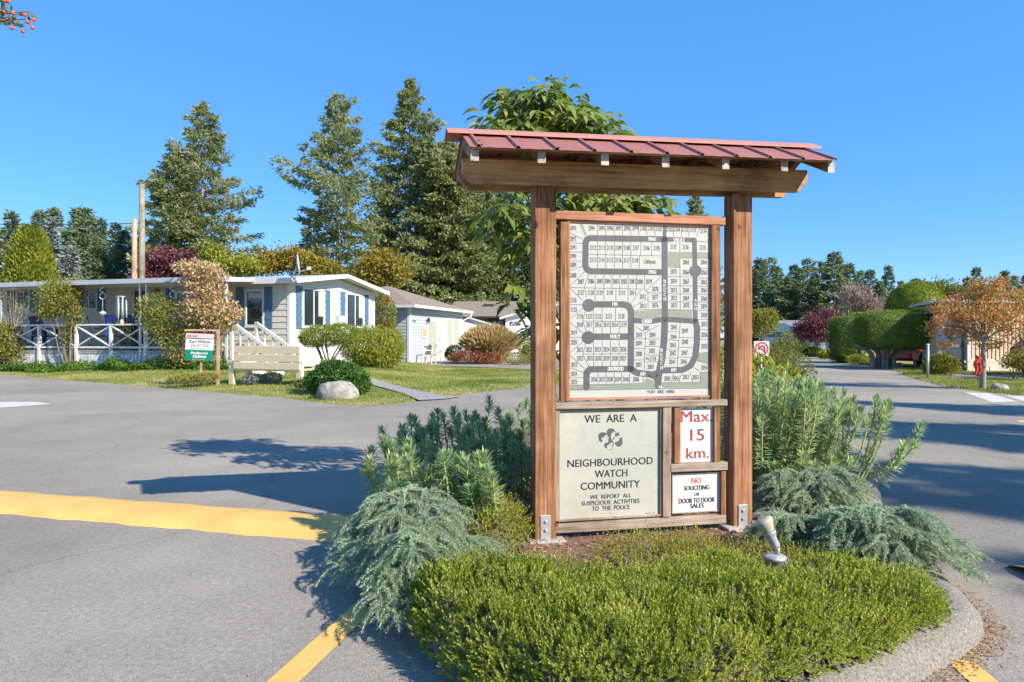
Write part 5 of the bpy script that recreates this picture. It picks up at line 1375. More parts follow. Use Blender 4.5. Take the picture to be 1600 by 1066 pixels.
porch_chair('dark slatted porch chair beside the bright blue one', Wr.px(125, 530)[0], M_DARK, .8)
porch_chair('dark porch chair with reddish cushion left of twin posts', Wr.px(180, 530)[0], M_DARK, 1.7)
tb = thing('patio_table', 'dark round patio table between the porch chairs', 'table', w_of(-.6, Wr.px(140, 530)[0], .873))
mb = MB(); mb.lathe([(.36, .70), (.37, .72), (.36, .735)], n=24); mb.build('table_top', M_DARK, tb); mb = MB(); mb.tube([(0, 0, 0), (0, 0, .70)], .03, 8); mb.lathe([(.22, 0), (.2, .03), (.04, .06)], n=16); mb.build('pedestal', M_DARK, tb)

# ======== garage house with pyramid roof
CG = at(640, 568, 33.7); CG = (CG[0], CG[1], 0)
gh = thing('garage', 'pale blue sided garage with brown shingled pyramid roof', 'garage', CG, AZ)
GX_, GY_ = 7.4, 6.2
Wg = Wall(gh, (0, 0, 0), (1, 0, 0), (0, -1, 0)); Wgs = Wall(gh, (0, 0, 0), (0, 1, 0), (-1, 0, 0))
mb = MB(); Wg.laps(mb, .12, GX_ - .1, .25, 2.78, .16); Wgs.laps(mb, .12, GY_, .25, 2.78, .16); mb.build('wall', M_LBLUE, gh, recalc=False)
mb = MB(); mb.box(0, GX_, 0, GY_, -.02, 2.8); mb.build('wall_core', M_LBLUE, gh)
mb = MB(); Wg.box(mb, -.0, .12, 0, 2.78, .0, .03); Wgs.box(mb, .0, .12, 0, 2.78, 0, .03); Wg.box(mb, GX_ - .12, GX_, 0, 2.78, 0, .03); mb.build('corner_trim', M_TRIM, gh)
ov = .5; ax, ay, az_ = GX_ / 2, 3.07, 4.18; e0 = 2.80
mb = MB(); B_ = [(-ov, -ov, e0 + .06), (GX_ + ov, -ov, e0 + .06), (GX_ + ov, GY_ + ov, e0 + .06), (-ov, GY_ + ov, e0 + .06), (ax, ay, az_)]
mb.add(B_, [(0, 1, 4), (1, 2, 4), (2, 3, 4), (3, 0, 4), (3, 2, 1, 0)]); mb.build('roof', M_SHING, gh)
mb = MB()
mb.box(-ov - .02, GX_ + ov + .02, -ov - .03, -ov - .001, e0 - .06, e0 + .075); mb.box(-ov - .03, -ov - .001, -ov, GY_ + ov, e0 - .06, e0 + .075); mb.build('fascia', M_TRIM, gh)
mb = MB(); mb.box(-ov, GX_ + ov, -ov, -.0, e0 - .03, e0 - .005); mb.box(-ov, 0, 0, GY_, e0 - .03, e0 - .005); mb.build('soffit', M_TRIM, gh)
mb = MB(); mb.tube([(GX_ + .35, -ov + .02, e0 - .06), (GX_ + .3, -ov + .05, e0 - .25), (GX_ - .02, -.06, e0 - .5), (GX_ - .02, -.06, .1)], .045, 8); mb.build('downspout', M_TRIM, gh)
def wbox(W, u0, v0, u1, v1, o0, o1, name, mat, par):
    a0 = W.px(u0, v0)[0]; a1 = W.px(u1, v0)[0]; uc = (u0 + u1) / 2; z1 = W.px(uc, v0)[1]; z0 = W.px(uc, v1)[1]; mb = MB()
    W.box(mb, min(a0, a1), max(a0, a1), z0, z1, o0, o1); return mb.build(name, mat, par)
M_PG = plain('pale_green_panel', (.34, .355, .27), .6, var=.04)
wbox(Wg, 670.5, 505, 680.5, 550, .004, .03, 'panel', M_PG, gh); wbox(Wg, 669.5, 498, 681.5, 504.5, .004, .035, 'panel', M_LBLUE, gh)
d_ = wbox(Wg, 681, 498, 695.5, 563.5, .018, .05, 'door', M_TRIM, gh); wbox(Wg, 682.8, 530, 684.2, 531.5, .05, .10, 'handle', M_DARK, d_)
wbox(Wg, 697, 500, 705.5, 546, .02, .045, 'panel', M_PG, gh); wbox(Wg, 707.5, 500, 716.5, 546, .02, .045, 'panel', M_PG, gh)
for a, b in ((696, 697), (705.6, 707.4), (716.6, 718)): wbox(Wg, a, 498.5, b, 562, .018, .055, 'door_trim', M_TRIM, gh)
wbox(Wg, 697, 498.5, 717, 499.9, .018, .055, 'door_trim', M_TRIM, gh)
wbox(Wg, 657.5, 511.5, 667.5, 528, .01, .05, 'notice_frame', M_GREYM, gh); wbox(Wg, 659.8, 514, 665.2, 525.5, .051, .056, 'notice', plain('tan_notice', (.42, .30, .12), .6), gh)
wbox(Wg, 662, 528.5, 667, 541, .01, .12, 'meter_box', M_TRIM, gh)
mb = MB(); a_, z_ = Wg.px(666, 500); mb.lathe([(.03, -.16), (.07, -.05), (.08, .05), (.02, .12)], Wg.pt(a_, z_, .14), n=10); mb.tube([Wg.pt(a_, z_, .01), Wg.pt(a_, z_, .14)], .02, 6); mb.build('wall_lamp', M_DARK, gh)
mb = MB(); a0, zb = Wg.px(644, 503.5); a1, _ = Wg.px(649.5, 503.5); zt = Wg.px(647, 500)[1]
put_text(mb, '186', a0, a1, zb, zt, lambda x, z: tuple(Wg.pt(x, z, .022)), .02); mb.build('house_number', M_DARK, gh, recalc=False)
# patio chairs by the garage
def plastic_chair(label, u, v, rz):
    x, y, _ = G(u, v); r = thing('patio_chair', label, 'chair', (x, y, .012), rz, group='plastic chairs outside the garage')
    mb = MB(); mb.box(-.25, .25, -.24, .22, .40, .435); mb.build('seat', M_CHAIRW, r, bevel=.01)
    mb = MB()
    pts = [(-.25, .20), (-.26, .30)]
    for k in range(7):
        a = -.21 + k * .07; mb.bar((a, .22, .43), (a * 1.05, .36, .80 + .10 * math.cos(a * 5)), .042, .018)
    mb.tube([(-.25, .22, .42), (-.25, .34, .72), (-.15, .37, .90), (0, .375, .94), (.15, .37, .90), (.25, .34, .72), (.25, .22, .42)], .022, 8); mb.build('backrest', M_CHAIRW, r)
    for s in (-1, 1):
        mb = MB(); mb.tube([(s * .25, .30, .64), (s * .30, .05, .66), (s * .29, -.22, .62), (s * .26, -.26, .42)], .024, 8); mb.build('armrest', M_CHAIRW, r)
        for y in (-.24, .24):
            mb = MB(); mb.bar((s * .24, y * .9, .41), (s * .28, y * 1.1, 0), .05, .035); mb.build('leg', M_CHAIRW, r)
plastic_chair('beige plastic armchair nearest the grey meter on garage wall', 662, 569.5, -.9)
plastic_chair('beige plastic armchair standing beside the white garage door', 677, 569, -.4)

# ======== house behind with brown door
hb = thing('bungalow', 'white bungalow with grey shingled roof and reddish brown porch door', 'house', (-3.4, 47, 0), math.radians(-4))
Wb = Wall(hb, (0, 0, 0), (1, 0, 0), (0, -1, 0))
mb = MB(); mb.box(0, 14, 0, 8, -.02, 2.75); mb.build('wall_core', plain('bungalow_cream', (.50, .46, .38), .7), hb)  # even cream colour for the bungalow walls
mb = MB(); mb.prism([(-.9, 2.72), (4, 4.02), (9, 2.72), (9, 2.60), (4, 3.88), (-.9, 2.60)], lambda a, z, t: (t, a, z), -1.2, 15); mb.build('roof', M_SHING, hb)
mb = MB(); mb.box(-1.2, 5.2, -.96, -.9, 2.62, 2.74); mb.build('gutter', M_DARK, hb)
mb = MB(); mb.box(1.2, 1.9, 2.2, 2.7, 3.5, 3.72); mb.build('skylight', M_DARK, hb)
def gb(a0, a1, z0, z1, o0, o1, name, mat, p=hb):
    mb = MB(); Wb.box(mb, a0, a1, z0, z1, o0, o1); return mb.build(name, mat, p)
a0 = Wb.px(763, 500)[0]; a1 = Wb.px(791, 500)[0]
dd_ = gb(a0, a1, .9, 2.6, .01, .04, 'door', M_BROWN); wl = [a0 + (a1 - a0) * q for q in (.18, .45, .52, .82)]
gb(wl[0], wl[1], 1.2, 2.45, .041, .05, 'pane', M_GLASS, dd_); gb(wl[2], wl[3], 1.2, 2.45, .041, .05, 'pane', M_GLASS, dd_)
mb = MB(); am = (wl[2] + wl[3]) / 2
mb.lathe([(.17, 0), (.17, .02)], Wb.pt(am, 2.15, .052), (0, -1, 0), 14); mb.build('wreath', M_LAMPW, dd_)
mb = MB(); 
for k in range(12): mb.box(1.5 + k * .3, 1.54 + k * .3, -1.5, -1.46, .9, 1.85)
mb.box(1.3, 5.2, -1.52, -1.44, 1.85, 1.92); mb.build('balustrade', plain('tan_rail', (.55, .38, .25), .7), hb)
gx0 = Wb.px(796, 520)[0]
mb = MB(); mb.box(gx0, gx0 + 6, -3.4, -.02, -.02, 2.55); mb.prism([(gx0, 2.55), (gx0 + 3, 3.35), (gx0 + 6, 2.55)], lambda a, z, t: (a, t, z), -3.4, 0); mb.build('garage_wing', M_WHITE, hb)
Wc = Wall(hb, (gx0, -3.4, 0), (1, 0, 0), (0, -1, 0)); mb = MB(); Wc.laps(mb, 0, 6, .1, 2.55, .2); mb.build('wing_siding', M_WHITE, hb, recalc=False)
mb = MB()
for P0 in ([(gx0 - .35, 2.45), (gx0 + 3, 3.36), (gx0 + 3, 3.50), (gx0 - .35, 2.58)], [(gx0 + 3, 3.36), (gx0 + 6.35, 2.45), (gx0 + 6.35, 2.58), (gx0 + 3, 3.50)]): mb.prism(P0, lambda a, z, t: (a, t, z), -3.75, 0)
mb.build('wing_roof', M_TRIM, hb)
# looping script ornament and lettering-like flourish on the wing wall
mb = MB(); a_, z_ = Wc.px(819, 527)
for r_ in (.42, .24):
    mb.tube([Wc.pt(a_ + r_ * math.cos(q_), z_ + r_ * .9 * math.sin(q_), .05) for q_ in np.linspace(.4, 6.2 if r_ > .3 else 5.0, 18)], .022, 5)
mb.build('scroll_ornament', M_DARK, hb)
mb = MB(); a0_, zb = Wc.px(797, 509); a1_, _ = Wc.px(813, 509); zt = zb + .22
put_text(mb, 'Caroline', a0_, a1_, zb, zt, lambda x, z: tuple(Wc.pt(x, z, .03)), .03, slant=.25); mb.build('lettering', M_PURP, hb, recalc=False)

# white shed gable seen between garage and bungalow
sh = thing('shed', 'small white gabled shed between pale blue garage and bungalow', 'shed', (at(722, 560, 41.5)[0], 41.5, 0), math.radians(-4))
mb = MB(); mb.box(0, 1.9, 0, 2, -.02, 2.0); mb.prism([(0, 2.0), (0, 2.55), (1.9, 2.0)], lambda a, z, t: (a, t, z), 0, 2); mb.build('wall', M_WHITE, sh)
mb = MB(); mb.prism([(-.1, 2.60), (2.1, 1.96), (2.1, 2.04), (-.1, 2.68)], lambda a, z, t: (a, t, z), -.15, 2.1); mb.build('roof', M_TRIM, sh)

# ======== beige house on the right
CB = G(1512, 581.5); CB = (CB[0], CB[1], 0)
rb = thing('beige_house', 'beige house with ribbed vertical siding behind the orange berry tree', 'house', CB, math.radians(1.5))
Wq = Wall(rb, (0, 0, 0), (1, 0, 0), (0, -1, 0))
mb = MB(); mb.box(0, 14, 0, 2.6, .45, 2.5); mb.build('wall', M_BEIGE, rb)
mb = MB()
k = 0.0
while k < 13.9: Wq.box(mb, k + .0, k + .075, .46, 2.52, .001, .022); k += .15
mb.build('siding_ribs', M_BEIGE, rb)
mb = MB(); Wq.box(mb, -.02, 14, -.02, .44, -.05, .03); mb.build('skirting', M_SKIRT, rb)
mb = MB(); Wq.box(mb, -.03, .08, .40, 2.55, .0, .045); Wq.box(mb, 0.081, 14, .40, .47, .0, .04); mb.build('corner_trim', M_TRIM, rb)
mb = MB(); a_, z_ = Wq.px(1551, 577); Wq.box(mb, a_ - .12, a_ + .12, z_ - .10, z_ + .10, .031, .05); mb.build('vent', M_TRIM, rb)
mb = MB(); mb.prism([(-.4, 2.50), (1.3, 2.60), (3.0, 2.50), (3.0, 2.58), (1.3, 2.70), (-.4, 2.58)], lambda a, z, t: (t, a, z), -.3, 14.5); mb.build('roof', M_GREYM, rb)
# recessed porch on its left

W2 = Wall(rb, (0, 2.6, 0), (0, -1, 0), (-1, 0, 0))
mb = MB(); W2.box(mb, .9, 1.6, .35, 2.2, .002, .04); mb.build('door', M_TRIM, rb)
mb = MB(); W2.box(mb, .1, .7, 1.2, 2.2, .002, .03); mb.build('window', M_GLASS, rb)
mb = MB(); mb.box(-1.0, -.05, .1, .17, .92, 1.0); mb.build('porch_rail', plain('brown_rail', (.20, .14, .10), .7), rb)
for x in (-1.0, -.12):
    mb = MB(); mb.box(x, x + .07, .1, .17, 0, 2.45 if x > -.2 else .91); mb.build('porch_post', MATS['brown_rail'], rb)

# distant grey house at end of road
x, y, _ = G(1205, 546, 0); 
fh = thing('cottage', 'small grey roofed cottage far down the road beside plum tree', 'house', (at(1208, 545, 66)[0], 66, 0), math.radians(-12))
mb = MB(); mb.box(0, 9, 0, 7, -.02, 2.0); mb.build('wall', M_LBLUE, fh)
mb = MB(); mb.prism([(-.5, 1.95), (3.5, 3.1), (7.5, 1.95)], lambda a, z, t: (t, a, z), -.5, 9.5); mb.build('roof', plain('slate_roof', (.20, .20, .21), .9, var=.2), fh)
mb = MB(); mb.box(-.8, 2.2, -1.6, 0, -.02, 1.9); mb.prism([(-1.0, 1.85), (.7, 2.7), (2.4, 1.85)], lambda a, z, t: (a, t, z), -1.9, 0); mb.build('porch_gable', M_SHUT, fh)


# the mobile home lot is set back: same view, larger distance (uniform scale about the surveyed eye point)
KM = 1.18
def setback(o):
    o.location = (o.location.x * KM, o.location.y * KM, CH + (o.location.z - CH) * KM); o.scale = [q * KM for q in o.scale]
for o in list(bpy.data.objects):
    if o.parent is None and o.type == 'EMPTY' and (o is mh or o is dish or o.name.split('.')[0] in ('hanging_ornament', 'wind_chime', 'patio_table', 'chair')): setback(o)
# ---------------------------------------------------------------- bench, rock, lawn sign, poles
bx0 = GT(357, 601); bx1 = GT(471, 603)
A_ = Vector(bx0); B_ = Vector(bx1); bw = (B_ - A_).length; rzb = math.atan2(B_.y - A_.y, B_.x - A_.x)
bench = thing('park_bench', 'cream painted wooden plank bench on grass verge facing away', 'bench', A_, rzb)
# seen from behind: backrest is nearest the camera, seat extends away
H_ = (602 - 541.5) / F * A_.y; k_ = H_ / 1.06
BWD = bw
def bb(name, x0, x1, y0, y1, z0, z1, bev=.006):
    mb = MB(); mb.box(x0, x1, y0, y1, z0 * k_, z1 * k_); return mb.build(name, M_BENCH, bench, bevel=bev)
for x in (.0, BWD - .17):
    bb('leg', x, x + .16, .0, .09, 0, .60 if x < 1 else .62); bb('leg', x + .02 if x < 1 else x - .02, x + .20 if x < 1 else x + .14, .55, .64, 0, .50)
bb('arm', -.03, .30, -.02, .62, .60, .66); bb('arm', BWD - .16, BWD + .02, -.02, .62, .62, .68)
bb('backrest_post', .17, .27, .02, .10, .40, 1.05); bb('backrest_post', BWD - .13, BWD - .02, .02, .10, .40, 1.05)
for (z0, z1) in ((.86, 1.06), (.645, .84), (.44, .625)): bb('back_slat', .20, BWD - .03, -.03, .018, z0, z1)
for (y0) in (.12, .27, .42): bb('seat_slat', .05, BWD - .05, y0, y0 + .135, .42, .46)
bb('front_rail', .05, BWD - .05, .53, .57, .36, .415); bb('rear_rail', .16, BWD - .18, .04, .075, .40, .435)
mb = MB(); mb.lathe([(.035, 0), (.035, .01)], (.08, -.001, .47 * k_), (0, -1, 0), 10); mb.build('bolt', M_BENCH, bench)

# boulder
rx, ry, _ = G(522, 625)
rock = MB(); rock.smooth = True
nu, nv_ = 36, 22
for j in range(nv_ + 1):
    for i in range(nu):
        th = PI * j / nv_; ph = 2 * PI * i / nu
        d = np.array((math.sin(th) * math.cos(ph), math.sin(th) * math.sin(ph), math.cos(th)))
        e = np.sign(d) * np.abs(d) ** .72; r = 1 + .09 * wob(d * 2, 1.0, 4) + .035 * wob(d * 6, 1.0, 2)
        p = e * r * np.array((.385, .27, .225)); 
        p[0] += .05 * (p[2] / .2) * (-1 if p[0] > 0 else .4)
        rock.v.append((p[0], p[1], max(p[2] + .135, -.04)))
for j in range(nv_):
    for i in range(nu):
        i2 = (i + 1) % nu; rock.face([j * nu + i, (j + 1) * nu + i, (j + 1) * nu + i2, j * nu + i2])
o = rock.build('boulder', M_ROCK); o.location = (rx, ry + .27, 0); tag(o, 'rounded grey granite boulder on grass at road edge', 'rock')

# estate agent's sign on a post
sx0, sz1 = 289, 519; Ys = 17.2
lo = at(319, 585, Ys); lawn = thing('lawn_sign', 'small white and green real estate sign hanging before leafy shrub', 'sign', (lo[0], Ys, 0), math.radians(3))
def LW(u, v): p = at(u, v, Ys); return p[0] - lo[0], p[2]
mb = MB(); x, z = LW(339, 519); mb.box(x - .03, x + .03, .02, .08, 0, z + .04); x0_, z0_ = LW(288, 517.5); mb.box(x0_, x + .029, .021, .07, z0_ - .0, z0_ + .045); x2_, _ = LW(313, 560); mb.box(x2_ - .02, x2_ + .02, .03, .07, 0, LW(313, 565)[1]); mb.build('sign_post', M_POLE2, lawn)
def lrect(name, u0, v0, u1, v1, y0, y1, mat, dz=.0):
    xa, zb = LW(u0, v1); xb, zt = LW(u1, v0); mb = MB(); mb.hexa([(xa, y0, zb), (xb, y0, zb - dz), (xb, y1, zb - dz), (xa, y1, zb), (xa + .02, y0, zt), (xb + .02, y0, zt - dz), (xb + .02, y1, zt - dz), (xa + .02, y1, zt)]); return mb.build(name, mat, lawn)
lrect('rider_board', 290.5, 520.5, 333, 527.5, -.012, 0, M_PINK, .03); ub = lrect('upper_board', 290, 529, 333, 546, -.012, 0, M_SIGNW2, .03); lb = lrect('lower_board', 289.5, 546.3, 331.5, 562.5, -.0125, 0, M_GREENS, .03)
mb = MB()
def lt(mb, s, u0, u1, vb, vt, b=.02, sl=0): x0, zb = LW(u0, vb); x1, _ = LW(u1, vb); zt = LW(u0, vt)[1]; put_text(mb, s, x0, x1, zb, zt, lambda x, z: (x, -.0145, z - .02 * (x - LW(289, 0)[0])), b, sl)
lt(mb, 'Karl Wilson', 297, 328.5, 535.8, 531); lt(mb, '250.537.7294', 298.5, 326, 541.6, 537.8, .0); lt(mb, 'PERSONAL REAL ESTATE CORP', 298, 327, 544.6, 543.4, .0); mb.build('lettering', M_INKG, ub, recalc=False)
mb = MB(); lt(mb, 'FOR SALE', 293, 309, 526.6, 523); mb.build('lettering', M_PURP, bpy.data.objects['rider_board'], recalc=False)
mb = MB(); lt(mb, 'Pemberton', 299, 324, 553.2, 549.2, .05, .2); lt(mb, 'Holmes', 302, 322, 558.6, 554.2, .05, .2); lt(mb, 'REAL ESTATE', 301, 319.5, 561.4, 560.2, .02); mb.build('lettering', M_INKW, lb, recalc=False)

# poles and wires behind the mobile home
def pole(u, vt, Y, r, mat, label):
    x, y, z = at(u, vt, Y); mb = MB(); mb.tube([(0, 0, -.1), (0, 0, z * .5), (0, 0, z)], [r * 1.15, r * 1.05, r * .9], 12)
    o = mb.build('utility_pole', mat); o.location = (x, y, 0); return tag(o, label, 'utility pole')
pole(221.5, 288, 36, .15, M_POLE, 'tall grey-green wooden utility pole rising behind mobile home roof')
pole(210, 342, 34, .125, M_POLE2, 'shorter pinkish tan wooden pole beside the taller one')
def wire(a, b, sag, label, r=.022):
    a = Vector(a); b = Vector(b); pts = [a.lerp(b, t_) - Vector((0, 0, sag * 4 * t_ * (1 - t_))) for t_ in np.linspace(0, 1, 16)]
    mb = MB(); mb.tube(pts, r, 5); o = mb.build('power_line', M_BLACK); tag(o, label, 'wire', 'power lines left of the poles')
wire(at(-60, 349, 40), at(216, 349, 36), .08, 'upper thin black power line running left from the tall pole')
wire(at(-60, 374, 40), at(214, 381, 36), .15, 'lower thin black power line running left from the tall pole')
wire(at(222, 352, 36), at(330, 427, 25), .3, 'thin black wire sloping down from pole toward mobile home', .012)

# no-turn sign in the island shrubs
nx = at(1190, 545, 9.4); ns = thing('turn_sign', 'square white sign with red ring prohibiting turns, half hidden in shrubs', 'sign', (nx[0], nx[1], ISLZ), math.radians(-2))
zc = nx[2] - ISLZ; hs = .105
mb = MB(); mb.box(-hs, hs, -.004, .0, zc - hs, zc + hs); pb = mb.build('sign_face', M_SIGNW2, ns)
mb = MB(); mb.tube([(0, .02, -.1), (0, .02, zc + .1)], .018, 8); mb.build('pole', M_GALV, ns)
mb = MB(); n = 32
for i in range(n):
    a, b = 2 * PI * i / n, 2 * PI * (i + 1) / n
    mb.add([(r_ * math.cos(q_), -.006, zc + r_ * math.sin(q_)) for r_, q_ in ((.092, a), (.092, b), (.072, b), (.072, a))], [(0, 1, 2, 3)])
mb.add([(-.06, -.0065, zc + .045), (-.045, -.0065, zc + .06), (.06, -.0065, zc - .045), (.045, -.0065, zc - .06)], [(0, 1, 2, 3)]); mb.build('ring', plain('sign_red', (.55, .05, .07), .5), pb, recalc=False)
mb = MB()
for i in range(12):
    a, b = PI * i / 12, PI * (i + 1) / 12; mb.add([(.005 + r_ * math.cos(q_), -.0055, zc + .0 + r_ * math.sin(q_)) for r_, q_ in ((.045, a), (.045, b), (.028, b), (.028, a))], [(0, 1, 2, 3)])
mb.add([(.033, -.0055, zc), (.05, -.0055, zc), (.05, -.0055, zc - .05), (.033, -.0055, zc - .05)], [(0, 1, 2, 3)]); mb.add([(-.06, -.0055, zc + .01), (-.012, -.0055, zc + .01), (-.036, -.0055, zc - .02)], [(0, 1, 2)]); mb.build('arrow', M_INK, pb, recalc=False)

# plain post on the right verge
x, y, _ = G(1450, 593); ps = thing('sign_post', 'thin pale metal post standing on the right grass verge', 'post', (x, y, 0))
mb = MB(); mb.tube([(0, 0, -.05), (0, 0, 1.02)], .035, 10); mb.build('pole', M_GALV, ps)
mb = MB(); mb.lathe([(.045, 0), (.05, .02), (.03, .05)], (0, 0, 1.01), n=12); mb.build('cap', M_TRIM, ps)  # whitish highlight at the post top, put in as a white cap

# red cloth on the rowan trunk
rxx, ryy, _ = G(1535, 609)
mb = MB(); mb.smooth = True
n = 12
for j in range(n + 1):
    for i in range(7):
        t_ = i / 6; z = .80 - .46 * j / n; mb.v.append((-.19 + .14 * t_ + .02 * math.sin(j * .9), -.02 + .03 * math.sin(t_ * 9 + j * .3), z + .03 * math.sin(t_ * 7)))
for j in range(n):
    for i in range(6): a = j * 7 + i; mb.face([a, a + 1, a + 8, a + 7])
o = mb.build('red_cloth', M_RED); md = o.modifiers.new('thick', 'SOLIDIFY'); md.thickness = .008; o.location = (rxx, ryy, 0); tag(o, 'faded red cloth banner tied to the berry tree trunk', 'cloth')

# cars
def car(name, label, loc, rz, paint):
    r = thing(name, label, 'car', loc, rz)     # length along +x, rear at x=0, width y -0.88..0.88
    prof = [(0.02, .42), (.0, .62), (.05, .92), (.14, 1.02), (.55, 1.40), (.85, 1.47), (2.1, 1.46), (2.55, 1.36), (3.15, .98), (4.05, .84), (4.30, .66), (4.32, .38), (4.2, .24), (.15, .24)]
    def sect(y):   # tumblehome
        w = abs(y) / .88; return [(a + (.04 if a < 1 else -.05) * w ** 4, z - (.06 * w ** 3 if z > 1.0 else 0)) for a, z in prof]
    ys = [-.88, -.86, -.78, -.6, 0, .6, .78, .86, .88]; mb = MB(); k = len(prof); mb.smooth = True
    for y in ys:
        for (a, z) in sect(y):
            yy = y * (1 - .22 * max(0, (z - .95) / .5))
            mb.v.append((a, yy, z))
    for i in range(len(ys) - 1):
        for j in range(k): j2 = (j + 1) % k; mb.face([i * k + j, i * k + j2, (i + 1) * k + j2, (i + 1) * k + j])
    mb.smooth = False; mb.face(list(range(k))); mb.face([(len(ys) - 1) * k + j for j in range(k)][::-1])
    mb.build('body', paint, r)
    for s in (-1, 1):
        for x in (.82, 3.42):
            w = thing_part('wheel', r); mb = MB(); mb.lathe([(.20, -.11), (.31, -.11), (.33, -.08), (.33, .08), (.31, .115), (.20, .115)], (x, s * .80, .33), (0, s, 0), 22); mb.build('tyre', M_BLACK, w)
            mb = MB(); mb.lathe([(.19, .10), (.20, .118), (.17, .122), (.05, .105), (.0, .12)], (x, s * .80, .33), (0, s, 0), 12, cap=False); mb.build('rim', M_ALU, w)
        mb = MB(); yy = s * .80; mb.prism([(.62, 1.02), (.85, 1.36), (2.0, 1.37), (2.45, 1.27), (2.95, 1.0)], lambda a, z, t: (a, (.885 - .20 * (z - .95) / .5) * s + t, z), -.01, .012 * s + (.0)); mb.build('side_window', M_GLASS, r)
        mb = MB(); mb.hexa([(-.02, s * .55, .74), (.06, s * .86, .74), (.12, s * .86, .74), (.05, s * .55, .74), (.0, s * .55, .93), (.08, s * .85, .93), (.13, s * .85, .93), (.06, s * .55, .93)]); mb.build('tail_light', M_TAIL, r)
        mb = MB(); mb.box(4.20, 4.33, s * .5, s * .8, .62, .74); mb.build('headlight', M_TRIM, r)
    mb = MB(); mb.hexa([(.17, -.6, 1.04), (.17, .6, 1.04), (.20, .6, 1.03), (.20, -.6, 1.03), (.50, -.52, 1.37), (.50, .52, 1.37), (.54, .52, 1.36), (.54, -.52, 1.36)]); mb.build('rear_window', M_GLASS, r)
    mb = MB(); mb.box(-.035, .0, -.26, .26, .66, .80); mb.build('number_plate', M_SIGNW2, r)
    mb = MB(); mb.box(-.04, .10, -.84, .84, .36, .52); mb.build('bumper', paint, r, bevel=.02)
    return r
x, y, _ = G(1403, 573); car('parked_car', 'red car parked under the boxy trimmed tree', (x, y + .4, 0), math.radians(22), M_REDP)
x, y, _ = G(1592, 592); car('parked_car', 'dark car just entering frame at right edge', (x + 1.1, y + .9, 0), math.radians(10), M_DKP)
# rocks at the topiary foot and white stones behind the bench
def stone(u, v, r, label, mat=M_ROCK, group=None, seed=1):
    x, y, zt_ = GT(u, v); mb = MB(); mb.smooth = True; nu, nv_ = 14, 9
    for j in range(nv_ + 1):
        for i in range(nu):
            th = PI * j / nv_; ph = 2 * PI * i / nu; d = np.array((math.sin(th) * math.cos(ph), math.sin(th) * math.sin(ph), math.cos(th)))
            p = d * (1 + .18 * wob(d * 2, 1, seed)) * r * np.array((1.15, .9, .65)); mb.v.append((p[0], p[1], p[2] + r * .42))
    for j in range(nv_):
        for i in range(nu): i2 = (i + 1) % nu; mb.face([j * nu + i, (j + 1) * nu + i, (j + 1) * nu + i2, j * nu + i2])
    o = mb.build('stone', mat); o.location = (x, y, zt_); tag(o, label, 'rock', group)
M_WSTONE = plain('white_stone', (.62, .60, .56), .85, var=.15, scale=12)
stone(405, 588, .17, 'left white garden stone seen under the bench', M_WSTONE, 'white stones behind the bench', 2)
stone(434, 587, .16, 'right white garden stone seen under the bench', M_WSTONE, 'white stones behind the bench', 3)
stone(1404, 573.5, .18, 'grey stone at foot of boxy topiary trunks beside red car', M_ROCK, None, 4)
stone(1563, 611, .17, 'flat grey stone in the verge right of berry tree', M_ROCK, None, 5)
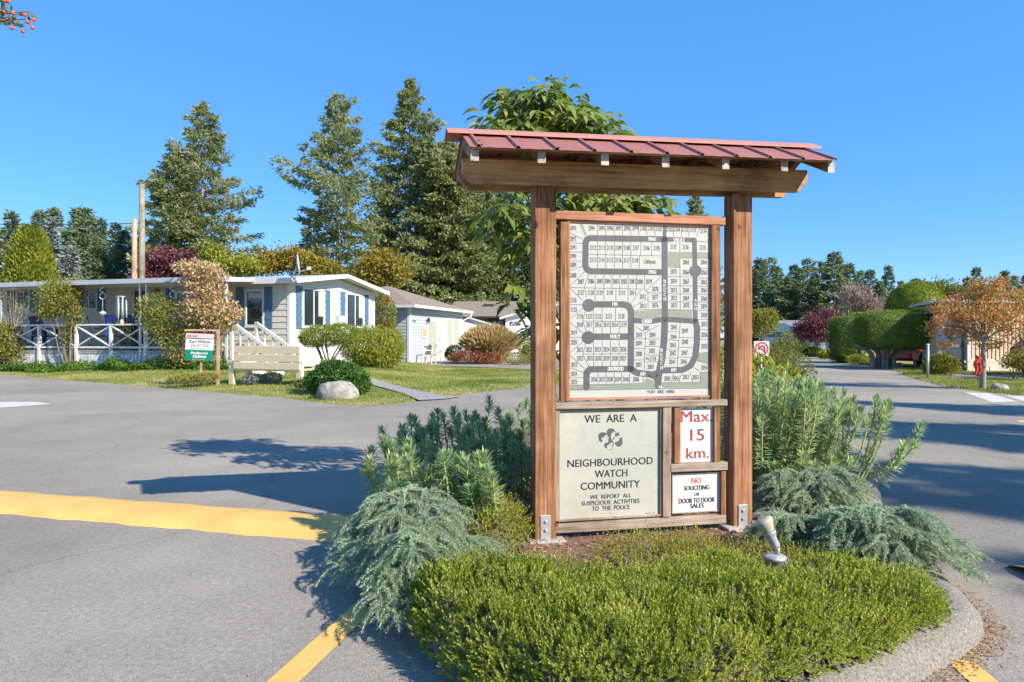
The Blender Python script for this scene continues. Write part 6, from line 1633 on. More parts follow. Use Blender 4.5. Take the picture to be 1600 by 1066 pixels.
# ---------------------------------------------------------------- trees and garden planting in the distance
def conifer(seed, H, R, t0=.12, nb=110, dens=1.0, tuft=(.38, .15), mat=None, droop=.35, gap=.25, pw=.85, trunk_r=None, asym=.25, upt=.35, fork=None, tw=3):
    """returns (trunk mesh, crown mesh)"""
    rg = np.random.default_rng(seed); rr = random.Random(seed)
    tr = MB(); r0 = trunk_r or H * .013
    stems = [(0, 0, 1.0)] + ([fork] if fork else [])
    cl = Cloud()
    for (fx, fy, hs_) in stems:
        Hs = H * hs_
        tr.tube([(fx * q, fy * q, Hs * q) if q < .12 else (fx * min(1, q * 3), fy * min(1, q * 3), Hs * q) for q in (0, .1, .25, .5, .75, .97)], [r0 * 1.25, r0, r0 * .85, r0 * .6, r0 * .33, r0 * .06], 8, cap=False)
        P_l = []; D_l = []
        for i in range(nb):
            t_ = t0 + (1 - t0) * ((i + rr.random()) / nb) ** .92
            az = i * 2.39996 + rr.uniform(-.5, .5)
            prof = min(1.0, (1 - t_) / (1 - t0)) ** pw * (1 if t_ > t0 + .12 else .55 + .45 * (t_ - t0) / .12)
            w = 1 + asym * math.sin(az * 1.0 + seed) * math.sin(t_ * 11 + seed * 2) + .18 * math.sin(az * 2 + t_ * 23)
            L_ = R * hs_ * prof * w * rr.uniform(.62, 1.12) + .15 * (1 - t_)
            if rr.random() < gap * (.5 if t_ > .8 else 1) : L_ *= rr.uniform(.3, .6)
            if L_ < .15: L_ = .15
            b0 = np.array((fx * min(1, t_ * 3), fy * min(1, t_ * 3), t_ * Hs)); dh = np.array((math.cos(az), math.sin(az), 0)); sd = np.array((-dh[1], dh[0], 0))
            rise = upt * (t_ - .25) + rr.uniform(-.08, .12)
            def bp(r_): return b0 + dh * (L_ * r_)[..., None] + np.array((0, 0, 1.0)) * (L_ * (rise * r_ - droop * r_ ** 1.5 * (1 - .55 * r_) * (1.15 - t_) + .10 * r_ ** 4))[..., None]
            q = bp(np.array((0, .35, .7, 1.0)))
            if L_ > R * .25: tr.tube([tuple(p) for p in q], [r0 * .20 * (1.1 - t_) + .012, r0 * .13 * (1.1 - t_) + .01, .012, .006], 4, cap=False)
            n = int((10 + 26 * L_) * dens); r_ = rg.uniform(.12, 1.0, n) ** .75; c = bp(r_)
            wd = L_ * .30 * np.sin(np.clip(r_ * 1.15, 0, 1) * PI * .82) + .10; off = rg.uniform(-1, 1, n)
            c = c + sd * (off * wd)[:, None] + np.array((0, 0, 1.0)) * (-np.abs(off) * wd * .35 - rg.uniform(0, 1, n) ** 2 * .22 * min(1, L_))[:, None]
            dd = dh * .75 + sd * (off * .9)[:, None] + np.array((0, 0, 1.0)) * rg.normal(-.12, .30, n)[:, None]
            P_l.append(c); D_l.append(dd)
        P_ = np.concatenate(P_l); D_ = np.concatenate(D_l)
        P_ = np.repeat(P_, tw, 0); D_ = unit(np.repeat(unit(D_), tw, 0) + rg.normal(0, .38, (len(P_), 3)))
        P_ = P_ + rg.normal(0, tuft[0] * .16, P_.shape)
        cl.add(*diamonds(P_, D_, tuft[0] * rg.uniform(.6, 1.2, len(P_)), tuft[1] * rg.uniform(.7, 1.2, len(P_)), rg))
        # leader
        P_ = np.c_[rg.normal(0, .05, (40, 2)) + (fx, fy), rg.uniform(.94, 1.0, 40) * Hs]; cl.add(*diamonds(P_, unit(np.c_[rg.normal(0, .6, (40, 2)), np.ones(40)]), tuft[0] * .8, tuft[1] * .7, rg))
    me = cl.mesh('crown', mat or L_CON)
    tm = bpy.data.meshes.new('trunk'); tm.from_pydata(tr.v, [], tr.f); tm.materials.append(M_BARKC); tm.polygons.foreach_set('use_smooth', tr.sm); tm.update()
    return tm, me
def place_tree(name, label, meshes, loc, rz=0, s=(1, 1, 1), group=None, cat='tree'):
    r = thing(name, label, cat, loc, rz, group); r.scale = s; link('trunk', meshes[0], r); link('crown', meshes[1], r); return r
def gx(u, Y): return ((u - 800) / F * Y, Y, 0)
# the four large firs behind the houses
Yb = 46
def topz(v, Y): return CH + (HZ - v) / F * Y
t1m = conifer(3, topz(160, Yb), 5.3, t0=.14, nb=135, dens=1.15, tuft=(.32, .10), droop=.34, gap=.38, pw=.66, fork=(-1.7, .3, .80), asym=.3, trunk_r=.20, upt=.35, tw=3)
place_tree('fir_tree', 'tall open twin-trunked fir just right of the two utility poles', t1m, gx(316, Yb), .3, group='tall firs behind the houses')
t2m = conifer(8, topz(148, Yb + 2), 4.2, t0=.12, nb=130, dens=1.15, tuft=(.32, .11), droop=.32, gap=.38, pw=.5, asym=.5, trunk_r=.20)
place_tree('fir_tree', 'tall narrow fir with gappy left limbs above satellite dish', t2m, gx(528, Yb + 2), 1.2, group='tall firs behind the houses')
t3m = conifer(15, topz(125, 58), 7.0, t0=.10, nb=160, dens=1.1, tuft=(.38, .14), droop=.32, gap=.3, pw=.72, asym=.3, trunk_r=.24)
place_tree('fir_tree', 'tallest pointed fir, standing just left of notice board roof', t3m, gx(640, 58), 2.0, group='tall firs behind the houses')
t4m = conifer(24, topz(225, 56), 5.5, t0=.04, nb=180, dens=1.25, tuft=(.42, .19), droop=.25, gap=.15, pw=.38, asym=.25, mat=L_CON, upt=.2)
place_tree('fir_tree', 'dense bushy fir below and right of the tallest fir', t4m, gx(700, 56), .6, group='tall firs behind the houses')
t5m = conifer(33, topz(140, 62), 4.2, t0=.28, nb=120, dens=.9, droop=.3, gap=.35, pw=.8, asym=.3, mat=L_COND)
place_tree('fir_tree', 'fir with bare lower trunk showing through gap left of board', t5m, gx(790, 62), 0, group='tall firs behind the houses')
place_tree('fir_tree', 'fir whose tip just clears the ridge above the board', t5m, gx(930, 66), 2.2, s=(1, 1, topz(168, 66) / topz(140, 62)), group='tall firs behind the houses')
place_tree('fir_tree', 'fir tip seen between street plan and roof beam', t3m, gx(1086, 60), 1.0, s=(.55, .55, topz(300, 60) / topz(125, 58)), group='tall firs behind the houses')
place_tree('fir_tree', 'dark fir partly behind the left post and large-leaved tree', t5m, gx(835, 64), 4.0, s=(.9, .9, .6), group='tall firs behind the houses')
# fir variants for the tree lines
va = conifer(51, 12, 2.9, t0=.03, nb=100, dens=.9, tuft=(.36, .14), mat=L_CONF, pw=.95, tw=2)
vb = conifer(52, 12, 2.6, t0=.03, nb=100, dens=.9, tuft=(.36, .14), mat=L_COND, pw=.95, gap=.35, tw=2)
vc = conifer(53, 12, 3.5, t0=.03, nb=110, dens=.9, tuft=(.40, .16), mat=L_CONF, pw=.85, tw=2)
vd = conifer(54, 12, 2.1, t0=.2, nb=60, dens=.7, tuft=(.42, .18), mat=L_CONF, pw=.45, gap=.5, asym=.5, tw=2)
vs = conifer(55, 10, 2.0, t0=.03, nb=90, dens=.8, tuft=(.36, .16), mat=L_CONB, pw=.8, tw=2, upt=.5)
rr = random.Random(5)
left = [(-12, 352, 52, va), (18, 332, 60, vb), (42, 352, 52, vc), (64, 330, 60, vb), (86, 326, 58, va), (122, 325, 62, vb), (134, 328, 58, vc), (158, 342, 56, vb), (180, 350, 52, va), (196, 362, 50, vc), (215, 372, 48, vb), (150, 372, 48, vc), (240, 368, 52, va), (110, 378, 50, vc), (272, 388, 50, vb), (355, 392, 56, va), (600, 300, 58, vb), (490, 330, 60, va), (745, 262, 66, vc), (718, 250, 66, vb), (765, 300, 60, va), (862, 300, 60, vc)]
ordn = ['first', 'second', 'third', 'fourth', 'fifth', 'sixth', 'seventh', 'eighth', 'ninth', 'tenth', 'eleventh', 'twelfth', 'thirteenth', 'fourteenth', 'fifteenth', 'sixteenth', 'seventeenth', 'eighteenth', 'nineteenth', 'twentieth', 'twenty-first', 'twenty-second', 'twenty-third', 'twenty-fourth', 'twenty-fifth', 'twenty-sixth', 'twenty-seventh', 'twenty-eighth', 'twenty-ninth', 'thirtieth']
for i, (u, v, Y, m) in enumerate(sorted(left, key=lambda q: q[0])):
    h = topz(v, Y) / 12
    place_tree('conifer_tree', 'conifer in hazy tree line behind left houses, %s tip counting from the left' % ordn[i], m, gx(u, Y), rr.uniform(0, 6), (h * rr.uniform(1.05, 1.45), h * rr.uniform(1.0, 1.35), h), 'conifers lined up behind the left houses')
place_tree('spruce_tree', 'pale blue-grey spruce behind mobile home, taller of two', vs, gx(80, 43), 1, (1.0, 1.0, topz(345, 43) / 10), 'blue-grey spruces behind mobile home')
place_tree('spruce_tree', 'pale blue-grey spruce behind mobile home, shorter of two', vs, gx(108, 40), 3, (.85, .85, topz(385, 40) / 10), 'blue-grey spruces behind mobile home')
right = sorted([(1158, 410, 90, vb), (1172, 416, 95, va), (1186, 405, 88, vb), (1203, 404, 92, vd), (1216, 420, 96, va), (1232, 432, 86, vc), (1240, 414, 95, vb), (1252, 420, 90, va), (1262, 405, 92, vd), (1270, 432, 84, vc), (1284, 410, 92, va), (1304, 395, 84, vc), (1318, 418, 90, vb), (1328, 412, 88, vb), (1345, 424, 92, va), (1360, 422, 90, vb), (1388, 416, 92, vb), (1375, 440, 88, vc), (1408, 440, 90, va), (1430, 436, 88, vc), (1450, 442, 90, vb), (1470, 440, 80, vc), (1500, 446, 86, va), (1526, 418, 76, vb), (1550, 440, 84, vc), (1570, 424, 78, vb), (1512, 434, 82, vb), (1585, 432, 80, va), (1604, 430, 60, vb), (1640, 430, 70, va)], key=lambda q: q[0])
for i, (u, v, Y, m) in enumerate(right):
    h = topz(v, Y) / 12
    place_tree('conifer_tree', 'far conifer beyond the road on right, %s from the right post' % ordn[i], m, gx(u, Y), rr.uniform(0, 6), (h * rr.uniform(1.2, 1.7), h * rr.uniform(1.2, 1.6), h), 'far conifers beyond the road')

# broadleaf trees and shrubs
def broad(name, label, loc, trunk_pts, blobs, mat, n, lL, lW, seed, r0=.09, limbs=8, cat='tree', group=None, shell=.3, bark=None, up=.2, berries=0):
    rg = np.random.default_rng(seed); rr = random.Random(seed); root = thing(name, label, cat, loc, group=group)
    tr = MB(); k = len(trunk_pts); tr.tube(trunk_pts, list(np.linspace(r0, r0 * .55, k)), 9, cap=False); top = Vector(trunk_pts[-1]); tips = []
    for i in range(limbs):
        b = blobs[i % len(blobs)]; e = Vector(b[:3]) + Vector([rr.uniform(-.7, .7) * q for q in b[3:6]]); m = top.lerp(e, .45) + Vector((0, 0, (e - top).length * .12)); pts = catmull([top, m, e], 4)
        tr.tube(pts, list(np.linspace(r0 * .42, r0 * .06, len(pts))), 5, cap=False); tips.append(e)
        for _ in range(2):
            q = pts[rr.randint(3, len(pts) - 2)]; e2 = q + Vector([rr.uniform(-.6, .6) * s for s in b[3:6]]); tr.tube([q, q.lerp(e2, .5) + Vector((0, 0, .04)), e2], [r0 * .16, r0 * .09, r0 * .03], 4, cap=False)
    tr.build('trunk', bark or M_BARK, root, recalc=False)
    cl = Cloud(); vol = np.array([b[3] * b[4] * b[5] for b in blobs]) ** .8; vol /= vol.sum()
    for b, w in zip(blobs, vol):
        m = max(20, int(n * w))
        # sub-clumps
        kc = max(4, m // 60); cd = rvec(kc, rg); cr = rg.uniform(shell, 1.0, kc); cc = np.array(b[:3]) + cd * cr[:, None] * np.array(b[3:6]) * .9
        ci = rg.integers(0, kc, m); sg = np.array(b[3:6]) * .24
        P_ = cc[ci] + rg.normal(size=(m, 3)) * sg; dd = unit(P_ - np.array(b[:3]))
        D = unit(dd * .4 + np.array((0, 0, up)) + rg.normal(0, .7, (m, 3))); cl.add(*diamonds(P_, D, lL * rg.uniform(.65, 1.25, m), lW, rg, fold=.05))
    link('crown', cl.mesh('crown', mat), root)
    if berries:
        mb = MB()
        for _ in range(berries):
            b = rr.choice(blobs); d = Vector((rr.gauss(0, 1), rr.gauss(0, 1), rr.gauss(0, 1))).normalized(); c = Vector(b[:3]) + Vector([d[i] * b[3 + i] * rr.uniform(.6, 1.05) for i in range(3)])
            for _ in range(7):
                p = c + Vector((rr.gauss(0, .035), rr.gauss(0, .035), rr.gauss(0, .025))); mb.lathe([(.0, -.014), (.013, -.005), (.013, .005), (0, .014)], p, n=5, cap=False)
        mb.build('berries', L_BERRY, root, recalc=False)
    return root
def loc(u, Y): return ((u - 800) / F * Y, Y, 0)
def zv(v, Y): return CH + (HZ - v) / F * Y
def blob(u, v, ru, rv, Y, base, ry=None, dy=0):     # crown lobe from picture measures at distance Y relative to base
    x, y, z = at(u, v, Y + dy); k = (Y + dy) / F; return (x - base[0], y - base[1], z, ru * k, ry or ru * k, rv * k)
b0 = loc(1535, G(1535, 609)[1]); Yr = b0[1]
BL = [blob(u, v, a, b, Yr, b0, dy=dy) for (u, v, a, b, dy) in ((1535, 500, 44, 34, 0), (1480, 480, 26, 22, 0), (1540, 445, 34, 14, .2), (1455, 515, 16, 18, .2), (1500, 505, 34, 32, .3), (1575, 500, 40, 34, -.2), (1520, 465, 30, 22, .2), (1560, 460, 38, 22, 0), (1600, 470, 36, 26, .3), (1480, 530, 22, 15, .2), (1470, 500, 16, 18, 0), (1610, 520, 30, 34, -.3), (1545, 535, 30, 12, .3))]
broad('berry_tree', 'orange and green berry tree with pale trunk on right verge', b0, [(0, 0, -.05), (.02, 0, .4), (.03, .02, .85), (.05, 0, 1.15)], BL, L_ROWAN, 7200, .09, .034, 61, r0=.075, limbs=18, bark=M_BARKL, shell=.25, berries=70)
b0 = (17.6, 19.5, 0); BL = [(0, 0, 2.1, 1.5, 1.5, 1.2), (-1.2, .2, 1.7, 1.0, 1.0, .9)]
broad('berry_tree', 'second orange-leaved tree with slanting trunk at right edge', b0, [(-.3, 0, -.05), (-.7, 0, .7), (-1.2, 0, 1.5)], BL, L_ROWAN, 3500, .085, .032, 62, r0=.06, limbs=10, shell=.3)
# boxy topiaries
def rbox_cloud(c, r, n, rg, p=.16):
    d = rvec(n, rg); m = np.abs(d).max(1, keepdims=True); e = unit(d) * (1 - p) / 1 ; s = d / m
    q = s * (1 - p) + d * p * 1.1
    return np.array(c) + q * np.array(r), unit(s * .7 + d)
def topiary(name, label, locn, parts, mat, lL, lW, seed, trunks=(), group=None, kind='box'):
    rg = np.random.default_rng(seed); root = thing(name, label, 'topiary', locn, group=group); cl = Cloud(); core = MB(); core.smooth = True
    for (c, r, n) in parts:
        if kind == 'box': P_, Nn = rbox_cloud(c, r, n, rg)
        else:
            d = rvec(n, rg); P_ = np.array(c) + d * np.array(r); Nn = d
        P_ = P_ + Nn * (rg.uniform(-.05, .04, n) + .035 * wob(P_, 2.2, seed) + .02 * wob(P_, 6, seed))[:, None]
        D = unit(Nn * .8 + np.array((0, 0, .25)) + rg.normal(0, .5, (n, 3))); cl.add(*diamonds(P_, D, lL * rg.uniform(.7, 1.2, n), lW, rg, Nn=unit(Nn + rg.normal(0, .6, (n, 3)))))
        nu, nv_ = 20, 12; b = len(core.v)
        for j in range(nv_ + 1):
            for i in range(nu):
                th = PI * j / nv_; ph = 2 * PI * i / nu; d = np.array((math.sin(th) * math.cos(ph), math.sin(th) * math.sin(ph), math.cos(th)))
                if kind == 'box': m = np.abs(d).max(); q = d / m * .82 + d * .18 * 1.1
                else: q = d
                core.v.append(tuple(np.array(c) + q * np.array(r) * .93))
        for j in range(nv_):
            for i in range(nu): i2 = (i + 1) % nu; core.face([b + j * nu + i, b + (j + 1) * nu + i, b + (j + 1) * nu + i2, b + j * nu + i2])
    link('foliage', cl.mesh('foliage', mat), root); core.build('inner_growth', mat, root)
    if trunks:
        tm = MB()
        for (pts, ra, rb_) in trunks: tm.tube(pts, list(np.linspace(ra, rb_, len(pts))), 9, cap=False)
        tm.build('trunk', M_BARKC if name != 'x' else M_BARK, root, recalc=False)
    return root
Yt = 28.2; b0 = loc(1378, Yt); kx = Yt / F
c = ((1400 - 1378) * kx, .0, zv(516.5, Yt)); rr = random.Random(2)
tks = []
for k in range(11):
    a = rr.uniform(-.42, .42); e = a * 3.0 + rr.uniform(-.2, .2); y = rr.uniform(-.25, .25); tks.append(([(a, y, -.05), (a * .95, y, .35), (a * 1.25, y * 1.2, .65), (e, y * 2, .98)], .11, .05))
topiary('topiary_tree', 'wide boxy clipped conifer on cluster of thick fluted trunks', b0, [(c, (1.46, 1.2, (545 - 488) / 2 * kx), 20000)], L_HEDGELIT, .075, .032, 71, tks)
Yt = 34; b0 = loc(1322, Yt); kx = Yt / F
topiary('topiary_tree', 'boxy clipped hedge block directly left behind the wide one', b0, [((0, 0, zv(526, Yt)), (.62, .85, 29 * kx), 9000), ((.1, .3, zv(560, Yt) + .15), (.45, .6, .35), 3000)], L_HEDGE, .085, .035, 72)
Yt = 33; b0 = loc(1432, Yt); kx = Yt / F
topiary('topiary_tree', 'bright yellow-green clipped dome tree above the boxy hedge', b0, [((0, 0, zv(489, Yt)), (43 * kx, 43 * kx, 48 * kx), 17000)], L_HEDGEY, .085, .035, 73, [([(0, 0, 0), (0, 0, 1.6)], .15, .12)], kind='round')
b0 = loc(1278, 46); BL = [blob(u, v, a, b, 46, b0) for (u, v, a, b) in ((1278, 515, 30, 22), (1258, 518, 16, 14), (1298, 508, 22, 22), (1280, 500, 18, 12))]
broad('plum_tree', 'rounded purple-leaved plum tree beside far end of road', b0, [(0, 0, 0), (0, 0, .7)], BL, L_PLUM, 7000, .20, .09, 63, r0=.10, shell=.5)
b0 = loc(1192, 24); BL = [blob(u, v, a, b, 24, b0) for (u, v, a, b) in ((1192, 505, 24, 18), (1178, 508, 14, 14), (1204, 500, 14, 14), (1190, 492, 18, 10))]
o = broad('lollipop_tree', 'small round yellow-green tree on pale twin stems', b0, [(-.18, 0, 0), (-.16, 0, 1.0), (-.08, 0, 1.35)], BL, L_VINE, 5000, .085, .04, 64, r0=.045, bark=M_BARKL, shell=.5)
mb = MB(); mb.tube([(.13, 0, 0), (.12, 0, .9), (.05, 0, 1.4)], [.045, .04, .03], 8, cap=False); mb.build('trunk', M_BARKL, o)
b0 = loc(1345, 62); BL = [blob(u, v, a, b, 62, b0) for (u, v, a, b) in ((1345, 470, 30, 22), (1360, 480, 26, 18), (1330, 462, 18, 18))]
broad('bare_tree', 'pinkish brown near-leafless tree behind the clipped hedges', b0, [(0, 0, 0), (0, 0, 1.6)], BL, L_PINKB, 4500, .42, .05, 65, r0=.14, limbs=20, shell=.2, up=.8)
b0 = loc(1460, 55); BL = [blob(u, v, a, b, 55, b0) for (u, v, a, b) in ((1455, 452, 34, 16), (1490, 458, 28, 16), (1520, 470, 30, 20))]
broad('deciduous_tree', 'thin grey-green tree behind dome topiary', b0, [(0, 0, 0), (0, 0, 2.2)], BL, L_OLIVE, 3500, .26, .10, 66, r0=.15, limbs=16, shell=.3)
# left side back-garden trees
def arb(label, u, vt, hw, Y, mat, seed, n=16000, name='arborvitae_tree', group=None):
    b0 = loc(u, Y); zt = zv(vt, Y); rg = np.random.default_rng(seed); root = thing(name, label, 'tree', b0, group=group); r = hw * Y / F; cl = Cloud()
    t_ = rg.uniform(0, 1, n) ** .8; ph = rg.uniform(0, 2 * PI, n); prof = np.sqrt(np.clip(1 - (t_ - .25) ** 2 / .58, 0, 1)); rad = r * prof * (.94 + .09 * wob(np.c_[np.cos(ph) * 2, np.sin(ph) * 2, t_ * 5], 1.5, seed)) * rg.uniform(.82, 1.02, n)
    P_ = np.c_[np.cos(ph) * rad, np.sin(ph) * rad, t_ * zt]; D = unit(np.c_[np.cos(ph) * .45, np.sin(ph) * .45, np.ones(n)] + rg.normal(0, .35, (n, 3))); cl.add(*diamonds(P_, D, .28 * rg.uniform(.6, 1.2, n), .10, rg)); link('crown', cl.mesh('crown', mat), root)
    mb = MB(); mb.tube([(0, 0, 0), (0, 0, zt * .5), (0, 0, zt * .9)], [.15, .1, .03], 7, cap=False); mb.build('trunk', M_BARKC, root)
arb('large yellow-green rounded evergreen behind left end of mobile home', 48, 358, 42, 37, L_ARB, 81)
b0 = loc(252, 40); BL = [blob(u, v, a, b, 40, b0) for (u, v, a, b) in ((240, 425, 24, 26), (262, 410, 26, 22), (285, 418, 20, 18), (228, 440, 20, 16), (302, 405, 14, 12))]
broad('plum_tree', 'purple and red plum tree beside the utility poles', b0, [(0, 0, 0), (0, 0, 2.5)], BL, L_PLUM, 7000, .20, .10, 67, r0=.12, shell=.4)
b0 = loc(345, 42); BL = [blob(u, v, a, b, 42, b0) for (u, v, a, b) in ((330, 405, 20, 24), (350, 420, 22, 18), (382, 415, 26, 16), (318, 425, 14, 14), (240, 445, 20, 12))]
broad('deciduous_tree', 'light green leafy tree between fir trunks and roof', b0, [(0, 0, 0), (0, 0, 2.8)], BL, L_BAMB, 6500, .20, .10, 68, r0=.12, shell=.4)
b0 = loc(430, 44); BL = [blob(u, v, a, b, 44, b0) for (u, v, a, b) in ((395, 418, 22, 14), (425, 412, 28, 20), (460, 408, 24, 22), (490, 415, 24, 18), (510, 424, 24, 14))]
broad('golden_tree', 'low golden-green trees behind the satellite dish', b0, [(0, 0, 0), (0, 0, 2.6)], BL, L_GOLD, 10000, .20, .10, 69, r0=.14, shell=.4, limbs=12)
b0 = loc(590, 42); BL = [blob(u, v, a, b, 42, b0) for (u, v, a, b) in ((590, 425, 34, 26), (615, 420, 26, 24), (570, 435, 26, 18), (600, 402, 20, 14), (545, 440, 26, 14))]
broad('golden_tree', 'rounded golden-yellow tree between both left house roofs', b0, [(0, 0, 0), (0, 0, 2.4)], BL, L_GOLD, 10000, .20, .10, 70, r0=.14, shell=.5, limbs=10)
b0 = loc(760, 60); BL = [blob(u, v, a, b, 60, b0) for (u, v, a, b) in ((740, 445, 30, 20), (780, 440, 30, 26), (815, 430, 26, 30), (700, 450, 26, 18), (850, 440, 30, 24))]
broad('deciduous_tree', 'mid green broadleaf tree above bungalow roof', b0, [(0, 0, 0), (0, 0, 2.4)], BL, L_OLIVE, 9000, .26, .13, 90, r0=.14, shell=.5, limbs=10)

# garden planting in front of the houses
def gb_(name, label, u, v, Y, lobes, mat, n, lL, lW, seed, stems=6, cat='shrub', sr=.012, group=None, **kw):
    if u < 620 and 18.5 < Y < 21.5: Y *= 1.18; lL *= 1.12; lW *= 1.12; sr *= 1.18
    b0 = (at(u, v, Y)[0], Y, 0); BL = [blob(a, b, c_, d_, Y, b0, **({'dy': e_[0]} if (e_ := rest) else {})) for (a, b, c_, d_, *rest) in lobes]
    return bush(name, label, cat, b0, BL, mat, n, lL, lW, seed, stems=auto_stems(BL, stems, seed, sr), group=group, **kw)
gb_('climbing_vine', 'yellow-green climbing vine on second porch post', 108, 575, 20.4, [(90, 468, 32, 32), (112, 458, 20, 24), (75, 488, 16, 14), (118, 490, 12, 30), (88, 450, 16, 12), (105, 520, 9, 22)], L_VINE, 5200, .085, .045, 101, stems=8, sr=.03, cat='vine', shell=.35)
gb_('climbing_shrub', 'large green shrub covering porch corner left of salmon one', 290, 580, 19.0, [(240, 480, 26, 22), (270, 500, 36, 36), (290, 540, 38, 36), (310, 565, 36, 20), (250, 510, 26, 30), (325, 530, 30, 40), (225, 492, 14, 20)], L_VINE, 8500, .075, .042, 102, stems=12, sr=.02, shell=.5)
gb_('climbing_shrub', 'tall salmon pink and cream leaved shrub reaching above roof edge', 325, 580, 18.7, [(305, 420, 34, 14), (330, 430, 26, 18), (325, 460, 34, 28), (340, 490, 32, 26), (312, 485, 30, 26), (362, 490, 18, 18), (295, 440, 14, 12), (350, 510, 16, 10)], L_SALM, 4600, .10, .06, 103, stems=12, sr=.03, shell=.25)
gb_('shrub', 'leafy yellow-orange shrub at left edge beside porch', 10, 572, 21.0, [(8, 535, 30, 26), (-10, 550, 30, 30), (28, 555, 18, 18), (5, 515, 18, 12)], L_VINE, 4200, .085, .045, 104, stems=6, shell=.5)
b0 = (at(12, 560, 24.8)[0], 24.8, 0); BL = [blob(a, b, c_, d_, 24.8, b0) for (a, b, c_, d_) in ((15, 475, 26, 24), (40, 480, 22, 22), (0, 500, 20, 20), (30, 455, 18, 12))]
broad('bare_shrub', 'near-leafless pale branched shrub at left edge of porch', b0, [(.2, 0, 0), (.2, 0, .9)], BL, L_VINE, 420, .07, .04, 105, r0=.055, limbs=26, cat='shrub', bark=M_BARKL)
gb_('shrub', 'small leafy shrub with pink tips before the middle railing', 195, 575, 20.2, [(190, 515, 12, 12), (205, 530, 10, 10), (196, 550, 14, 16)], L_VINE, 900, .07, .04, 106, stems=5)
# ground cover row along the deck
cov = [G(-40, 577), G(20, 577.5), G(100, 582), G(200, 586), G(300, 590), G(345, 592), G(350, 583), G(280, 576), G(150, 570), G(0, 565), G(-40, 565)]
cov2 = [(p[0], p[1]) for p in cov]
rg = np.random.default_rng(5); m = 20000; al = rg.uniform(dy0 - .5, LH + 2, m); ou = rg.uniform(-.05, 1, m) * (.62 + .22 * np.sin(al * 2.1)); P_ = np.c_[C0[0] + D1.x * (AX - ou) + D2.x * al, C0[1] + D1.y * (AX - ou) + D2.y * al] * KM
hh = .22 + .20 * wob(np.c_[P_, P_[:, 0] * .3], 1.9, 2) + .06 * wob(np.c_[P_, P_[:, 1]], 6, 1); hh = np.clip(hh, .05, .5)
V, Q = diamonds(np.c_[P_, TZ(P_) + hh * rg.uniform(.2, 1, m)], unit(rg.normal(0, 1, (m, 3)) + (0, -.2, .6)), .075 * rg.uniform(.6, 1.2, m), .05, rg); link('ground_cover', mesh_np('ground_cover', V, Q, L_GCOV), kind='stuff')
gb_('shrub', 'low sprawling reddish green plant below the estate sign', 300, 597, 16.9, [(295, 592, 26, 6), (320, 590, 20, 6), (275, 594, 14, 4)], L_PHOT, 1800, .06, .025, 107, stems=3)
gb_('shrub', 'glossy dark green rounded bush behind the granite boulder', 530, 612, 14.6, [(530, 590, 40, 24), (500, 596, 24, 18), (558, 600, 20, 16), (520, 578, 24, 14)], L_SHRUB, 7000, .075, .035, 108, stems=8, shell=.7)
gb_('shrub', 'small grey-green tuft between bench and glossy bush', 482, 606, 15.3, [(480, 598, 14, 9), (470, 600, 10, 6)], L_OLIVE, 900, .05, .02, 109, stems=3)
gb_('shrub', 'dark grey-blue low tuft beneath the bench, left', 398, 600, 17.0, [(398, 592, 18, 7)], L_CONB, 1000, .06, .018, 110, stems=3, group='low grey tufts beneath the bench')
gb_('shrub', 'dark grey-blue low tuft beneath the bench, right', 426, 600, 17.0, [(424, 591, 16, 8)], L_CONB, 1000, .06, .018, 111, stems=3, group='low grey tufts beneath the bench')
gb_('clipped_shrub', 'cloud-pruned flat-topped shrub on twisted bare trunk', 512, 572, 19.0, [(505, 525, 36, 17), (535, 522, 28, 16), (488, 530, 20, 13)], L_HEDGEY, 9000, .055, .025, 112, stems=9, sr=.035, shell=.75)
gb_('shrub', 'feathery yellow-green bamboo-like shrub right of cloud-pruned one', 585, 572, 20.5, [(585, 540, 44, 28), (560, 545, 26, 24), (612, 540, 20, 24), (590, 558, 36, 16), (575, 522, 26, 12)], L_BAMB, 14000, .11, .024, 113, stems=8, shell=.7, droop=.7)
gb_('shrub', 'rounded red-tipped shrub between mobile home and garage', 600, 560, 31, [(598, 490, 20, 30), (600, 525, 22, 28), (594, 470, 12, 12)], L_PHOT, 5000, .10, .05, 114, stems=6, shell=.75)
gb_('shrub', 'small neat green mound beside garage doors', 709, 564, 34.5, [(710, 552, 14, 12), (703, 555, 8, 8)], L_SHRUB, 1800, .09, .04, 115, stems=3, shell=.75)
gb_('shrub', 'low spreading red and orange leaved shrub before tall grass', 745, 570, 32.5, [(735, 556, 28, 10), (762, 558, 26, 10), (712, 560, 12, 6)], L_REDL, 3200, .10, .045, 116, stems=5, shell=.5)
gb_('shrub', 'pale yellow-green low shrub by driveway near left post', 808, 570, 31.5, [(805, 560, 18, 9), (822, 562, 12, 7)], L_VINE, 1500, .08, .03, 117, stems=4)
gb_('shrub', 'yellow-green leafy shrub half hidden behind left post', 828, 570, 34, [(826, 538, 18, 16), (832, 552, 16, 14)], L_BAMB, 1500, .14, .06, 118, stems=4)
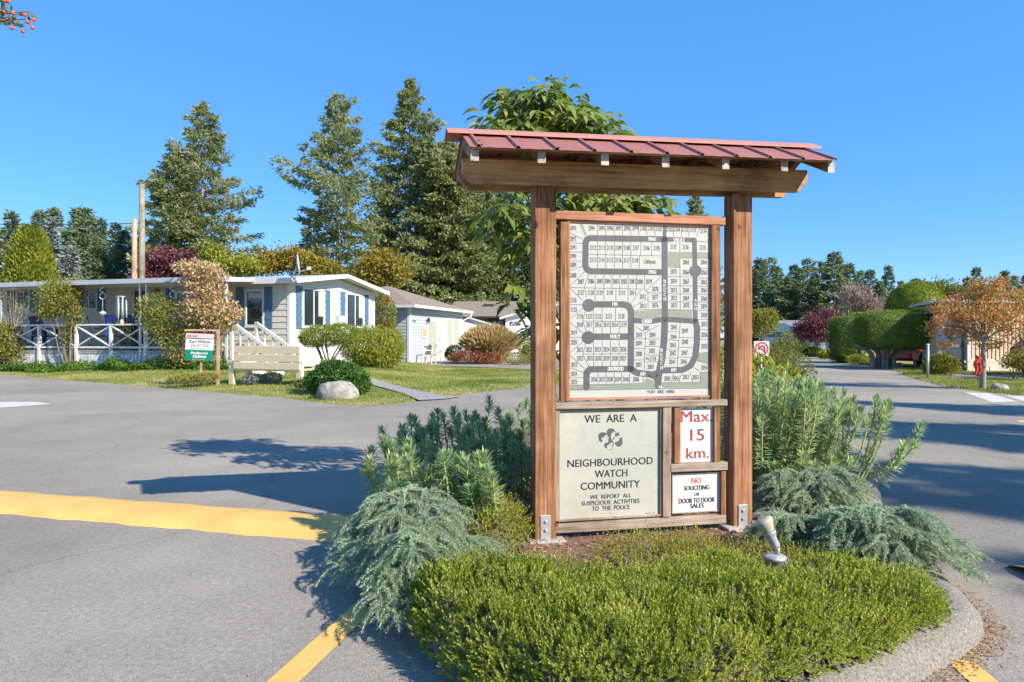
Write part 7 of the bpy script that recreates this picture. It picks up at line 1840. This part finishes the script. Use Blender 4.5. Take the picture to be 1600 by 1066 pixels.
# tall ornamental grass
def pampas(label, u, v, Y, r, h, n, seed):
    x, y, _ = at(u, v, Y); rg = np.random.default_rng(seed); root = thing('ornamental_grass', label, 'grass plant', (x, Y, 0)); ph = rg.uniform(0, 2 * PI, n); q = np.sqrt(rg.uniform(0, 1, n)); B = np.c_[np.cos(ph) * q * r * .45, np.sin(ph) * q * r * .45, np.zeros(n)]
    T_ = np.c_[np.cos(ph) * q * r, np.sin(ph) * q * r, h * (1 - .35 * q ** 2) * rg.uniform(.6, 1.0, n)]
    V_l = []; cl = Cloud()
    for (a, b) in ((0, .5), (.4, .8), (.7, 1.05)):
        P0 = B + (T_ - B) * a + np.array((0, 0, 1)) * (h * .12 * math.sin(PI * a)); P1 = B + (T_ - B) * b + np.array((0, 0, 1)) * (h * .12 * math.sin(PI * b)); D = P1 - P0; cl.add(*diamonds(P0, unit(D + rg.normal(0, .05, D.shape)), np.linalg.norm(D, axis=1), .035 if a < .6 else .06, rg))
    link('blades', cl.mesh('blades', L_PAMP), root)
pampas('large golden-tan ornamental grass clump beside the garage', 765, 572, 33.5, 1.55, 2.05, 4200, 119)
# right side bushes
gb_('shrub', 'yellow-topped green bush between the post and beige house', 1472, 590, 22.5, [(1470, 570, 22, 15), (1485, 572, 14, 13), (1455, 575, 14, 12), (1472, 560, 16, 7)], L_VINE, 3600, .085, .04, 120, stems=6, shell=.65)
gb_('shrub', 'thin brownish bush with sparse leaves at right edge', 1590, 590, 19.5, [(1585, 565, 20, 12), (1605, 560, 24, 16)], L_PHOT, 1300, .085, .045, 121, stems=8, shell=.4)
gb_('shrub', 'low yellow-green clump at foot of boxy topiary beside road', 1345, 572, 31, [(1340, 562, 16, 7), (1357, 565, 12, 6)], L_BAMB, 1800, .10, .03, 122, stems=3)
for i, (u, Y, w, h, m) in enumerate(((1250, 52, 16, 10, L_OLIVE), (1272, 46, 14, 7, L_SHRUB), (1292, 42, 14, 6, L_BAMB), (1312, 39, 12, 6, L_OLIVE), (1232, 58, 16, 16, L_VINE), (1222, 40, 20, 14, L_OLIVE), (1205, 32, 22, 13, L_BAMB))):
    vbot = HZ + CH * F / Y
    gb_('shrub', 'roadside garden shrub near far end of road, %s counting from the farthest' % ['second', 'third', 'fourth', 'fifth', 'first'][i] if i < 5 else ['olive verge shrub across road behind island, farther one', 'yellow-green verge shrub across road behind island, nearer one'][i - 5], u, vbot, Y, [(u, vbot - h, w, h), (u + w * .6, vbot - h * .7, w * .6, h * .7)], m, 1600, .16, .07, 130 + i, stems=3)

# trees outside the frame on the right whose shadows cross the road
def shadow_tree(label, x, y, s, m, rz): place_tree('fir_tree', label, m, (x, y, 0), rz, (s, s, s), 'firs standing right of the view')
shadow_tree('fir beyond right edge shading the road, nearest', 20.0, -.9, 1.08, vc, 0)
shadow_tree('fir beyond right edge shading the road, second', 19.0, -4.7, 1.08, vc, 1)
shadow_tree('fir beyond right edge shading the road, third', 17.4, -6.9, 1.0, vb, 2)
shadow_tree('fir beyond right edge shading the road, fourth', 23.5, .8, 1.15, vc, 3)
shadow_tree('fir beyond right edge shading the road, fifth', 21.6, -3.4, 1.15, vc, 5)
shadow_tree('fir beyond right edge shading the road, sixth', 20.6, -7.2, 1.2, vc, 3)
shadow_tree('fir beyond right edge shading the verge, farthest', 29.5, 8.5, .95, vc, 4)
# red-berried tree reaching in at top left
b0 = (-4.4, 3.5, 0); rr = random.Random(4)
root = thing('berry_tree', 'branch tips of strawberry tree hanging into the top left corner', 'tree', b0)
tr = MB(); tr.tube([(0, 0, 0), (.05, 0, 1.2), (0, .1, 2.3)], [.10, .08, .05], 9, cap=False); P_l = []; D_l = []; bm_ = MB(); cl = Cloud(); rg = np.random.default_rng(9)
tips = [Vector(at(u, v, 3.7)) - Vector(b0) for (u, v) in ((12, 12), (26, 36), (40, 30), (50, 18), (3, 18), (2, -10), (30, -25), (20, 18), (-20, 10), (-60, -40), (-40, 20), (0, -60), (60, -50), (-90, -10), (-110, 40), (-60, -110))]
for p in tips:
    m = Vector((0, .1, 2.3)).lerp(p, .6) + Vector((0, 0, .15)); pts = catmull([Vector((0, .1, 2.3)), m, p], 4); tr.tube(pts, list(np.linspace(.022, .0025, len(pts))), 5, cap=False)
    for _ in range(14):
        d = Vector((rr.gauss(0, 1), rr.gauss(0, 1), rr.gauss(-.1, .8))).normalized(); P_l.append(tuple(p + d * .008 - Vector((0, 0, .01)) + (pts[-3] - p) * rr.uniform(0, .5))); D_l.append(tuple(d))
    for _ in range(2):
        q = p + Vector((rr.uniform(-.035, .035), rr.uniform(-.03, .03), rr.uniform(-.055, -.02))); bm_.smooth = True; bm_.lathe([(.0, -.011), (.009, -.007), (.0115, 0), (.009, .007), (0, .011)], q, n=10, cap=False); tr.tube([p, q], .001, 4, cap=False)
V, Q = diamonds(np.array(P_l), np.array(D_l), .045, .016, rg); link('crown', mesh_np('crown', V, Q, L_DOG), root); tr.build('trunk', M_BARK, root, recalc=False); bm_.build('berries', plain('red_berries', (.62, .09, .03), .35, var=.2), root, recalc=False)
# ---------------------------------------------------------------- sky, sun, camera
w = bpy.data.worlds.new('World'); SC.world = w; w.use_nodes = True
nt = w.node_tree; bg = nt.nodes['Background']
sky = nt.nodes.new('ShaderNodeTexSky'); sky.sky_type = 'NISHITA'; sky.sun_disc = False
SAZ = math.atan2(-.58, .815); SEL = math.radians(33.5)
sky.sun_elevation = SEL; sky.sun_rotation = math.atan2(.815, -.58); sky.altitude = 1500; sky.air_density = 1.0; sky.dust_density = 0.0; sky.ozone_density = 4.0
hs = nt.nodes.new('ShaderNodeHueSaturation'); hs.inputs['Saturation'].default_value = 1.22; hs.inputs['Hue'].default_value = .5055; nt.links.new(sky.outputs[0], hs.inputs['Color']); mx = N(nt, 'ShaderNodeMix', data_type='RGBA'); mx.inputs[0].default_value = .6; nt.links.new(hs.outputs[0], mx.inputs[6]); mx.inputs[7].default_value = (.45, 1.55, 3.6, 1); nt.links.new(mx.outputs[2], bg.inputs[0]); bg.inputs[1].default_value = .15
sd = bpy.data.lights.new('sun', 'SUN'); sd.energy = 4.9; sd.angle = math.radians(.5); sd.color = (1, .91, .78)
so = bpy.data.objects.new('sun', sd); COL.objects.link(so)
d = Vector((math.cos(SAZ) * math.cos(SEL), math.sin(SAZ) * math.cos(SEL), math.sin(SEL)))
so.rotation_euler = (-d).to_track_quat('-Z', 'Y').to_euler(); so.location = d * 50
cd = bpy.data.cameras.new('camera'); cd.lens = 24.0; cd.sensor_width = 36; cd.clip_end = 3000; cd.clip_start = .05
cd.shift_y = -(533 - HZ) / 1600.0
co = bpy.data.objects.new('camera', cd); COL.objects.link(co); co.location = (0, 0, CH); co.rotation_euler = (math.radians(90), 0, 0)
SC.camera = co
SC.view_settings.view_transform = 'Standard'; SC.view_settings.look = 'None'; SC.view_settings.exposure = .9; SC.view_settings.gamma = 1
SC.cycles.max_bounces = 6; SC.cycles.transparent_max_bounces = 4; SC.cycles.use_denoising = True
SC.cycles.transmission_bounces = 3; SC.cycles.diffuse_bounces = 3; SC.cycles.glossy_bounces = 3
